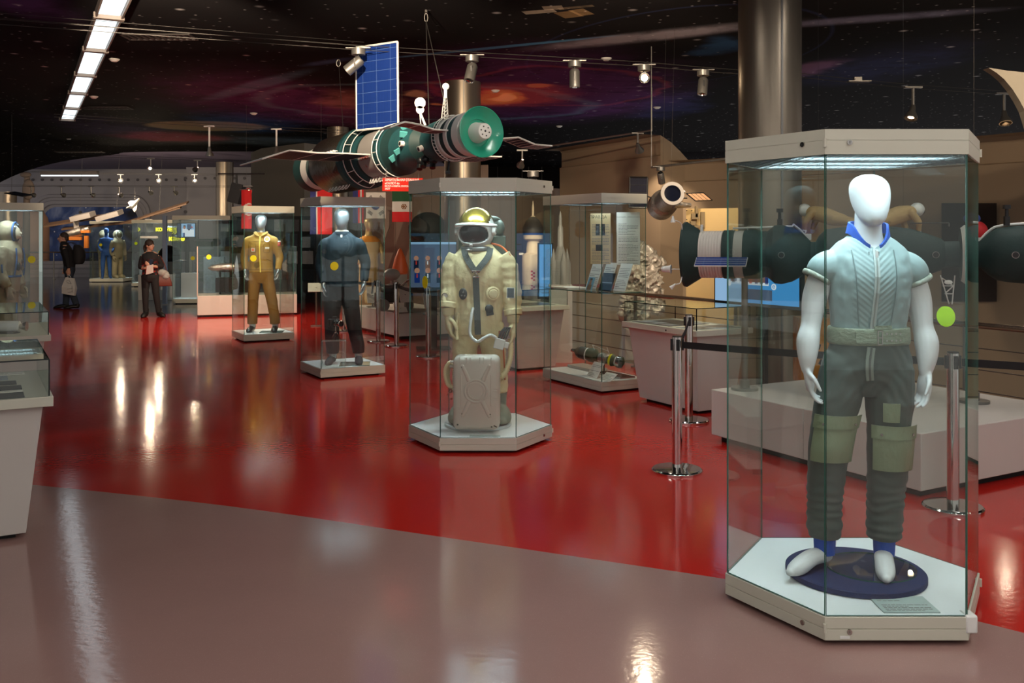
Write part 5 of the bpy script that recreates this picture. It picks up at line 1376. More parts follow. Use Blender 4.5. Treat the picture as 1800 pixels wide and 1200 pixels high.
# ------------------------------------------------------------------ the suit at the left edge, turned to the right
def side_suit(label, loc, rz, suit, trim, hood=True, voxel=.012, k=1.0, face=True, stoop=0.0, group=None, detail=True):
    t = thing('spacesuit', label, 'spacesuit', loc, rz, group)
    TR = [(.72*k, 0, .0, .17, .14), (.9*k, 0, 0, .185, .16), (1.02*k, 0, 0, .18, .155), (1.15*k, 0, -.01, .2, .17), (1.28*k, 0, -.01, .2, .165), (1.38*k, 0, -.0, .17, .14), (1.44*k, 0, -.01, .12, .12)]
    mb = MB(); mb.stack(TR)
    arms_ = []
    for s_ in (-1, 1):
        p = [(s_*.17, 0, 1.33*k), (s_*.235, -.0, 1.2*k), (s_*.255, .0, 1.05*k), (s_*.25, -.05, .9*k), (s_*.24, -.1, .8*k)]
        arms_.append(p); mb.tube(p, [.095, .088, .08, .074, .062], 16, 4)
        mb.tube([(s_*.1, 0, .8*k), (s_*.11, -.0, .5*k), (s_*.115, .0, .2*k), (s_*.115, 0, .12*k)], [.115, .1, .088, .08], 16, 4)
    if hood: mb.ell((0, .005, 1.57*k), (.14, .15, .16), 24, 14)
    link_mesh('suit_body', fuse(mb, voxel, 3, [suit], folds(.013, 7, 8, loc[0])), t)
    for s_, p in zip((-1, 1), arms_):
        mb = MB(); hand(mb, p[-1], (0, -.25, -.95), (-s_, -.1, 0), (-s_*.2, -1, .5), 1.2, .7, 1.35); link_mesh('glove', fuse(mb, max(.008, voxel*.7), 2, [suit]), t)
    for s_ in (-1, 1):
        mb = MB(); foot(mb, (s_*.115, .03, 0), (s_*.13, -.22, 0), 1.4, 1.3); mb.tube([(s_*.115, .03, .05), (s_*.115, .02, .17*k)], [.066, .076], 14); me = fuse(mb, voxel, 3, [suit if not detail else BOOTM]); clampz(me, .002); link_mesh('boot', me, t)
    if hood:
        hc = Vector((0, -.005, 1.57*k))
        if face:
            m = MB(mat('dummy_face', (206, 186, 160), .5)); m.ell(hc+Vector((0, -.1, -.02)), (.075, .075, .1)); m.cyl(hc+Vector((0, -.165, .0)), hc+Vector((0, -.19, -.03)), .008, .014, 8); m.ell(hc+Vector((0, -.165, -.06)), (.028, .012, .01)); m.build('face', t)
            m = MB(RUB); m.tube([hc+Vector((.08*math.cos(a), -.125, .11*math.sin(a)-.02)) for a in [2*PI*i/20 for i in range(21)]], .014, 8); m.tube([hc+Vector((.06, -.16, -.05)), hc+Vector((.02, -.2, -.07))], .006, 6); m.build('headset', t, smooth=60)
        m = MB(trim); m.tube([hc+Vector((.118*math.cos(a), -.105, .14*math.sin(a)-.005)) for a in [2*PI*i/24 for i in range(25)]], .013, 8); m.build('visor_ring', t, smooth=60)
        g = MB(GLASS); g.lathe([(.112, 0), (.095, .05), (.05, .085), (.001, .095)], 28, axis_mat(hc+Vector((0, -.105, 0)), (0, -1, .1)) @ Matrix.Diagonal((1, 1.15, 1, 1))); g.build('visor', t, smooth=80)
    if detail:
        m = MB(trim)
        for s_ in (-1, 1):
            m.tube([(s_*.335, -.06, 1.12*k), (s_*.335, -.07, 1.0*k)], .012, 8); m.tube([(s_*.12, -.17, 1.34*k), (s_*.14, -.185, 1.15*k), (s_*.16, -.16, .95*k)], .012, 8, 3)
        m.lathe([(.205, .93*k), (.215, .945*k), (.205, .96*k)], 36, Matrix.Diagonal((1, .86, 1, 1)), cap=False)
        m.tube([(.19, -.05, .95*k), (.21, -.07, .85*k), (.2, -.06, .76*k)], .014, 8, 3); m.tube([(.2, -.03, .95*k), (.22, .0, .86*k)], .014, 8, 3)
        m.build('blue_straps', t, smooth=60, label='blue webbing straps')
        m = MB(STEEL)
        for z in (1.15, 1.05): m.cyl((.05, -.175, z*k), (.05, -.2, z*k), .03, seg=16)
        m.build('chest_valve', t)
        m = MB(RUB); m.ell((-.07, -.18, 1.08*k), (.045, .03, .06)); m.build('regulator', t)
    return t
SUIT2 = mat('suit_beige', (150, 136, 108), .78, var=.12, vscale=4, bump=(24, .3, (1, 1, 1)))
TRIMB = mat('webbing_blue', (44, 78, 132), .7)
side_suit('beige spacesuit with blue straps turned sideways at the left edge', (SC_.x-.02, SC_.y, .122), PI/2+.1, SUIT2, TRIMB, k=1.02)
SUITB = mat('undersuit_blue', (40, 78, 142), .7, var=.1)
side_suit('distant tan spacesuit with a white hood, right one in the farthest showcase', (SK.x+.22, SK.y-.05, .122), 1.0, SUIT2, HELM, voxel=.018, k=.98, face=False, detail=False)
side_suit('distant tan spacesuit turned away, left one in the farthest showcase', (SK.x-.35, SK.y+.12, .122), 2.6, SUIT2, HELM, voxel=.018, k=.98, face=False, detail=False)
t = thing('mannequin', 'distant mannequin in a blue knitted undersuit between two tan suits', 'mannequin', (SK.x-.08, SK.y-.28, .122), .5)
mb = MB(); head_egg(mb, 0, -.01, 1.54, .95)
mb.stack([(.8, 0, 0, .14, .1), (.95, 0, 0, .16, .11), (1.15, 0, 0, .16, .11), (1.3, 0, 0, .185, .12), (1.4, 0, 0, .17, .1), (1.45, 0, 0, .07, .06), (1.6, 0, 0, .055, .06)])
for s_ in (-1, 1):
    arm(mb, [(s_*.17, 0, 1.36), (s_*.24, 0, 1.15), (s_*.2, -.16, 1.0)], [.06, .052, .04]); hand(mb, (s_*.2, -.18, .99), (-.2*s_, -1, -.3), (-s_, 0, 0), (0, -.3, 1), 1.1, .6, 1.4)
    mb.tube([(s_*.09, 0, .9), (s_*.11, 0, .5), (s_*.12, 0, .06)], [.095, .075, .05], 12, 3); foot(mb, (s_*.12, .03, 0), (s_*.14, -.2, 0))
me = fuse(mb, .014, 3, [SUITB]); clampz(me, .002); link_mesh('body', me, t)

# ================================================================== VISITORS
SKIN = mat('skin', (196, 150, 126), .55, var=.05)
def visitor_head(mb, c, yaw, k=1.0):
    """head fused into the body skin; c = chin-neck joint"""
    R = Matrix.Rotation(yaw, 3, 'Z'); c = Vector(c)
    def P(x, y, z): return c+R @ Vector((x*k, y*k, z*k))
    mb.ell(P(0, .012, .145), (.075*k, .092*k, .098*k), 20, 14, R); mb.ell(P(0, -.022, .085), (.056*k, .068*k, .082*k), 18, 12, R)
    mb.ell(P(0, -.052, .035), (.03*k, .03*k, .028*k), 12, 8, R)
    mb.tube([P(0, -.088, .135), P(0, -.108, .098), P(0, -.098, .085)], [.01*k, .016*k, .013*k], 10, 2, round_ends=True)
    for s_ in (-1, 1): mb.ell(P(s_*.074, .012, .105), (.012*k, .022*k, .032*k), 10, 8, R)
    mb.ell(P(0, -.083, .06), (.025*k, .012*k, .008*k), 10, 6, R)
    mb.tube([P(0, .02, .09), P(0, .02, .0), P(0, .015, -.07)], [.055*k, .05*k, .062*k], 14, 2)
    return P
def eyes(t, P, hair):
    m = MB(mat('eye_white', (225, 222, 218), .3))
    for s_ in (-1, 1): m.ell(P(s_*.03, -.083, .118), (.013, .008, .008), 10, 6)
    m.m(mat('eye_dark', (30, 22, 18), .3))
    for s_ in (-1, 1): m.ell(P(s_*.03, -.089, .118), (.006, .004, .006), 8, 6)
    m.build('eyes', t)
    m = MB(hair)
    for s_ in (-1, 1): m.tube([P(s_*.014, -.092, .138), P(s_*.032, -.09, .143), P(s_*.05, -.08, .138)], .005, 6)
    m.build('eyebrows', t)
    m = MB(mat('lips', (158, 92, 84), .5)); m.ell(P(0, -.093, .06), (.022, .007, .006), 10, 6); m.build('mouth', t)
HAIRB = mat('hair_brown', (52, 38, 30), .6, bump=(60, .6, (1, 1, .2)))
BLKC = mat('cloth_black', (22, 21, 24), .85); JEAN = mat('jeans_slate', (42, 52, 66), .85, var=.15); SHOE = mat('shoe_black', (20, 19, 19), .5)
# man: side view, facing left, leaning a little forward
p0 = fl(122, 542)
mn = thing('person', 'man in black with a dark backpack holding a white paper bag, facing left', 'person', (p0.x, p0.y, 0), -PI/2+.25)
mb = MB(); P = visitor_head(mb, (0, -.13, 1.475), .15, 1.0)
mb.stack([(.85, 0, 0, .15, .1), (1.0, 0, 0, .16, .11), (1.15, 0, -.02, .165, .115), (1.3, 0, -.05, .18, .115), (1.4, 0, -.08, .17, .1), (1.46, 0, -.1, .09, .08)])
armL = [(-.17, -.07, 1.34), (-.225, .0, 1.13), (-.2, -.1, .92)]; armR = [(.17, -.07, 1.34), (.235, -.0, 1.13), (.24, .03, .9)]
legs_ = {-1: [(-.09, 0, .9), (-.1, -.05, .5), (-.105, -.1, .09)], 1: [(.09, 0, .9), (.1, .04, .5), (.105, .16, .1)]}
for p in (armL, armR): arm(mb, p, [.042, .04, .03])
hand(mb, armL[-1], (.1, -.4, -1), (.9, 0, 0), (0, -1, .2), 1.0, .8, 1.1); hand(mb, armR[-1], (0, .0, -1), (-.9, -.1, 0), (0, -1, 0), 1.0, 1.35, 1.1)
for s_ in (-1, 1): mb.tube(legs_[s_], [.08, .06, .04], 12, 3)
link_mesh('body', fuse(mb, .0085, 3, [SKIN]), mn)
eyes(mn, P, HAIRB)
mb = MB(); R_ = Matrix.Rotation(.15, 3, 'Z')
mb.ell(P(0, .022, .16), (.081, .096, .095), 20, 14, R_); mb.ell(P(0, .07, .1), (.066, .045, .06), 16, 10, R_)
me = fuse(mb, .008, 2, [HAIRB], folds(.004, 40, 20, 1)); o = link_mesh('hair', me, mn)
mb = MB(); mb.stack([(.93, 0, 0, .165, .118), (1.0, 0, 0, .168, .12), (1.15, 0, -.02, .175, .125), (1.3, 0, -.05, .19, .125), (1.39, 0, -.08, .18, .11), (1.45, 0, -.1, .105, .09), (1.5, 0, -.115, .068, .07), (1.52, 0, -.118, .064, .068)])
for p in (armL, armR): mb.tube([p[0], ((p[0][0]+p[1][0])/2, (p[0][1]+p[1][1])/2, (p[0][2]+p[1][2])/2), p[1], tuple(a+(b-a)*.93 for a, b in zip(p[1], p[2]))], [.068, .064, .055, .043], 14, 4)
link_mesh('sweater', fuse(mb, .01, 3, [BLKC], folds(.007, 8, 8, 5)), mn)
mb = MB(); mb.stack([(.78, 0, 0, .12, .1), (.86, 0, 0, .17, .12), (.96, 0, 0, .166, .118)])
for s_ in (-1, 1): mb.tube(legs_[s_], [.1, .08, .066], 14, 4)
link_mesh('jeans', fuse(mb, .011, 3, [JEAN], folds(.008, 7, 7, 6)), mn)
for h_, to in (((-.105, -.07, 0), (-.12, -.34, 0)), ((.105, .19, .0), (.12, -.08, 0))):
    mb = MB(); foot(mb, h_, to, 1.0, 1.15); mb.tube([(*h_[:2], .05), (h_[0], h_[1], .11)], [.045, .05], 12); me = fuse(mb, .009, 3, [SHOE]); clampz(me, 0); link_mesh('shoe', me, mn)
bp = thing('backpack', 'dark backpack on the back of the man in black', 'backpack', tuple(WM[mn] @ Vector((0, .2, 1.0))), -PI/2+.25)
mb = MB(); mb.stack([(0, 0, 0, .13, .07), (.05, 0, 0, .155, .11), (.2, 0, .01, .16, .13), (.36, 0, -.01, .15, .11), (.44, 0, -.04, .1, .06)]); link_mesh('pack', fuse(mb, .012, 3, [mat('pack_black', (26, 24, 26), .8)], folds(.006, 9, 9, 2)), bp)
m = MB(mat('pack_strap', (34, 32, 34), .8))
for s_ in (-1, 1): m.tube([(s_*.09, -.05, .42), (s_*.11, -.16, .49), (s_*.125, -.37, .4), (s_*.14, -.3, .15), (s_*.12, -.08, .06)], .018, 8, 5, flat=(1, .4))
m.build('shoulder_straps', bp, smooth=60)
hp_ = WM[mn] @ Vector((.24, .03, .79))
t = thing('paper_bag', 'white printed carrier bag hanging from the hand of the man in black', 'bag', (hp_.x, hp_.y, .33), -.1)
m = MB(mat('bag_white', (206, 204, 200), .6)); m.loft([[(-.15, -.03, 0), (.15, -.03, 0), (.15, .03, 0), (-.15, .03, 0)], [(-.165, -.045, .16), (.15, -.045, .16), (.15, .045, .16), (-.165, .045, .16)], [(-.13, -.012, .37), (.08, -.012, .38), (.08, .012, .38), (-.13, .012, .37)]], cap=True); m.xf(Matrix.Rotation(.16, 4, 'Y')); m.build('bag_body', t, smooth=0)
m = MB(mat('bag_white', (206, 204, 200), .6)); m.tube([(-.02, -.01, .36), (.0, 0, .45), (.07, -.01, .36)], .006, 6, 4); m.build('handle', t)
m = MB(mat('bag_print', (120, 120, 126), .7))
for a, b in (((-.08, .3), (-.02, .33)), ((-.02, .33), (.05, .24)), ((.05, .24), (-.06, .27)), ((-.03, .12), (.1, .15)), ((.0, .05), (.11, .07)), ((.07, .2), (.1, .05))): m.tube([(a[0]+a[1]*.16, -.046, a[1]), (b[0]+b[1]*.16, -.046, b[1])], .004, 5)
m.build('bag_drawing', t)
# woman: facing us, head turned to her left
p0 = fl(264, 557)
wm = thing('person', 'woman in a black and red patterned top with a ponytail holding a leaflet', 'person', (p0.x, p0.y, 0), .18)
k = .92
mb = MB(); P = visitor_head(mb, (0, -.02, 1.345), .95, .93)
mb.stack([(.78, 0, 0, .14, .1), (.9, 0, 0, .15, .1), (1.03, 0, 0, .125, .09), (1.18, 0, -.01, .145, .1), (1.28, 0, 0, .15, .085), (1.33, 0, 0, .08, .07)])
aL = [(-.145, 0, 1.23), (-.2, .03, 1.02), (-.06, -.17, 1.0)]; aR = [(.145, 0, 1.23), (.215, .03, 1.03), (.06, -.2, 1.04)]
for p in (aL, aR): arm(mb, p, [.034, .034, .026])
hand(mb, aL[-1], (1, -.25, .15), (0, .6, 1), (0, -.5, 1), .9, .9, 1.15); hand(mb, aR[-1], (-.8, -.3, .5), (-.3, .9, .3), (0, -.2, 1), .9, .9, 1.15)
lg2 = {-1: [(-.085, 0, .84), (-.09, -.01, .46), (-.085, 0, .09)], 1: [(.085, 0, .84), (.12, -.02, .46), (.16, .02, .09)]}
for s_ in (-1, 1): mb.tube(lg2[s_], [.075, .055, .036], 12, 3)
link_mesh('body', fuse(mb, .008, 3, [SKIN]), wm)
eyes(wm, P, HAIRB)
mb = MB(); R_ = Matrix.Rotation(.95, 3, 'Z')
mb.ell(P(0, .022, .158), (.082, .096, .092), 20, 14, R_); mb.ell(P(0, .075, .1), (.068, .04, .06), 16, 10, R_); mb.tube([P(0, .1, .12), P(0, .145, .1), P(0, .15, .02), P(0, .14, -.06)], [.026, .034, .03, .01], 12, 4, round_ends=True)
link_mesh('hair', fuse(mb, .008, 2, [HAIRB], folds(.003, 40, 14, 1)), wm)
REDP = bpy.data.materials.new('top_pattern'); tt = NT(REDP); pr2 = tt.n('ShaderNodeBsdfPrincipled', i_Roughness=.85); tt.l(pr2.outputs[0], tt.n('ShaderNodeOutputMaterial').inputs[0])
tc2 = tt.n('ShaderNodeTexCoord'); nn2 = tt.n('ShaderNodeTexNoise', i_Scale=22.0, i_Detail=3.0); tt.l(tc2.outputs['Object'], nn2.inputs['Vector'])
sx2 = tt.n('ShaderNodeSeparateXYZ'); tt.l(tc2.outputs['Object'], sx2.inputs[0])
zz = tt.n('ShaderNodeMapRange', i_1=1.2, i_2=1.02); tt.l(sx2.outputs[2], zz.inputs[0])
xx = tt.n('ShaderNodeMapRange', i_1=.17, i_2=.15); tt.l(tt.math('ABSOLUTE', sx2.outputs[0]), xx.inputs[0])
gt = tt.math('MULTIPLY', tt.math('MULTIPLY', tt.math('GREATER_THAN', nn2.outputs[0], .53), tt.math('MINIMUM', zz.outputs[0], 1.0)), xx.outputs[0])
tt.l(tt.mix(gt, (.008, .007, .009, 1), rgb((128, 30, 26))), pr2.inputs['Base Color'])
mb = MB(); mb.stack([(.86, 0, 0, .16, .112), (.93, 0, 0, .152, .106), (1.03, 0, 0, .14, .1), (1.18, 0, -.01, .155, .112), (1.27, 0, 0, .155, .095), (1.315, 0, 0, .1, .08), (1.33, 0, 0, .08, .07)])
for p in (aL, aR): mb.tube([p[0], ((p[0][0]+p[1][0])/2, (p[0][1]+p[1][1])/2, (p[0][2]+p[1][2])/2), p[1], tuple(a+(b-a)*.5 for a, b in zip(p[1], p[2]))], [.055, .054, .047, .04], 14, 4)
link_mesh('top', fuse(mb, .0095, 3, [REDP], folds(.005, 9, 9, 5)), wm)
mb = MB(); mb.stack([(.72, 0, 0, .12, .09), (.8, 0, 0, .165, .115), (.88, 0, 0, .155, .108)])
for s_ in (-1, 1): mb.tube(lg2[s_], [.092, .068, .05], 14, 4)
link_mesh('trousers', fuse(mb, .01, 3, [BLKC], folds(.005, 8, 8, 9)), wm)
for h_, to in (((-.085, .03, 0), (-.11, -.2, 0)), ((.16, .05, 0), (.29, -.14, 0))):
    mb = MB(); foot(mb, h_, to, 1.1, 1.2); mb.tube([(*h_[:2], .05), (h_[0], h_[1]-.01, .17)], [.05, .062], 12); me = fuse(mb, .009, 3, [SHOE]); clampz(me, 0); link_mesh('boot', me, wm)
q = WM[wm] @ Vector((.03, -.26, .98))
m = MB(mat('leaflet', (214, 196, 190), .6)); m.loft([[(-.07, 0, -.11), (.09, -.02, -.07), (.09, -.017, -.07), (-.07, .003, -.11)], [(-.05, .01, .07), (.08, .0, .1), (.08, .003, .1), (-.05, .013, .07)]]); m.xf(Matrix.Translation(q)); m.top('leaflet', 'pale leaflet held in the hands of the woman', 'leaflet', smooth=0)
m = MB(mat('phone_dark', (30, 40, 62), .3)); m.obox(q+Vector((.02, .03, .14)), (.07, .01, .13), Matrix.Rotation(.3, 3, 'Y')); m.top('phone', 'dark phone in the hand of the woman', 'phone', bevel=.004)
q = WM[wm] @ Vector((.25, .05, .62))
t = thing('handbag', 'brown leather handbag hanging at the side of the woman', 'bag', tuple(q), .4)
LEA = mat('leather_brown', (98, 44, 34), .5)
m = MB(LEA); m.loft([[(-.17, -.05, 0), (.17, -.05, .0), (.17, .05, 0), (-.17, .05, 0)], [(-.15, -.07, .1), (.15, -.07, .1), (.15, .07, .1), (-.15, .07, .1)], [(-.1, -.03, .24), (.1, -.03, .24), (.1, .03, .24), (-.1, .03, .24)]]); m.build('bag_body', t, bevel=.015)
m = MB(LEA); m.tube([(-.08, 0, .23), (-.08, -.02, .45), (-.07, -.04, .62), (.02, 0, .44), (.08, 0, .23)], .009, 8, 5); m.build('strap', t)
mb = MB(); mb.ell((-.02, -.02, .27), (.1, .08, .08)); mb.ell((.04, 0, .22), (.08, .07, .09)); sc = settags(link_mesh('scarf', fuse(mb, .012, 2, [mat('scarf_grey', (150, 148, 144), .9)], folds(.02, 14, 14, 2)), t))
sc.parent = None; sc.location = t.location; settags(sc, 'grey scarf bundled over the handbag of the woman', 'scarf'); WM[sc] = Matrix.Translation(t.location)
# ================================================================== HANGING SPACE STATION
TEAL = mat('teal_cloth', (22, 68, 72), .6, var=.2, vscale=5, bump=(9, .35, (1, 1, 1)))
TEALD = mat('teal_dark', (14, 46, 46), .6, var=.2, vscale=5)
TEALG = mat('teal_gloss', (38, 150, 122), .25, coat=.4, var=.05)
HULLG = mat('hull_grey', (150, 146, 142), .5, var=.08)
HULLD = mat('hull_foil', (92, 84, 74), .3, .6, var=.3, vscale=12, bump=(14, .6, (1, 1, 1)))
HULLW = mat('hull_white', (214, 212, 206), .45, var=.05)
REDL = mat('hull_red', (166, 46, 34), .5)
WIREW = mat('rail_white', (225, 225, 220), .4)
def solar(name, base=(14, 46, 116), n1=6.0, line=(70, 98, 150)):
    if name in MATS: return MATS[name]
    m = bpy.data.materials.new(name); MATS[name] = m; t = NT(m)
    p = t.n('ShaderNodeBsdfPrincipled', i_Roughness=.55); p.inputs['Specular IOR Level'].default_value = .25; t.l(p.outputs[0], t.n('ShaderNodeOutputMaterial').inputs[0])
    uvn = t.n('ShaderNodeUVMap'); sx = t.n('ShaderNodeSeparateXYZ'); t.l(uvn.outputs[0], sx.inputs[0])
    def lines(s_, k, w):
        f_ = t.math('FRACT', t.math('MULTIPLY', s_, k)); return t.math('LESS_THAN', t.math('ABSOLUTE', t.math('SUBTRACT', f_, .5)), w)
    major = t.math('MAXIMUM', lines(sx.outputs[0], 3.0, .012), lines(sx.outputs[1], 8.0, .02))
    fine = t.math('MULTIPLY', lines(sx.outputs[0], 36.0, .22), .35)
    a = rgb(base)
    c1 = t.mix(fine, a, tuple(x*.45 for x in a[:3])+(1,)); t.l(t.mix(major, c1, rgb(line)), p.inputs['Base Color'])
    return m
SOL = solar('solar_cells'); SOLD = solar('solar_cells_dark', (9, 12, 36), line=(26, 30, 56))
def panel(name, parent, o, ex, ey, w, h, mt, back=None, edge=HULLW, th=.012, ew=.012, label=None):
    """framed solar panel; o corner, ex/ey directions"""
    o, ex, ey = Vector(o), Vector(ex).normalized(), Vector(ey).normalized(); nz = ex.cross(ey)
    bm = bmesh.new(); uvl = bm.loops.layers.uv.new('UVMap')
    def q(pts, mi, uvs=None):
        f_ = bm.faces.new([bm.verts.new(p) for p in pts]); f_.material_index = mi
        for lp, u in zip(f_.loops, uvs or [(0, 0)]*4): lp[uvl].uv = u
    A = [o, o+ex*w, o+ex*w+ey*h, o+ey*h]; B = [p+nz*th for p in A]
    U4 = [(0, 0), (1, 0), (1, 1), (0, 1)]
    q(B, 0, U4); q(list(reversed(A)), 1, list(reversed(U4)))
    for i in range(4): j = (i+1) % 4; q([A[i], A[j], B[j], B[i]], 2)
    me = bpy.data.meshes.new(name); bm.to_mesh(me); bm.free()
    for x in (mt, back or mt, edge): me.materials.append(x)
    ob = link_mesh(name, me, parent, True, label)
    m = MB(edge)
    for p, r in ((A[0], A[1]), (A[1], A[2]), (A[2], A[3]), (A[3], A[0])): m.tube([p+nz*th/2, r+nz*th/2], ew, 6)
    for k in (.25, .5, .75): m.tube([A[0]+(A[3]-A[0])*k+nz*th, A[1]+(A[2]-A[1])*k+nz*th], ew*.35, 5)
    fr = m.build('panel_frame', ob, world=True)
    return ob
S0 = Vector((-.29, 9.0, 2.655)); S1 = Vector((-2.6, 12.5, 2.52)); AX = (S1-S0).normalized()
SL = (S1-S0).length
st = thing('space_station_model', 'large hanging space station model with a green docking cone and solar wings', 'spacecraft model', tuple(S0))
MS = axis_mat(S0, AX)
XS = MS.to_3x3() @ Vector((1, 0, 0)); YS = MS.to_3x3() @ Vector((0, 1, 0))
if XS.x > 0: pass
def sp(t_, a=0.0, r=0.0):
    """point on the station: t along the axis, a angle (0 = up), r radius"""
    up = Vector((0, 0, 1)); up = (up-AX*up.dot(AX)).normalized(); sd = AX.cross(up)
    return S0+AX*t_+up*(r*math.cos(a))+sd*(r*math.sin(a))
def body(name, prof, mats, lab=None, par=None, seg=48):
    m = MB(); m.lathe([(r, h) for h, r in prof], seg, MS, mats, cap=True); return m.build(name, par or st, world=True, smooth=32, label=lab)
dc = body('docking_cone', [(.1, .12), (.06, .15), (.0, .238), (-.012, .243), (-.014, .236), (.05, .165), (.06, .13), (.075, .128), (.08, .0)], [TEALG]*8, 'glossy green docking cone')
m = MB(HULLW); m.lathe([(.001, -.075), (.07, -.07), (.078, -.06), (.096, .06), (.1, .075)], 36, MS); o = m.build('docking_probe', dc, world=True, label='white docking probe head')
m = MB(BLACKP)
for a, r in ((0, 0), (.5, .045), (1.5, .045), (2.6, .045), (3.6, .045), (4.6, .045), (5.6, .045)): p = sp(-.071, a+.3, r); m.cyl(p-AX*.004, p+AX*.01, .011 if r == 0 else .007, seg=12)
m.build('bolt_holes', o, world=True)
ft = body('orbital_ship', [(.09, .16), (.1, .21), (.2, .215), (.2, .205), (.3, .205), (.3, .215), (.36, .215), (.36, .2), (.46, .2), (.47, .21), (.52, .21), (.54, .19), (.6, .185)], [HULLW, HULLW, TEALD, TEAL, HULLW, HULLW, TEAL, TEALD, HULLW, HULLW, TEALD, TEALD], 'white and teal banded cylinder behind the cone')
m = MB(WIREW)
for t_ in (.5, .56):
    ring = [sp(t_, 2*PI*i/40, .226) for i in range(40)]; m.tube(ring+[ring[0]], .004, 6, cap=False)
for i in range(40): m.cyl(sp(.5, 2*PI*i/40, .226), sp(.56, 2*PI*i/40+.05, .226), .003, seg=5)
m.build('fringe_ring', ft, world=True)
body('ship_sphere', [(.6, .19), (.66, .2), (.74, .205), (.82, .2), (.9, .18), (.96, .14), (1.0, .12)], [TEALD, TEAL, TEAL, TEAL, TEALD, TEALD], 'teal cloth covered orbital module')
tc_ = body('transfer_compartment', [(1.0, .11), (1.02, .13), (1.1, .2), (1.25, .215), (1.42, .22), (1.5, .235), (1.6, .265)], [TEALD, TEALD, TEAL, TEAL, TEAL, TEALD], 'teal cloth covered transfer compartment')
m = MB(mat('teal_light', (80, 164, 164), .55))
for t_, a, s_ in ((1.08, 5.6, .07), (1.2, 5.2, .08), (1.35, 5.75, .07), (1.3, 4.45, .07), (1.45, 4.2, .08)):
    p = sp(t_, a, .23); m = MB(MATS['teal_light']); m.obox(p, (s_, .02, s_*.8), Matrix.Rotation(a+t_, 3, 'Y') @ Matrix.Rotation(.6, 3, 'X')); m.build('cloth_flap', tc_, world=True, smooth=0, label='light teal cloth flap')
for t_, a in ((1.2, 4.75), (.82, 4.35)): m = MB(HULLW); p = sp(t_, a, .205); q_ = sp(t_, a, .25); m.cyl(p, q_, .03, seg=20); m.m(BLACKP); m.cyl(q_, q_+(q_-p)*.05, .022, seg=16); m.build('porthole', tc_, world=True)
for t_, a in ((.95, 3.6), (1.08, 3.5), (.85, 3.4)): m = MB(BLACKP); m.ell(sp(t_, a, .19), (.05, .05, .05)); m.cyl(sp(t_, a, .22), sp(t_-.02, a, .28), .03, seg=16); m.build('sensor_head', st, world=True)
m = MB(BLACKP); m.cyl(sp(.55, 3.3, .2), sp(.55, 3.3, .33), .012); m.obox(sp(.55, 3.3, .34), (.05, .03, .03)); m.build('periscope', st, world=True)
sw = body('small_work_section', [(1.6, .265), (1.62, .275), (1.75, .275), (1.76, .265), (1.84, .265), (1.845, .275), (2.2, .275), (2.205, .265), (2.24, .28), (2.34, .3), (2.46, .34), (2.5, .345)], [TEALD, TEAL, TEALD, TEAL, TEAL, HULLG, TEAL, TEALD, TEAL, TEALD, TEAL], 'grey hull section with teal end bands')
body('large_work_section', [(2.5, .345), (2.52, .36), (2.62, .36), (2.63, .35), (3.45, .35), (3.47, .34), (3.6, .3), (3.66, .22)], [TEAL, TEAL, TEALD, HULLD, HULLD, TEALD, TEALD], 'wide dark foil covered hull section')
body('engine_ring', [(3.66, .22), (3.8, .22), (3.82, .25), (3.9, .265), (3.98, .265), (4.0, .25), (4.1, .27), (4.2, .275), (4.22, .25), (4.2, .2), (4.1, .001)], [TEALD, TEALD, HULLW, HULLW, HULLW, TEALD, TEALD, TEALD, TEALD, BLACKP], 'dark rear ring with a white band')
m = MB(WIREW)
for t_, r in ((1.66, .296), (1.78, .296), (2.3, .318), (2.42, .355)):
    ring = [sp(t_, a, r) for a in [1.0+3.3*i/30+2.2 for i in range(31)]]; m.tube(ring, .0055, 6)
    ring = [sp(t_, a, r) for a in [-.1+1.0*i/10 for i in range(11)]]; m.tube(ring, .0055, 6)
for a in [3.2+.47*i for i in range(8)]:
    m.cyl(sp(1.66, a, .296), sp(1.78, a, .296), .0045, seg=6); m.cyl(sp(2.3, a, .318), sp(2.42, a, .355), .0045, seg=6)
def zig(t0, t1, a, r0, r1, n):
    pts = []
    for i in range(n):
        k = t0+(t1-t0)*i/n; e = t0+(t1-t0)*(i+.7)/n
        pts += [sp(k, a, r0), sp(k+(t1-t0)*.25/n, a, r1), sp(e, a, r1), sp(e, a, r0)]
    m.tube(pts, .005, 6)
zig(1.84, 2.24, 3.5, .285, .345, 5); zig(2.6, 3.2, 3.7, .36, .42, 6); zig(2.55, 2.8, 4.9, .365, .41, 3)
m.build('handrails', st, world=True, smooth=0, label='white wire handrails')
# name on the hull
R_ = .2765
def hulltext(body_, size, t_, a0):
    p = sp(t_, a0, R_); n_ = (p-sp(t_)).normalized(); up = Vector((0, 0, 1)); xd = -AX; xd = Vector(xd)
    yd = n_.cross(xd); return text(body_, size, REDL, sw, basis(p, xd, yd), .001, 'CENTER', 'hull_lettering')
hulltext('САЛЮТ', .062, 2.02, 4.42); hulltext('6', .05, 2.05, 4.1)
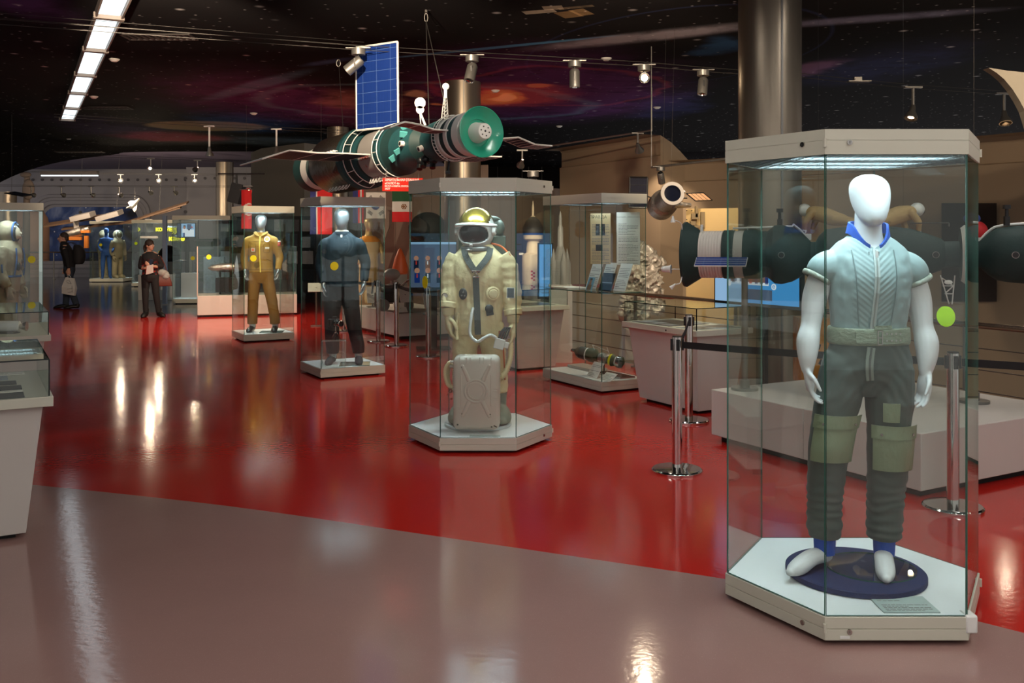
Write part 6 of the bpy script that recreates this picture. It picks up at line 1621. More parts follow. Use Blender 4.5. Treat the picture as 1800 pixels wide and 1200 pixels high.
# antennas
m = MB(WIREW); a0_, a1_ = sp(.66, -.1, .2), at(783, 168, 9.52)
x_, y_, d_ = frame(a1_-a0_); L_ = (a1_-a0_).length
cor = [x_*.035+y_*.02, -x_*.035+y_*.02, y_*-.035]
for k in range(3): m.cyl(a0_+cor[k], a1_+cor[k]*.35, .0045, seg=6)
for i in range(7):
    p0 = a0_+d_*L_*i/7; p1 = a0_+d_*L_*(i+1)/7; s0, s1 = 1-.65*i/7, 1-.65*(i+1)/7
    for k in range(3): m.cyl(p0+cor[k]*s0, p1+cor[(k+1) % 3]*s1, .003, seg=5)
m.obox(a1_+d_*.02, (.03, .02, .09)); m.ell(a1_+d_*.09, (.035, .012, .035), 20, 10)
m.build('lattice_antenna', st, world=True)
m = MB(WIREW); p = sp(1.1, .0, .2); q_ = at(738, 196, 10.0); m.cyl(p, q_, .012); m.cyl(p+AX*.1, q_, .006)
for py, r in ((193, .042), (181, .058)): c_ = at(738.5, py, 10.0); m.cyl(c_+Vector((0, .008, 0)), c_-Vector((0, .008, 0)), r, seg=28)
m.build('disc_antenna', st, world=True)
# wings
SIDE = Vector((-AX.y, AX.x, 0)).normalized()   # points toward the picture's left and the camera
if SIDE.x > 0: SIDE = -SIDE
up = Vector((0, 0, 1))
o = sp(1.75, 0, .27); panel('solar_wing', st, o+AX*-.02, (AX+Vector((-.5, -.28, 0))).normalized(), (up+AX*.02).normalized(), .56, .93, SOL, SOL, label='blue solar wing standing upright')
def wing(o, d, w, L, bend, name_label, top_, bot):
    n_ = 4; p = Vector(o)
    par = None
    for i in range(n_):
        dd = (d+up*bend[i]).normalized()
        ob = panel('solar_wing', st if par is None else st, p, AX, dd, w, L/n_, top_, bot, ew=.009, label=name_label if i == 0 else None); p = p+dd*(L/n_)
wing(sp(1.82, 0, .0)+SIDE*.3-up*.05, SIDE, .72, 1.2, (.0, -.03, .04, -.35), 'dark solar wing stretched to the left', SOLD, SOLD)
wing(sp(1.82, 0, .0)-SIDE*.3, -SIDE, .6, 1.1, (.0, .05, -.02, .02), 'dark solar wing stretched to the right', SOLD, SOLD)
MAR = mat('wing_maroon', (96, 26, 28), .5)
wing(sp(.28, 0, 0)+SIDE*.2+up*.03, SIDE, .22, .62, (.0, .25, .1, -.4), 'small maroon backed wing of the docked ship', SOLD, MAR)
wing(sp(.3, 0, 0)-SIDE*.2+up*.02, -SIDE, .26, .85, (-.1, .12, -.3, -.02), 'small grey wing of the docked ship', SOLD, HULLG)
apex = hp(749, 22, ZC-.09)
m = MB(CABLE)
for t_ in (.62, 1.02): m.cyl(apex+Vector((0, 0, -.1)), sp(t_, 0, .2), .005, seg=6)
m.tube([apex+Vector((.02*math.cos(a), 0, -.06+.05*math.sin(a))) for a in [2*PI*i/14 for i in range(15)]], .006, 6); m.cyl(apex, apex+Vector((0, 0, .03)), .02)
m.build('suspension_cable', st, world=True)
for px, py, t_ in ((595, 104, 3.2),):
    q_ = hp(px, py, ZC-.09); m = MB(CABLE); m.cyl(q_, sp(t_, 0, .34), .004, seg=5); m.tube([q_+Vector((.03*math.cos(a), 0, -.06+.05*math.sin(a))) for a in [2*PI*i/14 for i in range(15)]], .008, 6); m.build('suspension_cable', st, world=True)
# red name board under the station
SR = mat('sign_red', (212, 44, 30), .45, var=.02); SIGW = mat('sign_white', (240, 236, 232), .5, var=.01)
q0, q1 = at(672, 335.5, 10.3), at(743, 336.5, 10.05)
t = thing('name_board', 'red sign board hanging below the space station', 'sign', tuple(q0))
xd = (q1-q0).normalized(); h_ = (335.5-312.5)/F*10.3; wd = (q1-q0).length
Mb = basis(q0, xd, (0, 0, 1))
m = MB(SR); m.box((0, 0, -.006), (wd, h_, 0)); m.xf(Mb); m.build('board', t, world=True, smooth=0)
for s_, sz, y in (('ОРБИТАЛЬНАЯ СТАНЦИЯ', .0345, .108), ('«САЛЮТ-6»', .0345, .072), ('SALYUT-6 ORBITAL STATION', .024, .046), ('1977', .0345, .011)):
    text(s_, sz, SIGW, t, Mb @ Matrix.Translation((.032, y, .0005)), .0006, 'LEFT', 'lettering', True, .0006)
m = MB(CABLE)
for k in (.1, .9): m.cyl(q0+xd*wd*k+up*h_, q0+xd*wd*k+up*(h_+.16), .003, seg=5)
m.build('hanging_wire', t, world=True)

# ================================================================== GREEN SPACECRAFT ON THE PLATFORM
GRN = mat('blanket_green', (18, 46, 44), .7, var=.25, vscale=5, bump=(8, .4, (1, 1, 1)))
STRIPE = mat('hull_strip_white', (196, 192, 184), .5, var=.06)
g0 = uv(.15, .62, 0); g1 = uv(.15, .62, 0)+U*0
A0, A1 = at(1206, 447, 8.0), at(1850, 447, 7.05); GA = (A1-A0).normalized(); GL = (A1-A0).length
sc1 = thing('spacecraft_model', 'dark green spacecraft model with a white ribbed band on posts above the white platform', 'spacecraft model', tuple((A0+A1)/2-Vector((0, 0, .7))))
MG = axis_mat(A0, GA)
def gp(t_, a=0.0, r=0.0):
    u_ = (up-GA*up.dot(GA)).normalized(); s_ = GA.cross(u_); return A0+GA*t_+u_*(r*math.cos(a))+s_*(r*math.sin(a))
def gb(name, prof, mats, lab=None, seg=48):
    m = MB(); m.lathe([(r, h) for h, r in prof], seg, MG, mats); return m.build(name, sc1, world=True, smooth=32, label=lab)
def tg_(px): # axis parameter under a pixel column
    k = (px-CX)/F; return (k*A0.y-A0.x)/(GA.x-k*GA.y)
T_ = lambda px: tg_(px)
gb('rear_skirt', [(T_(1203), .24), (T_(1204), .27), (T_(1208), .272), (T_(1232), .2), (T_(1233), .19)], [GRN]*4, 'dark green flared skirt')
gb('ribbed_band', [(T_(1233), .193)]+[(T_(1233+39*i/16), .196-.004*(i % 2)) for i in range(17)]+[(T_(1273), .19)], [STRIPE]*18, 'white ribbed band')
gb('main_hull', [(T_(1273), .19), (T_(1274), .2), (T_(1292), .2), (T_(1293), .192), (T_(1296), .194), (T_(1309), .194), (T_(1310), .2), (T_(1332), .2), (T_(1345), .185), (T_(1350), .19)], [GRN, GRN, GRN, STRIPE, STRIPE, GRN, GRN, GRN, GRN])
cap_ = gb('descent_capsule', [(T_(1344), .15), (T_(1350), .19), (T_(1362), .235), (T_(1374), .24), (T_(1392), .22), (T_(1410), .175), (T_(1420), .13), (T_(1426), .1), (T_(1434), .1)], [GRN]*8, 'dark green bell shaped capsule')
gb('orbital_module', [(T_(1434), .1), (T_(1440), .15), (T_(1452), .2), (T_(1490), .22), (T_(1560), .22), (T_(1600), .2), (T_(1630), .16), (T_(1655), .12), (T_(1660), .1), (T_(1690), .1)], [GRN]*9)
gb('docking_collar', [(T_(1686), .1), (T_(1688), .2), (T_(1696), .225), (T_(1704), .22), (T_(1706), .15), (T_(1718), .09)], [GRN, STRIPE, GRN, GRN, GRN], 'spiked docking collar')
gb('front_module', [(T_(1712), .09), (T_(1722), .1), (T_(1738), .16), (T_(1752), .195), (T_(1775), .21), (T_(1812), .22), (T_(1846), .22), (T_(1880), .15), (T_(1890), .001)], [GRN]*8, 'dark green forward module')
m = MB(BLACKP)
for i in range(26): a = 2*PI*i/26; m.cyl(gp(T_(1700), a, .22), gp(T_(1700), a, .245), .007, seg=6)
m.build('collar_spikes', sc1, world=True)
for px in (1378, 1643, 1778):
    for_r = .25 if px == 1378 else (.16 if px == 1643 else .225)
    p = gp(T_(px), 0, 0)+Vector((GA.y, -GA.x, 0))*-0
    sidev = GA.cross(up).normalized()
    if sidev.y > 0: sidev = -sidev
    m = MB(HULLG); c_ = p+sidev*(for_r-.014); m.cyl(c_, c_+sidev*.012, .025, seg=24); m.m(BLACKP); m.cyl(c_+sidev*.012, c_+sidev*.014, .021, seg=22); m.build('porthole', sc1, world=True)
for k_, pts_ in enumerate(([gp(T_(1236), .35, .2), gp(T_(1236), .3, .235)], [gp(T_(1290), .1, .215), gp(T_(1345), .1, .222), gp(T_(1395), .1, .228)], [gp(T_(1395), .0, .24), gp(T_(1408), -.4, .2), gp(T_(1416), -.7, .17)], [gp(T_(1724), -.5, .12), gp(T_(1742), -.3, .19), gp(T_(1765), -.1, .22), gp(T_(1846), .0, .24)])):
    m = MB(WIREW); m.tube(pts_, (.012, .007, .01, .01)[k_], 8, 4)
    if k_ == 0: m.obox(gp(T_(1235), .15, .22), (.02, .02, .06))
    if k_ == 1:
        for px in (1290, 1315, 1340): m.cyl(gp(T_(px), .1, .19), gp(T_(px), .1, .23), .005, seg=6)
    if k_ == 2: m.obox(gp(T_(1417), -.6, .17), (.06, .05, .05))
    if k_ == 3: m.obox(gp(T_(1724), -.6, .13), (.05, .04, .04))
    m.build('white_tubing', sc1, world=True)
for px in (1371, 1770): m = MB(BLACKP); p = gp(T_(px), 0, .22); m.cyl(p, p+up*.12, .016, .012, 10); m.obox(p+up*.135, (.045, .035, .03)); m.obox(p+up*.03, (.035, .03, .07)); m.build('sensor_post', sc1, world=True)
m = MB(WIREW)
b_ = gp(T_(1206), .7, .268); m.tube([b_, b_+Vector((-.01, -.02, .05)), b_+Vector((-.06, -.05, .075)), b_+Vector((-.09, -.06, .07))], .004, 6, 4); m.cyl(b_+Vector((-.085, -.06, .06)), b_+Vector((-.085, -.06, .115)), .022, .004, 14)
for z, l in ((.03, .09), (-.03, .07)): m.cyl(gp(T_(1204), -1.4, .25)+up*z, gp(T_(1204), -1.4, .25)+up*z-GA*l, .004, seg=5)
c_ = at(1205, 473, 7.9); m.cyl(c_, c_-GA*.12, .004, seg=6); m.cyl(c_-GA*.12, c_-GA*.125, .038, seg=20); m.cyl(c_-GA*.125, c_-GA*.18, .03, .026, 20); m.ell(c_-GA*.18, (.026, .026, .026))
b_ = gp(T_(1206), 2.3, .268); m.tube([b_, b_+Vector((-.02, -.03, -.05)), b_+Vector((-.07, -.05, -.06))], .004, 6, 4); m.cyl(b_+Vector((-.06, -.05, -.055)), b_+Vector((-.1, -.05, -.09)), .005, .018, 12)
m.build('small_antennas', sc1, world=True)
sd_ = GA.cross(up).normalized(); sd_ = -sd_ if sd_.y > 0 else sd_
panel('solar_wing', sc1, at(1224, 468, 7.55)+sd_*.08, GA, -sd_+up*.55, .39, .13, SOL, SOL, ew=.005, label='small blue solar panel edge on to the viewer')
for px, yb in ((1309, 690), (1712, 704)):
    m = MB(GREYM); p = gp(T_(px), 0, 0); m.cyl(Vector((p.x, p.y, .43)), p, .026, seg=20); m.cyl((p.x, p.y, .42), (p.x, p.y, .44), .11, seg=28); m.cyl((p.x, p.y, .44), (p.x, p.y, .5), .04, seg=20); m.build('support_post', sc1, world=True)
m = MB(WIREW); p = gp(T_(1668), PI, .16)
for a, b in (((-.06, 0), (.0, -.22)), ((.04, 0), (.02, -.22)), ((-.045, -.08), (.032, -.08)), ((-.05, -.02), (.03, -.08)), ((-.03, -.14), (.03, -.08)), ((-.03, -.14), (.024, -.14))): m.cyl(p+GA*a[0]+up*a[1], p+GA*b[0]+up*b[1], .005, seg=5)
m.build('lattice_strut', sc1, world=True)
for px, lab in ((1650, ''),):
    c_ = at(1667, 496, 7.0); m = MB(HULLW); m.lathe([(.03, 0), (.03, .004), (.001, .006)], 24, axis_mat(c_, (0, -1, .2)) @ Matrix.Diagonal((1, .55, 1, 1))); m.build('oval_plate', sc1, world=True)

# ---- screens
SCRB = emat('screen_blue', (70, 150, 214), .85); SCRL = emat('screen_pale', (150, 190, 226), .8); SCRD = emat('screen_dark', (26, 34, 58), .7); SCRS = emat('screen_skin', (196, 140, 116), .7); SCRR = emat('screen_red', (206, 60, 44), .8); SCRW = emat('screen_white', (226, 232, 240), .9); SCRG = emat('screen_grey', (96, 112, 140), .6); SCRN = emat('screen_navy', (26, 52, 120), .7); SCRBR = emat('screen_brown', (140, 104, 92), .6)
def screen(label, o, xd, w, h, base, shapes, zbase=0.0, post=True, foot_z=0.0, lines=(), bez=.02):
    t = thing('display_screen', label, 'screen', (o[0]+xd[0]*w/2, o[1]+xd[1]*w/2, foot_z))
    M = basis(o, xd, (0, 0, 1))
    m = MB(BLACKP); m.box((-bez, -bez*1.6, -.05), (w+bez, h+bez, 0)); m.xf(M); m.build('bezel', t, world=True, smooth=0)
    m = MB(base); m.box((0, 0, 0), (w, h, .003)); m.xf(M); so = m.build('screen_panel', t, world=True, smooth=0)
    m = MB()
    for mt, kind, a in shapes:
        m.m(mt)
        if kind == 'r': m.box((a[0]*w, a[1]*h, .003), (a[2]*w, a[3]*h, .0045+.0004*len(a)))
        else: m.cyl((a[0]*w, a[1]*h, .003), (a[0]*w, a[1]*h, .0062), a[2]*h, seg=20)
    rr_ = random.Random(5)
    for y, x0, x1 in lines:
        m.m(SCRD); x = x0
        while x < x1:
            e = min(x1, x+rr_.uniform(.015, .05)); m.box((x*w, y*h, .005), (e*w, (y+.012)*h, .0056)); x = e+.01
    if shapes: m.xf(M); m.build('screen_picture', so, world=True, smooth=0)
    if post:
        c_ = Vector(o)+Vector(xd)*w/2; n_ = Vector((xd[1], -xd[0], 0)); b_ = c_-n_*.09
        m = MB(mat('stand_dark', (40, 38, 38), .5)); m.obox((b_.x, b_.y, (foot_z+c_.z)/2+.06), (.11, .05, c_.z-foot_z-.02+.12), basis((0, 0, 0), xd, (-n_.x, -n_.y, 0)).to_3x3()); m.obox((b_.x, b_.y, foot_z+.012), (.5, .4, .024), basis((0, 0, 0), xd, (-n_.x, -n_.y, 0)).to_3x3()); m.build('stand', t, world=True)
    return t
def crowd(n, y, s, x0, x1, seed):
    r = random.Random(seed); out = []
    for i in range(n):
        x = x0+(x1-x0)*(i+.5)/n+r.uniform(-.01, .01); c_ = r.choice((SCRD, SCRD, SCRN, SCRBR))
        out += [(c_, 'r', (x-s*.62, y-s*2.6, x+s*.62, y+.01)), (SCRS, 'c', (x, y+s*.75, s*.62)), (SCRW if i % 2 else SCRR, 'r', (x-s*.12, y-s*.9, x+s*.12, y, 0))]
    return out
o_, e_ = at(1258, 527, 9.75), at(1405, 540, 8.8); xd = Vector(((e_-o_).x, (e_-o_).y, 0)).normalized(); wd = Vector(((e_-o_).x, (e_-o_).y)).length
shp = [(SCRL, 'r', (0, 0, .34, 1)), (SCRBR, 'r', (.2, .3, .62, .75)), (SCRW, 'r', (.17, .26, .66, .3))]+[(c_, 'r', (x, .28, x+.035, .62)) for x, c_ in ((.22, SCRD), (.28, SCRW), (.36, SCRD), (.43, SCRR), (.5, SCRN), (.56, SCRD), (.62, SCRN))]+[(SCRR, 'c', (.57, .5, .03)), (SCRR, 'c', (.46, .52, .03)), (SCRW, 'c', (.18, .27, .045)), (SCRW, 'c', (.72, .25, .045)), (SCRB, 'c', (.72, .25, .03, 1)), (SCRG, 'r', (.17, .05, .7, .2))]
screen('wide blue television screen glowing below the green spacecraft', o_, xd, wd, .68, SCRB, shp, lines=[(.165, .18, .69), (.13, .18, .69), (.1, .18, .6), (.07, .3, .55)])
o_ = at(722, 505, 13.9); screen('added screen standing in for a reflection of uniformed people in the left panes of the spacesuit showcase', o_, Vector((1, .12, 0)).normalized(), .66, .66, SCRG, crowd(4, .58, .085, 0, 1, 3)+crowd(4, .3, .095, .02, .98, 9)+[(SCRL, 'r', (0, .95, 1, 1)), (SCRG, 'r', (0, 0, 1, .1, 0, 0, 0))])  # glowing panel added where the showcase glass mirrors another screen
o_ = at(948, 521, 13.2); screen('narrow blue panel added in place of a screen reflection, right of the cream spacesuit', o_, Vector((1, .1, 0)).normalized(), .175, .72, emat('screen_reflection', (120, 178, 236), .85), [(SCRG, 'r', (.2, .06, .75, .075))])  # blue glow stands in for a screen reflected in the side pane
o_ = at(312, 416, 29); screen('small bright screen showing a man in a white shirt among equipment', o_, Vector((1, .0, 0)), .53, .4, SCRL, [(SCRW, 'r', (.42, .02, .95, .55)), (SCRG, 'r', (0, 0, .22, 1)), (SCRW, 'r', (.28, .3, .52, .62)), (SCRS, 'c', (.4, .7, .1)), (SCRD, 'r', (.34, .78, .47, .86)), (SCRN, 'r', (.34, 0, .42, .3)), (SCRR, 'c', (.83, .72, .06)), (SCRD, 'c', (.66, .56, .08)), (SCRG, 'r', (.55, .6, .8, .95, 0))])
# ---- yellow lettered sign
NEONY = emat('sign_yellow', (250, 236, 30), 2.2); NEONW = emat('sign_glow_white', (220, 236, 250), 1.8)
sg = thing('lettered_sign', 'glowing yellow and white lettered sign on dark board behind the far showcases', 'sign', tuple(at(300, 440, 32.5)))
a_, b_ = at(263, 442, 32.5), at(332, 386, 32.5)
m = MB(mat('sign_board', (46, 48, 48), .5)); m.box((a_.x, 32.5, a_.z), (b_.x+.3, 32.6, b_.z)); m.m(GREYM); m.box((a_.x+.2, 32.52, 0), (a_.x+.3, 32.58, a_.z)); m.box((b_.x, 32.52, 0), (b_.x+.1, 32.58, a_.z)); m.build('board', sg, world=True, smooth=0)
for s_, sz, px, py, mt, bo in (('conference hall', .085, 289, 399.5, NEONW, .001), ('КОНФЕРЕНЦ', .155, 273.5, 406, NEONY, .007), ('ЗАЛ', .15, 302.5, 411.3, NEONY, .005), ('café', .07, 307.5, 415.3, NEONW, .001), ('кафе', .23, 296.5, 423, NEONY, .009)):
    p = at(px, py, 32.48); text(s_, sz, mt, sg, basis(p, (1, 0, 0), (0, 0, 1)), .01, 'LEFT', 'lettering', True, bo)

# ================================================================== TELESCOPE MODEL
FOIL = mat('foil_silver', (178, 172, 164), .25, .85, var=.2, vscale=20, bump=(30, .8, (1, 1, 1)))
h0, h1 = at(1182, 340, 12.0), at(1159, 366, 12.9); HA = (h1-h0).normalized(); MH = axis_mat(h0, HA)
tl = thing('telescope_model', 'silver foil telescope model with two panels hanging by the beige wall', 'satellite model', tuple(h0))
m = MB(); m.lathe([(.105, .02), (.105, -.01), (.148, -.012), (.15, .0), (.148, .03), (.14, .05), (.14, .5), (.18, .55), (.185, .8), (.14, .86), (.001, .88)], 40, MH, [BLACKP, HULLG, HULLG, HULLG, FOIL, FOIL, FOIL, FOIL, FOIL, FOIL], cap=True); m.build('tube', tl, world=True)
m = MB(mat('lens_dark', (12, 16, 30), .1)); m.lathe([(.105, .004), (.001, .004)], 40, MH, cap=False); m.build('aperture', tl, world=True)
m = MB(FOIL); m.cyl(h0+Vector((.03, .1, -.14)), h0+Vector((.26, .2, -.14)), .045, .03, 16); m.ell(h0+Vector((.155, .02, .02)), (.02, .02, .02)); m.build('instrument_tube', tl, world=True)
PAN = mat('panel_tan', (176, 140, 108), .4, var=.1)
a_ = at(1106, 365, 12.6); panel('solar_panel', tl, a_, (1, .1, 0), (.02, 0, 1), .235, .4, SOLD, SOLD, BLACKP, label='dark blue upright panel')
m = MB(BLACKP); q_ = MH.to_3x3() @ Vector((0, 0, 1)); m.cyl(h0+HA*.55, a_+Vector((.12, .05, .2)), .009, seg=8); m.cyl(h0+HA*.25, at(1208, 348, 12.2), .009, seg=8); m.build('panel_arms', tl, world=True)
b_ = at(1206, 340, 12.2); panel('solar_panel', tl, b_, Vector((.55, .15, -.42)), Vector((.9, .35, .05)), .16, .25, PAN, PAN, BLACKP, ew=.008, label='tan panel in a black frame')
m = MB(MATS['track_wire'])
for q_ in (h0+HA*.1+Vector((0, 0, .14)), h0+HA*.7+Vector((0, 0, .17))): m.cyl(q_, Vector((q_.x+.05, q_.y, ZC-.08)), .0012, seg=5)
m.build('hanging_wire', tl, world=True)
# cream equipment cabinet seen behind the green spacecraft
CRM = mat('cabinet_cream', (196, 170, 118), .5, var=.06)
m = MB(CRM); a_, b_ = at(1206, 0, 12.4), at(1292, 0, 12.0)
cb1 = thing('equipment_cabinet', 'tall cream equipment cabinet behind the rear of the green spacecraft', 'cabinet', (a_.x, a_.y+.1, -4))
m.loft([[(a_.x, a_.y, z), (b_.x+.35, b_.y-.15, z), (b_.x+.5, b_.y+.3, z), (a_.x+.15, a_.y+.45, z)] for z in (-4, 2.02)]); m.build('body', cb1, world=True, smooth=0)
for px, py, w_, h_ in ((1222, 380, .1, .07), (1235, 386, .05, .2), (1218, 392, .07, .05), (1228, 398, .12, .03), (1224, 372, .03, .14), (1290, 378, .3, .01)):
    m = MB(mat('cabinet_fittings', (120, 104, 74), .5)); m.obox(at(px, py, 12.25), (w_, .05, h_)); m.build('bracket', cb1, world=True)
m = MB(BLACKP)
for px, py in ((1207, 370), (1216, 370), (1207, 386)): m.obox(at(px, py, 12.3), (.012, .02, .012))
m.build('screws', cb1, world=True)
# silver crumpled relief by the document case
mb = MB(); rr_ = random.Random(4)
for i in range(16): mb.ell((rr_.uniform(-.12, .14), rr_.uniform(-.08, .08), .15+i*.06), (.12+rr_.random()*.1, .1, .09))
me = fuse(mb, .009, 1, [mat('foil_relief', (190, 184, 172), .35, .3, bump=(24, .5, (1, 1, 1)))], lambda co, n: .05*(1-abs(noise.noise(co*13))*3)+.025*(1-abs(noise.noise(co*27+Vector((3, 1, 2))))*3)); fo_ = link_mesh('foil_sculpture', me, None); p = at(1128, 560, 13.0); me.transform(Matrix.Translation((0, 0, 0))); fo_.location = (p.x+.0, p.y, .42); settags(fo_, 'crumpled silver foil relief behind the glass document case', 'sculpture')
m = MB(PLINTH); m.obox((p.x, p.y, .21), (.5, .4, .42)); m.top('pedestal', 'plain pedestal carrying the crumpled silver relief', 'pedestal', bevel=.005)
# gold foil module behind the white mannequin's arm
GF = mat('foil_gold', (186, 128, 62), .35, .5, var=.3, vscale=14, bump=(9, 1.0, (1, 1, 1)))
p = at(1440, 600, 8.6); m = MB(GF); m.obox((p.x+.02, p.y+.3, .62), (.26, .26, .6)); m.m(mat('foil_marks', (40, 30, 20), .7))
for dx, z in ((-.04, .42), (.03, .66), (-.03, .8), (.05, .52), (-.06, .6)): m.obox((p.x+.02+dx, p.y+.168, z), (.03, .006, .05), Matrix.Rotation(dx*9, 3, 'Y'))
m.obox((p.x+.02, p.y+.3, .16), (.2, .2, .32)); m.top('instrument_module', 'gold foil wrapped instrument box between the screen and the mannequin', 'equipment')

# ================================================================== SHELF DOCUMENTS IN THE TALL CASE
def ld(x, y, z): return loc_pt(LC, x, y, z)
def stand_sheet(name, lab, cat, x, y, z, w, h, lean=.35, turn=0, **kw):
    M = Matrix.Translation(ld(x, y, z)) @ Matrix.Rotation(TH-PI/2+turn, 4, 'Z') @ Matrix.Rotation(PI/2-lean, 4, 'X'); return sheet(name, lab, cat, M, w, h, **kw)
ZS = 1.065
stand_sheet('document_sheet', 'leftmost printed sheet leaning on the glass shelf', 'document', .08, .27, ZS, .21, .32, lines=12, seed=2)
stand_sheet('document_sheet', 'middle printed sheet leaning on the glass shelf', 'document', .08, -.0, ZS, .21, .32, lines=12, seed=3)
stand_sheet('document_sheet', 'rightmost printed sheet leaning on the glass shelf', 'document', .08, -.28, ZS, .22, .32, lines=13, seed=4)
stand_sheet('portrait_photo', 'small colour portrait before the leftmost leaning sheet', 'photo', -.1, .0, ZS, .12, .15, base=mat('photo_sky', (120, 170, 196), .4), pic=((.3, .42, .62, .86, mat('photo_skin', (178, 138, 112), .5)), (.15, .0, .8, .42, mat('photo_khaki', (140, 124, 100), .5)), (.28, .78, .66, .92, mat('photo_hair', (52, 40, 34), .5))))
stand_sheet('group_photo', 'dark group photograph on a stand beside the small portrait', 'photo', -.08, -.22, ZS, .24, .21, base=PHOTO, pic=((.04, .04, .96, .38, mat('photo_black', (26, 26, 28), .35)), (.1, .45, .9, .5, PHOTOC)))
m = MB(PAPER); m.xf(Matrix()); m.box((-.2, .22, 0), (.1, .58, .012)); m.xf(Matrix.Translation((LC.x, LC.y, 1.064)) @ Matrix.Rotation(TH, 4, 'Z')); m.top('paper_stack', 'flat white papers lying at the left end of the glass shelf', 'document', smooth=0)
# hanging newspaper and printed page
def hang(name, lab, cat, px0, px1, py0, py1, d, **kw):
    a_, b_ = at(px0, py1, d), at(px1, py1, d-.02); h_ = (py1-py0)/F*d; return sheet(name, lab, cat, basis(a_, b_-a_, (0, 0, 1)), (b_-a_).length, h_, **kw)
hang('newspaper', 'yellowed newspaper page hanging in the tall document case', 'newspaper', 1038, 1073.5, 375, 464, 10.6, base=NEWS, lines=26, title='ПРАВДА', tsize=.046, tx=.38, seed=7, pic=((.26, .57, .46, .79, PHOTO), (.53, .57, .72, .79, PHOTO), (.3, .62, .42, .75, PHOTOC), (.57, .62, .68, .75, PHOTOC), (.26, .26, .6, .38, PHOTO)))
hang('printed_page', 'long white printed page hanging right of the newspaper', 'document', 1084, 1125, 373, 465, 10.75, lines=28, title='Б. В. ВОЛЫНОВ — ПИОНЕР КОСМОСА', tsize=.0145, seed=8)
# probe models on the base of the case
PM = mat('model_green', (52, 66, 44), .5, var=.2); 
a_, b_ = at(1012, 617, 10.75), at(1093, 637, 10.45); ax_ = (b_-a_).normalized(); L_ = (b_-a_).length; Mm = axis_mat(a_, ax_)
t = thing('docked_ship_model', 'small model of two docked spacecraft on a thin post in the document case', 'spacecraft model', (a_.x, a_.y, .122))
m = MB(); m.lathe([(.012, -.06), (.02, -.05), (.03, 0), (.06, .03), (.068, .06)], 24, Mm, [CHROME, CHROME, HULLD, HULLD]); m.lathe([(.068, .06), (.07, .14), (.066, .15)], 24, Mm, [RUB, HULLW]); m.lathe([(.066, .15), (.08, .2), (.075, .25), (.04, .28), (.05, .3)], 24, Mm, [PM]*4); m.lathe([(.05, .3), (.06, .34), (.055, .4), (.035, .42)], 24, Mm, [FOIL]*3); m.build('rear_ship', t, world=True)
m = MB(); m.lathe([(.035, .42), (.06, .43), (.07, .46), (.05, .5)], 24, Mm, [PM, YEL, PM]); m.lathe([(.05, .5), (.055, .52), (.055, L_-.06), (.066, L_-.05), (.068, L_-.01)], 24, Mm, [HULLW, HULLW, STEEL, STEEL]); m.lathe([(.066, L_-.03), (.062, L_), (.03, L_+.02), (.001, L_+.022)], 24, Mm, [PM]*3); m.build('front_ship', t, world=True)
m = MB(WIREW); c_ = a_+ax_*.28; m.cyl(c_, c_+Vector((-.06, 0, .13)), .0025, seg=5); m.cyl(c_+Vector((-.06, 0, .13)), c_+Vector((.12, 0, .06)), .002, seg=5); m.cyl(a_+ax_*.45, a_+ax_*.45+Vector((-.05, 0, .14)), .002, seg=5); m.cyl(a_+ax_*.2, a_+ax_*.2+Vector((.03, -.02, -.12)), .003, seg=5); m.build('antennas', t, world=True)
m = MB(BLACKP); c_ = a_+ax_*(L_*.62); m.cyl((c_.x, c_.y, .145), c_, .008, seg=10); m.build('post', t, world=True)
m = MB(STEEL); c_ = ld(.08, -.3, .134); m.obox(c_, (.2, .5, .018), Matrix.Rotation(TH, 3, 'Z')); m.m(mat('mirror_dark', (40, 44, 36), .1)); m.obox(c_+Vector((0, 0, .01)), (.185, .485, .002), Matrix.Rotation(TH, 3, 'Z')); m.top('model_base', 'flat silver tray under the docked ships at the right of the case', 'stand', smooth=0)
m = MB(mat('acrylic_block', (190, 186, 176), .3)); m.obox(ld(.12, .3, .139), (.22, .5, .03), Matrix.Rotation(TH, 3, 'Z')); m.top('model_base', 'flat pale tray at the left end of the document case', 'stand', smooth=0)
stand_sheet('caption_card', 'larger caption card leaning at the foot of the document case', 'label', -.22, -.19, .124, .2, .19, lean=.6, lines=9, seed=12)
stand_sheet('caption_card', 'smaller caption card in the front corner of the document case', 'label', -.22, -.45, .124, .2, .12, lean=.9, lines=6, seed=13)
# ================================================================== BACKGROUND EXHIBITS
# orange nosed rocket, rovers and boards on the back platform
def bp_(x, y, z): return q0+V*x-U*y*-1*-1+Vector((0, 0, z))
c_ = at(693, 560, 16.4)
m = MB(); m.lathe([(.1, .42), (.12, .5), (.12, 1.0), (.135, 1.02), (.135, 1.1), (.09, 1.28), (.03, 1.42), (.001, 1.45)], 32, Matrix.Translation((c_.x+.1, c_.y, 0)), [HULLG, HULLG, mat('nose_orange', (206, 92, 44), .5), MATS['nose_orange'], MATS['nose_orange'], MATS['nose_orange'], MATS['nose_orange']]); m.top('rocket_model', 'orange nosed rocket standing on the back platform', 'rocket model')
t = thing('rover_model', 'dark wheeled robot model with a grey head below the orange nosed rocket', 'robot model', (at(692, 540, 15.9).x, 15.9, .42), .3)
m = MB(RUB); m.box((-.3, -.15, .14), (.3, .15, .3)); m.ell((0, 0, .33), (.22, .16, .12)); m.build('chassis', t, bevel=.02)
for x in (-.2, .2):
    for y in (-.17, .17): MB(GREYM).cyl((x, y-.03, .1), (x, y+.03, .1), .1, seg=20).build('wheel', t)
m = MB(HULLG); m.ell((-.05, -.1, .6), (.14, .12, .1)); m.cyl((-.02, -.05, .35), (-.05, -.08, .55), .03); m.build('head', t)
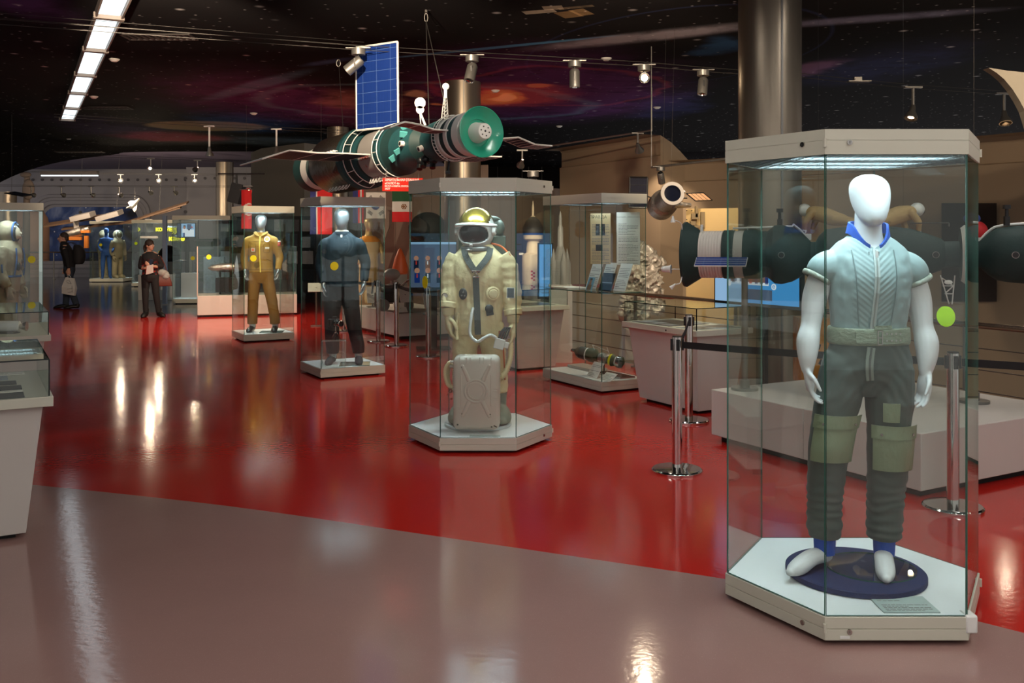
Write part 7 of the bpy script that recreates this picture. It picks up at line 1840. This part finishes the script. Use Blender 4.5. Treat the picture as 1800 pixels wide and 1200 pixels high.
m = MB(STEEL); m.tube([(.1, -.1, .4), (.3, -.2, .55), (.42, -.25, .4)], .018, 8, 4); m.tube([(-.2, -.1, .35), (-.35, -.2, .5), (-.4, -.25, .3)], .014, 8, 4); m.build('arms', t)
def board(lab, px, py, d, w_, h_, turn=.5, lean=.9, post=True, z0=.42):
    p = at(px, py, d); t = thing('info_board', lab, 'sign', (p.x, p.y, z0), turn)
    hz = p.z-z0
    m = MB(GREYM); m.cyl((0, 0, 0), (0, 0, hz), .015); m.obox((0, 0, .008), (.2, .16, .016)); m.build('post', t)
    m = MB(PAPER); m.obox((0, 0, hz), (w_, .012, h_), Matrix.Rotation(-lean, 3, 'X')); m.build('board', t, smooth=0)
board('slanted caption board right of the rover, below the orange nosed rocket', 712, 517, 15.4, .2, .28, .5, .5)
board('lower slanted caption board at the edge of the back platform', 704, 541, 15.35, .2, .2, .5, .7)
board('slanted caption board seen through the left pane of the spacesuit showcase', 757, 522, 15.0, .24, .36, .4, .4)
board('slanted caption board seen through the dark blue suit showcase', 655, 518, 16.6, .2, .3, .3, .4)
board('small slanted caption board left of the dark blue suit', 556, 505, 17.5, .3, .2, .2, .7, z0=0)
# dark landing capsule and boxy machine behind the left panes of the middle showcase
m = MB(mat('capsule_charred', (44, 40, 40), .6, var=.3)); c_ = at(752, 400, 17.4)
m.ell((c_.x, c_.y, 1.75), (.36, .3, .34)); m.cyl((c_.x-.1, c_.y-.1, 1.75), (c_.x-.14, c_.y-.45, 1.8), .2, .17, 28); m.cyl((c_.x, c_.y, .42), (c_.x, c_.y, 1.5), .08); m.top('capsule_model', 'round charred capsule raised on a post behind the middle showcase', 'spacecraft model')
m = MB(TAUPE); a_ = at(662, 404, 19); m.obox((a_.x+.1, a_.y, 1.75), (.25, .2, 1.0), Matrix.Rotation(.35, 3, 'Y')); m.cyl((a_.x, a_.y, 0), (a_.x, a_.y, 1.5), .05); m.top('tilted_panel', 'tilted grey slab right of the dark blue suit showcase', 'exhibit', smooth=0)
# mannequin in an orange vest glimpsed through the dark blue suit showcase
t = thing('mannequin', 'gold faced mannequin with an orange collar behind the dark blue suit', 'mannequin', (at(648, 0, 18.2).x, 18.2, .25), .5)
mb = MB(); head_egg(mb, 0, -.01, 1.5, 1.0); mb.stack([(.0, 0, 0, .2, .16), (.8, 0, 0, .18, .13), (1.0, 0, 0, .16, .11), (1.25, 0, 0, .2, .12), (1.34, 0, 0, .17, .1), (1.42, 0, 0, .07, .06), (1.58, 0, 0, .055, .06)])
for s_ in (-1, 1): arm(mb, [(s_*.18, 0, 1.3), (s_*.26, 0, 1.1), (s_*.24, -.1, .9)], [.06, .05, .04])
link_mesh('body', fuse(mb, .014, 3, [mat('mannequin_gold', (186, 160, 110), .4, .4)]), t)
mb = MB(); mb.stack([(.8, 0, 0, .19, .14), (1.0, 0, 0, .18, .13), (1.25, 0, 0, .215, .135), (1.33, 0, 0, .19, .12), (1.4, 0, 0, .1, .09)]); link_mesh('vest', fuse(mb, .016, 3, [mat('vest_cream', (196, 176, 142), .8)]), t)
m = MB(mat('vest_orange', (212, 136, 44), .7)); m.stack([(1.29, 0, 0, .225, .145), (1.34, 0, 0, .2, .13), (1.4, 0, 0, .12, .1)]); m.build('collar', t)
m = MB(PLINTH); m.obox((at(648, 0, 18.2).x, 18.2, .125), (.6, .6, .25)); m.top('pedestal', 'low pedestal under the gold faced mannequin', 'pedestal', bevel=.005)
# rocket models behind and right of the cream suit
c_ = at(937, 492, 13.8)
t = thing('rocket_model', 'white rocket model with a red chequered mark, lit from above', 'rocket model', (c_.x, c_.y, 0))
WR = mat('rocket_white', (224, 206, 176), .5)
RZ = lambda py: HC-(py-CY)/F*13.8
m = MB(); m.lathe([(.16, RZ(500)), (.16, RZ(447)), (.14, RZ(446)), (.1, RZ(444)), (.09, RZ(424)), (.14, RZ(420)), (.145, RZ(413)), (.15, RZ(409)), (.15, RZ(400)), (.1, RZ(388)), (.04, RZ(381)), (.018, RZ(379)), (.018, RZ(364)), (.001, RZ(352))], 32, Matrix.Identity(4), [WR, WR, WR, WR, WR, WR, mat('rocket_blue', (40, 56, 120), .5), mat('rocket_shroud', (70, 70, 72), .6), MATS['rocket_shroud'], MATS['rocket_shroud'], WR, WR, WR]); m.build('stages', t)
m = MB(mat('check_red', (190, 48, 36), .6))
for i in range(6): m.obox((-.02+.03*(i % 2), -.158, RZ(476+i*3)), (.03, .012, .024))
m.build('red_checks', t, smooth=0)
for s_ in (-1, 1): m = MB(HULLW); m.obox((s_*.17, 0, RZ(446)), (.06, .06, .03)); m.build('bracket', t)
m = MB(PLINTH); m.obox((0, 0, (RZ(500))/2), (.26, .24, RZ(500))); m.build('pedestal', t, bevel=.004)
spot_rk = can_light('barrel spotlight over the white rocket, hidden behind the showcase cap', at(937, 300, 12.6), (c_.x, c_.y, 1.4), False, 60, 24)
c_ = at(985, 470, 12.7); RZ2 = lambda py: HC-(py-CY)/F*12.7
m = MB(mat('rocket_grey', (150, 150, 148), .5)); m.lathe([(.09, RZ2(500)), (.085, RZ2(450)), (.04, RZ2(432)), (.035, RZ2(400)), (.02, RZ2(396)), (.02, RZ2(380)), (.001, RZ2(370))], 24, Matrix.Translation((c_.x, c_.y, 0)))
for k in range(4): a = k*PI/2+.4; m.lathe([(.05, RZ2(500)), (.045, RZ2(462)), (.001, RZ2(436))], 16, Matrix.Translation((c_.x+.1*math.cos(a), c_.y+.1*math.sin(a), 0)))
m.m(PLINTH); m.obox((c_.x, c_.y, RZ2(500)/2), (.3, .3, RZ2(500))); m.top('rocket_model', 'slim grey rocket model with strap on boosters, right of the white rocket', 'rocket model')
# red floor case glimpsed through the document case
p = fl(1030, 600); m = MB(mat('box_maroon', (96, 30, 28), .5)); m.obox((at(1036, 0, 16).x, 15.4, .82), (.9, .1, .12)); m.top('red_panel', 'dark red strip panel seen behind the document case', 'panel', smooth=0)
# hanging cosmonaut dummies over the lower hall
def floater(lab, px, py, d, turn):
    p = at(px, py, d); t = thing('cosmonaut_dummy', lab, 'mannequin', tuple(p), turn); t.scale = (.62, .62, .62)
    mb = MB(); mb.tube([(.0, 0, 0), (-.18, 0, -.03), (-.38, .0, -.1), (-.5, 0, -.12)], [.11, .13, .12, .1], 16, 4, round_ends=True)
    for s_ in (-1, 1): mb.tube([(-.06, s_*.13, 0), (.03, s_*.17, -.14), (.06, s_*.14, -.26)], [.055, .05, .035], 12, 4, round_ends=True); mb.tube([(-.45, s_*.07, -.12), (-.68, s_*.08, -.16), (-.85, s_*.08, -.3)], [.075, .06, .05], 12, 4, round_ends=True)
    link_mesh('suit_body', fuse(mb, .012, 3, [mat('dummy_tan', (182, 150, 98), .7, var=.15)], folds(.008, 12, 12, px)), t)
    m = MB(HELM); m.ell((.14, 0, .05), (.11, .1, .105)); m.m(VISD); m.ell((.185, -.0, .03), (.075, .075, .07)); m.build('helmet', t)
    m = MB(HULLW)
    for s_ in (-1, 1): m.ell((.065, s_*.14, -.29), (.035, .03, .05))
    m.build('gloves', t)
    m = MB(MATS['track_wire']); m.cyl((-.1, 0, .12), (-.1, 0, (ZC-.1-p.z)/.62), .0015, seg=5); m.build('hanging_wire', t)
floater('tan suited cosmonaut dummy floating to the right above the green spacecraft', 1598, 374, 8.9, .25)
floater('small tan suited cosmonaut dummy by the shoulder of the white mannequin', 1428, 374, 9.7, 2.4)
m = MB(CABLE); a_ = at(1600, 392, 8.8); b_ = at(1668, 392, 8.5); m.cyl(a_, b_, .006); m.cyl(b_, b_-Vector((0, 0, .03)), .006); m.top('boom_rod', 'thin rod held out by the floating cosmonaut dummy', 'rod')
# cluster by the doorway
mb = MB(); mb.ell((0, 0, 0), (.1, .1, .12)); mb.ell((.09, 0, -.05), (.09, .08, .1)); p = at(1712, 402, 9.5)
m = MB(mat('bundle_red', (186, 36, 40), .7)); m.ell((.02, 0, -.02), (.11, .1, .1)); m.m(mat('bundle_blue', (60, 76, 140), .7)); m.ell((-.02, 0, .1), (.08, .07, .06)); m.m(MATS['track_wire']); m.cyl((0, 0, .1), (0, 0, ZC-.1-p.z), .0012, seg=5); m.xf(Matrix.Translation(p)); m.top('hanging_bundle', 'red and blue bundle hanging by the dark doorway', 'exhibit'); mb.bm.free()
# white curved fin at the top right
m = MB(mat('fin_cream', (134, 126, 110), .6)); pts = [(1738, 119), (1752, 128), (1766, 140), (1780, 157), (1792, 176), (1802, 195), (1816, 240), (2150, 300), (2150, 100), (1880, 118), (1800, 127), (1770, 124)]
m.loft([[at(x, y, 9.6)+Vector((0, dy, 0)) for x, y in pts] for dy in (0, .12)])
m.m(GREYM)
for x, y in ((1860, 119), (2100, 104)): p = at(x, y, 9.66); m.cyl(p, (p.x, p.y, ZC-.07), .012, seg=8)
m.top('wall_fin', 'cream curved fin jutting in at the top right corner', 'panel', smooth=0)

# ------------------------------------------------------------------ flags
FR = mat('flag_red', (198, 30, 34), .8, var=.04); FW = mat('flag_white', (206, 200, 194), .8, var=.04); FB = mat('flag_blue', (40, 50, 110), .8, var=.04); FG = mat('flag_green', (30, 76, 44), .8, var=.04); FK = mat('flag_black', (26, 24, 26), .8)
def flag(lab, px0, px1, py0, py1, d, fn, n=(36, 48)):
    a_ = at(px0, py1, d); w_ = (px1-px0)/F*d; h_ = (py1-py0)/F*d
    t = thing('flag', lab, 'flag', (a_.x+w_/2, a_.y, a_.z))
    m = MB()
    G = [[m.v((w_*(i/n[0]-.5), .025*math.sin(i/n[0]*7+j*.05)*(1-.4*j/n[1]), h_*j/n[1])) for i in range(n[0]+1)] for j in range(n[1]+1)]
    for j in range(n[1]):
        for i in range(n[0]):
            m.m(fn((i+.5)/n[0], (j+.5)/n[1], w_/h_)); m.f([G[j][i], G[j][i+1], G[j+1][i+1], G[j+1][i]])
    o = m.build('cloth', t, smooth=180, recalc=False); s_ = o.modifiers.new('thick', 'SOLIDIFY'); s_.thickness = .003
    m = MB(GREYM); m.cyl((-w_/2-.03, 0, h_+.01), (w_/2+.03, 0, h_+.01), .01, seg=8); m.cyl((0, 0, h_+.01), (0, 0, ZC-.1-a_.z), .002, seg=5); m.build('rod', t)
def f_red(u_, v_, r): 
    d1 = math.hypot((u_-.75)*r, v_-.5); d2 = math.hypot((u_-.87)*r, v_-.5); return FW if d1 < .16 and d2 > .13 else FR
flag('red flag with a white crescent left of the pier', 424, 442, 334, 402, 19.5, f_red)
def f_cross(u_, v_, r): return FB if u_ < .28 else (FW if .28 <= u_ < .32 else FR)
flag('red flag with a blue edge behind the dark blue suit showcase, left one', 545, 584, 332, 412, 19.0, f_cross)
def f_str(u_, v_, r): return FB if u_ < .5 else (FR if u_ < .68 else (FW if u_ < .84 else FR))
flag('blue red and white striped flag behind the dark blue suit showcase', 620, 639, 331, 392, 18.0, f_str)
def f_kor(u_, v_, r):
    x, y = (u_-.5)*r, v_-.5
    if math.hypot(x, y) < .17: return FR if (x*.5+y) > 0 else FB
    for sx, sy in ((-1, 1), (1, 1), (-1, -1), (1, -1)):
        a = (x-sx*.22)*.8+(y-sy*.28)*sx*sy*-.6; b = (x-sx*.22)*.6*sx*sy+(y-sy*.28)*.8
        if abs(a) < .1 and (abs(b) < .012 or .03 < abs(b) < .055): return FK
    return FW
flag('white flag with a red and blue disc above the dark blue suit showcase', 643, 678, 338, 384, 17.0, f_kor, (48, 60))
def f_mex(u_, v_, r):
    if v_ > .67: return FG
    if v_ < .34: return FR
    d = math.hypot((u_-.6)*r, v_-.5); return mat('flag_emblem', (128, 84, 48), .8) if d < .09 and not .04 < d < .055 else FW
flag('green white and red flag left of the middle showcase', 689, 724, 336, 390, 16.5, f_mex)

# ------------------------------------------------------------------ left background
# long counter with a glass box, wall of photographs
t = thing('glass_counter', 'long white counter with a glass box behind the ochre uniform', 'display table', (0, 0, 0))
fa, fb = fl(347, 557.6), fl(522, 553); fc = fl(322, 549.5)
dv_ = (fb-fa).normalized(); dn = Vector((-dv_.y, dv_.x, 0)); Lc = (fb-fa).length
Wc = .95
t.location = (fa.x, fa.y, 0); t.rotation_euler = (0, 0, math.atan2(dv_.y, dv_.x)); WM[t] = Matrix.Translation(t.location) @ Matrix.Rotation(t.rotation_euler[2], 4, 'Z')
m = MB(PLINTH); m.box((0, 0, .04), (.9, Wc, .43)); m.box((.905, 0, .04), (Lc, Wc, .43)); m.build('base', t, bevel=.004)
MB(DARK).box((.06, .06, 0), (Lc-.06, Wc-.06, .04)).build('recessed_foot', t)
for a_, b_ in (((.01, .01), (.9, .01)), ((.91, .01), (Lc-.01, .01)), ((Lc-.01, .01), (Lc-.01, Wc-.01)), ((Lc-.01, Wc-.01), (.01, Wc-.01))): MB().pane(a_, b_, .43, 1.43).build('glass_pane', t, smooth=0)
m = MB(mat('panel_pinkish', (186, 166, 156), .4)); m.pane((.0, Wc), (.0, .0), .43, 1.43, .02, MATS['panel_pinkish'], MATS['panel_pinkish']); m.build('side_panel', t, smooth=0)
MB(YEL).cyl((.22, .002, 1.22), (.22, .005, 1.22), .05, seg=28).build('round_sticker', t, smooth=0, label='yellow round warning sticker')
cc = WM[t]
p = cc @ Vector((.45, .45, .43))
m = MB(FOIL); M = axis_mat(cc @ Vector((.35, .5, .98)), (dv_.x, dv_.y, .02)); m.lathe([(.001, -.15), (.05, -.08), (.09, .1), (.1, .4), (.06, .6), (.001, .64)], 24, M); m.m(BLACKP); m.cyl(p, p+Vector((0, 0, .5)), .02); m.obox(p+Vector((.2, 0, .2)), (.5, .3, .3)); m.top('rocket_stage_model', 'silver bullet shaped model lying in the glass counter', 'spacecraft model')
# wall of photographs and black partition behind the ochre uniform
BW = mat('exhibit_black', (24, 22, 24), .6)
a_, b_ = at(384, 381, 24.6), at(552, 381, 23.4)
t = thing('photo_wall', 'black exhibition wall with framed photographs behind the ochre uniform', 'panel', ((a_.x+b_.x)/2, 24, 0))
xd = Vector((b_.x-a_.x, b_.y-a_.y, 0)); wl = xd.length; xd.normalize(); Mw = basis((a_.x, a_.y, 0), xd, (0, 0, 1))
m = MB(BW); m.box((0, 0, -.1), (wl, a_.z, 0)); m.xf(Mw); m.build('wall_board', t, world=True, smooth=0)
r_ = random.Random(21)
for i in range(7):
    for j in range(4):
        if r_.random() < .12: continue
        m = MB(r_.choice((PHOTO, PHOTOD, PHOTOC, GREYW))); x = .08+i*wl/7; y = .55+j*.4; m.box((x, y, 0), (x+wl/7*r_.uniform(.55, .8), y+r_.uniform(.24, .34), .012)); m.xf(Mw); m.build('framed_photo', t, world=True, smooth=0)
# a white exhibit with a ladder of screens further left
for px, d, w_, h_, lab, mt in ((405, 26.5, .5, 1.9, 'pale tall exhibit column behind the left side of the ochre uniform showcase', PHOTOC), (363, 26, .6, 1.55, 'green model of a launch tower in the glass behind the counter', mat('tower_green', (96, 110, 92), .6, var=.4, vscale=9))):
    p = at(px, 0, d); m = MB(GREYW); m.obox((p.x, p.y, .2), (w_, .5, .4)); m.m(mt); m.obox((p.x, p.y, .4+(h_-.4)/2), (w_*.8, .35, h_-.4))
    m.m(GREYM)
    for k in range(6): m.obox((p.x, p.y-.2, .5+k*.2), (w_*.86, .06, .03))
    m.top('exhibit_column', lab, 'exhibit', smooth=0)
# globe-like lander in the far case and table with lamp like ring
m = MB(mat('lander_dark', (30, 30, 34), .5)); p = at(300, 0, 27.0)
m.ell((p.x-.05, p.y, .95), (.32, .3, .42)); m.m(STEEL); m.lathe([(.4, .92), (.42, .94), (.1, 1.0)], 32, Matrix.Translation((p.x+.1, p.y-.2, 0))); m.m(GREYM); m.cyl((p.x+.1, p.y-.2, 0), (p.x+.1, p.y-.2, .92), .26, .3, 28); m.top('lander_model', 'dark lander model with a silver rim by the woman', 'spacecraft model')
m = MB(PLINTH); p = fl(275, 527); m.obox((p.x, p.y+.2, .32), (.9, .5, .64)); m.top('pedestal', 'white pedestal behind the bag of the woman', 'pedestal', bevel=.004)
m = MB(WHITEP); p = at(262, 417, 28.5); m.obox(p, (.5, .12, .07)); m.m(GREYM); m.cyl((p.x, p.y, 0), p, .03); m.top('lamp_bar', 'short white lamp bar above the far showcase contents', 'lamp', bevel=.01)
# contents of the far showcases: small exhibits
for c_, items in ((K3, ((-.3, .5, .7, PHOTOC, 'pale document board in the far showcase'), (.15, .35, .9, PHOTOD, 'dark framed board in the far showcase'))), (K4, ((-.4, .4, .6, PLINTH, 'white stand with a cover in the showcase with the blue corner frame'), (.2, .5, 1.0, PHOTOC, 'pale panel in the showcase with the blue corner frame')))):
    for x, w_, h_, mt, lab in items:
        p = Vector((c_.x+x, c_.y+.1, .122)); m = MB(mt); m.box((p.x-w_/2, p.y-.06, p.z), (p.x+w_/2, p.y+.06, p.z+h_)); m.top('exhibit_board', lab, 'exhibit', smooth=0)
m = MB(mat('frame_bluegrey', (130, 144, 168), .4)); p = at(296.5, 0, 23.0); m.obox((p.x, p.y-.25, 1.07), (.09, .09, 2.1)); m.top('corner_frame', 'pale blue metal corner upright of the showcase by the woman', 'frame')
# station model with long tan panels hanging before the mural
TAN = mat('panel_ochre', (112, 88, 70), .5, var=.15); 
iss = thing('space_station_model', 'hanging lattice station model with long tan panels before the starry mural', 'spacecraft model', tuple(at(200, 400, 31.8)))
def P3(px, py, d=32.2): return at(px, py, d)
m = MB(TAN)
for a_, b_, w_ in (((78, 396), (205, 376), .3), ((250, 382), (330, 356), .24), ((215, 392), (318, 364), .16), ((110, 402), (250, 388), .14)):
    p, q_ = P3(*a_), P3(*b_); d_ = (q_-p).normalized(); m.obox((p+q_)/2, ((q_-p).length, w_*1.5, .05), basis((0, 0, 0), d_, (0, 1, .3)).to_3x3())
m.build('solar_wing', iss, world=True, smooth=0)
for x0, y0, x1, y1 in ((128, 384, 163, 376), (173, 384, 212, 373)):
    m = MB(mat('radiator_white', (150, 144, 140), .5)); p, q_ = P3(x0, y0, 31.6), P3(x1, y1, 31.6); d_ = (q_-p).normalized(); m.obox((p+q_)/2, ((q_-p).length, .5, .16), basis((0, 0, 0), d_, (0, 1, .2)).to_3x3()); m.build('radiator', iss, world=True, smooth=0)
for x0, y0, x1, y1 in ((128, 388, 138, 408), (255, 385, 268, 408)):
    m = MB(MATS['radiator_white']); m.loft([[P3(x0, y0, 31.6+k), P3(x1, y0, 31.6+k), P3(x1+2, y1, 31.6+k), P3(x0+3, y1, 31.6+k)] for k in (0, .06)]); m.build('hanging_panel', iss, world=True, smooth=0)
m = MB(FOIL)
for a_, b_, r0, r1 in (((118, 414), (145, 406), .14, .17), ((145, 406), (158, 402), .1, .1), ((120, 420), (140, 421), .05, .05)): m.cyl(P3(*a_, 31.4), P3(*b_, 31.4), r0, r1, 20)
m.m(mat('module_orange', (206, 122, 50), .5)); m.obox(P3(133, 419, 31.3), (.4, .1, .1)); m.obox(P3(152, 425, 31.3), (.12, .1, .4)); m.obox(P3(150, 407, 31.3), (.3, .1, .08))
m.build('modules', iss, world=True)
m = MB(CABLE)
for px, py in ((140, 378), (205, 372), (280, 370)): q_ = P3(px, py); m.cyl(q_, Vector((q_.x+.1, q_.y, ZC-.02)), .004, seg=5)
m.build('hanging_wire', iss, world=True)
# small white shuttle model
p = at(237, 357, 30.5); t = thing('shuttle_model', 'small white winged shuttle model hanging at the mural frame', 'spacecraft model', tuple(p)); t.scale = (.68, .68, .68)
R3 = basis((0, 0, 0), (.7, -.2, .62), (-.55, .2, .6)).to_3x3()
m = MB(HULLW); m.tube([R3 @ Vector(v_) for v_ in ((-.3, 0, 0), (-.1, 0, 0), (.2, 0, 0), (.36, 0, -.01))], [.07, .075, .07, .02], 14, 3, round_ends=True)
m.loft([[R3 @ Vector((a, b, -.05+k)) for a, b in ((-.3, -.3), (-.14, -.28), (.12, -.05), (.12, .05), (-.14, .28), (-.3, .3))] for k in (0, .02)]); m.loft([[R3 @ Vector((a, k, b)) for a, b in ((-.34, .05), (-.16, .05), (-.3, .24), (-.38, .24))] for k in (-.01, .01)]); m.build('airframe', t, smooth=40)
m = MB(BLACKP); m.ell(R3 @ Vector((.35, 0, -.01)), (.03, .03, .03)); m.build('nose', t)
m = MB(CABLE); m.cyl((0, 0, .06), (0, 0, (ZC-p.z-.05)/.68), .003, seg=5); m.build('hanging_wire', t)
# tall grey antenna mast with a disc at the far left
p = at(45, 0, 34); m = MB(TAUPE); m.cyl((p.x, p.y, 0), (p.x+.05, p.y, 3.7), .14, .1, 14); m.ell((p.x+.2, p.y-.2, 3.25), (.22, .1, .36)); m.ell((p.x+.05, p.y-.1, 3.78), (.2, .12, .1)); m.top('antenna_mast', 'grey mast with an oval disc at the far left', 'antenna')
m = MB(mat('dome_tan', (182, 140, 116), .6)); p = at(45, 0, 37.6); m.lathe([(.85, 0), (.85, 1.9), (.8, 2.3), (.6, 2.65), (.3, 2.85), (.001, 2.92)], 32, Matrix.Translation(p*1 - Vector((0, 0, p.z)))); m.top('dome_model', 'tan domed capsule behind the mast at the far left', 'spacecraft model')
# dark solar panel poking in at the far left
p = at(8, 340, 20); t = thing('wing_model', 'dark blue panel hanging at the far left edge above the showcase', 'spacecraft model', tuple(p)); panel('solar_panel', t, p, (1, .2, -.18), (-.1, 1, .1), .36, .5, SOLD, SOLD, BLACKP); m = MB(CABLE); m.cyl(p+Vector((.1, .1, 0)), Vector((p.x+.1, p.y+.1, 4.2)), .003, seg=5); m.build('hanging_wire', t, world=True)
# ================================================================== CAMERA, WORLD, VIEW
cam = bpy.data.cameras.new('camera'); co = bpy.data.objects.new('camera', cam); COL.objects.link(co)
co.location = (0, 0, HC); co.rotation_euler = (PI/2, 0, 0)
cam.sensor_width = 36; cam.lens = F/1800*36; cam.shift_y = -190/1800; cam.clip_start = .05; cam.clip_end = 200
SC.camera = co
w = bpy.data.worlds.new('world'); SC.world = w; w.use_nodes = True
bg = w.node_tree.nodes['Background']; bg.inputs[0].default_value = (.9, .86, .84, 1); bg.inputs[1].default_value = .55
SC.view_settings.view_transform = 'Standard'; SC.view_settings.look = 'None'; SC.view_settings.gamma = 1; SC.view_settings.exposure = 0
SC.view_settings.use_curve_mapping = False
try:
    SC.cycles.transparent_max_bounces = 40; SC.cycles.max_bounces = 10; SC.cycles.glossy_bounces = 5
    SC.cycles.sample_clamp_indirect = 4.0
except Exception: pass
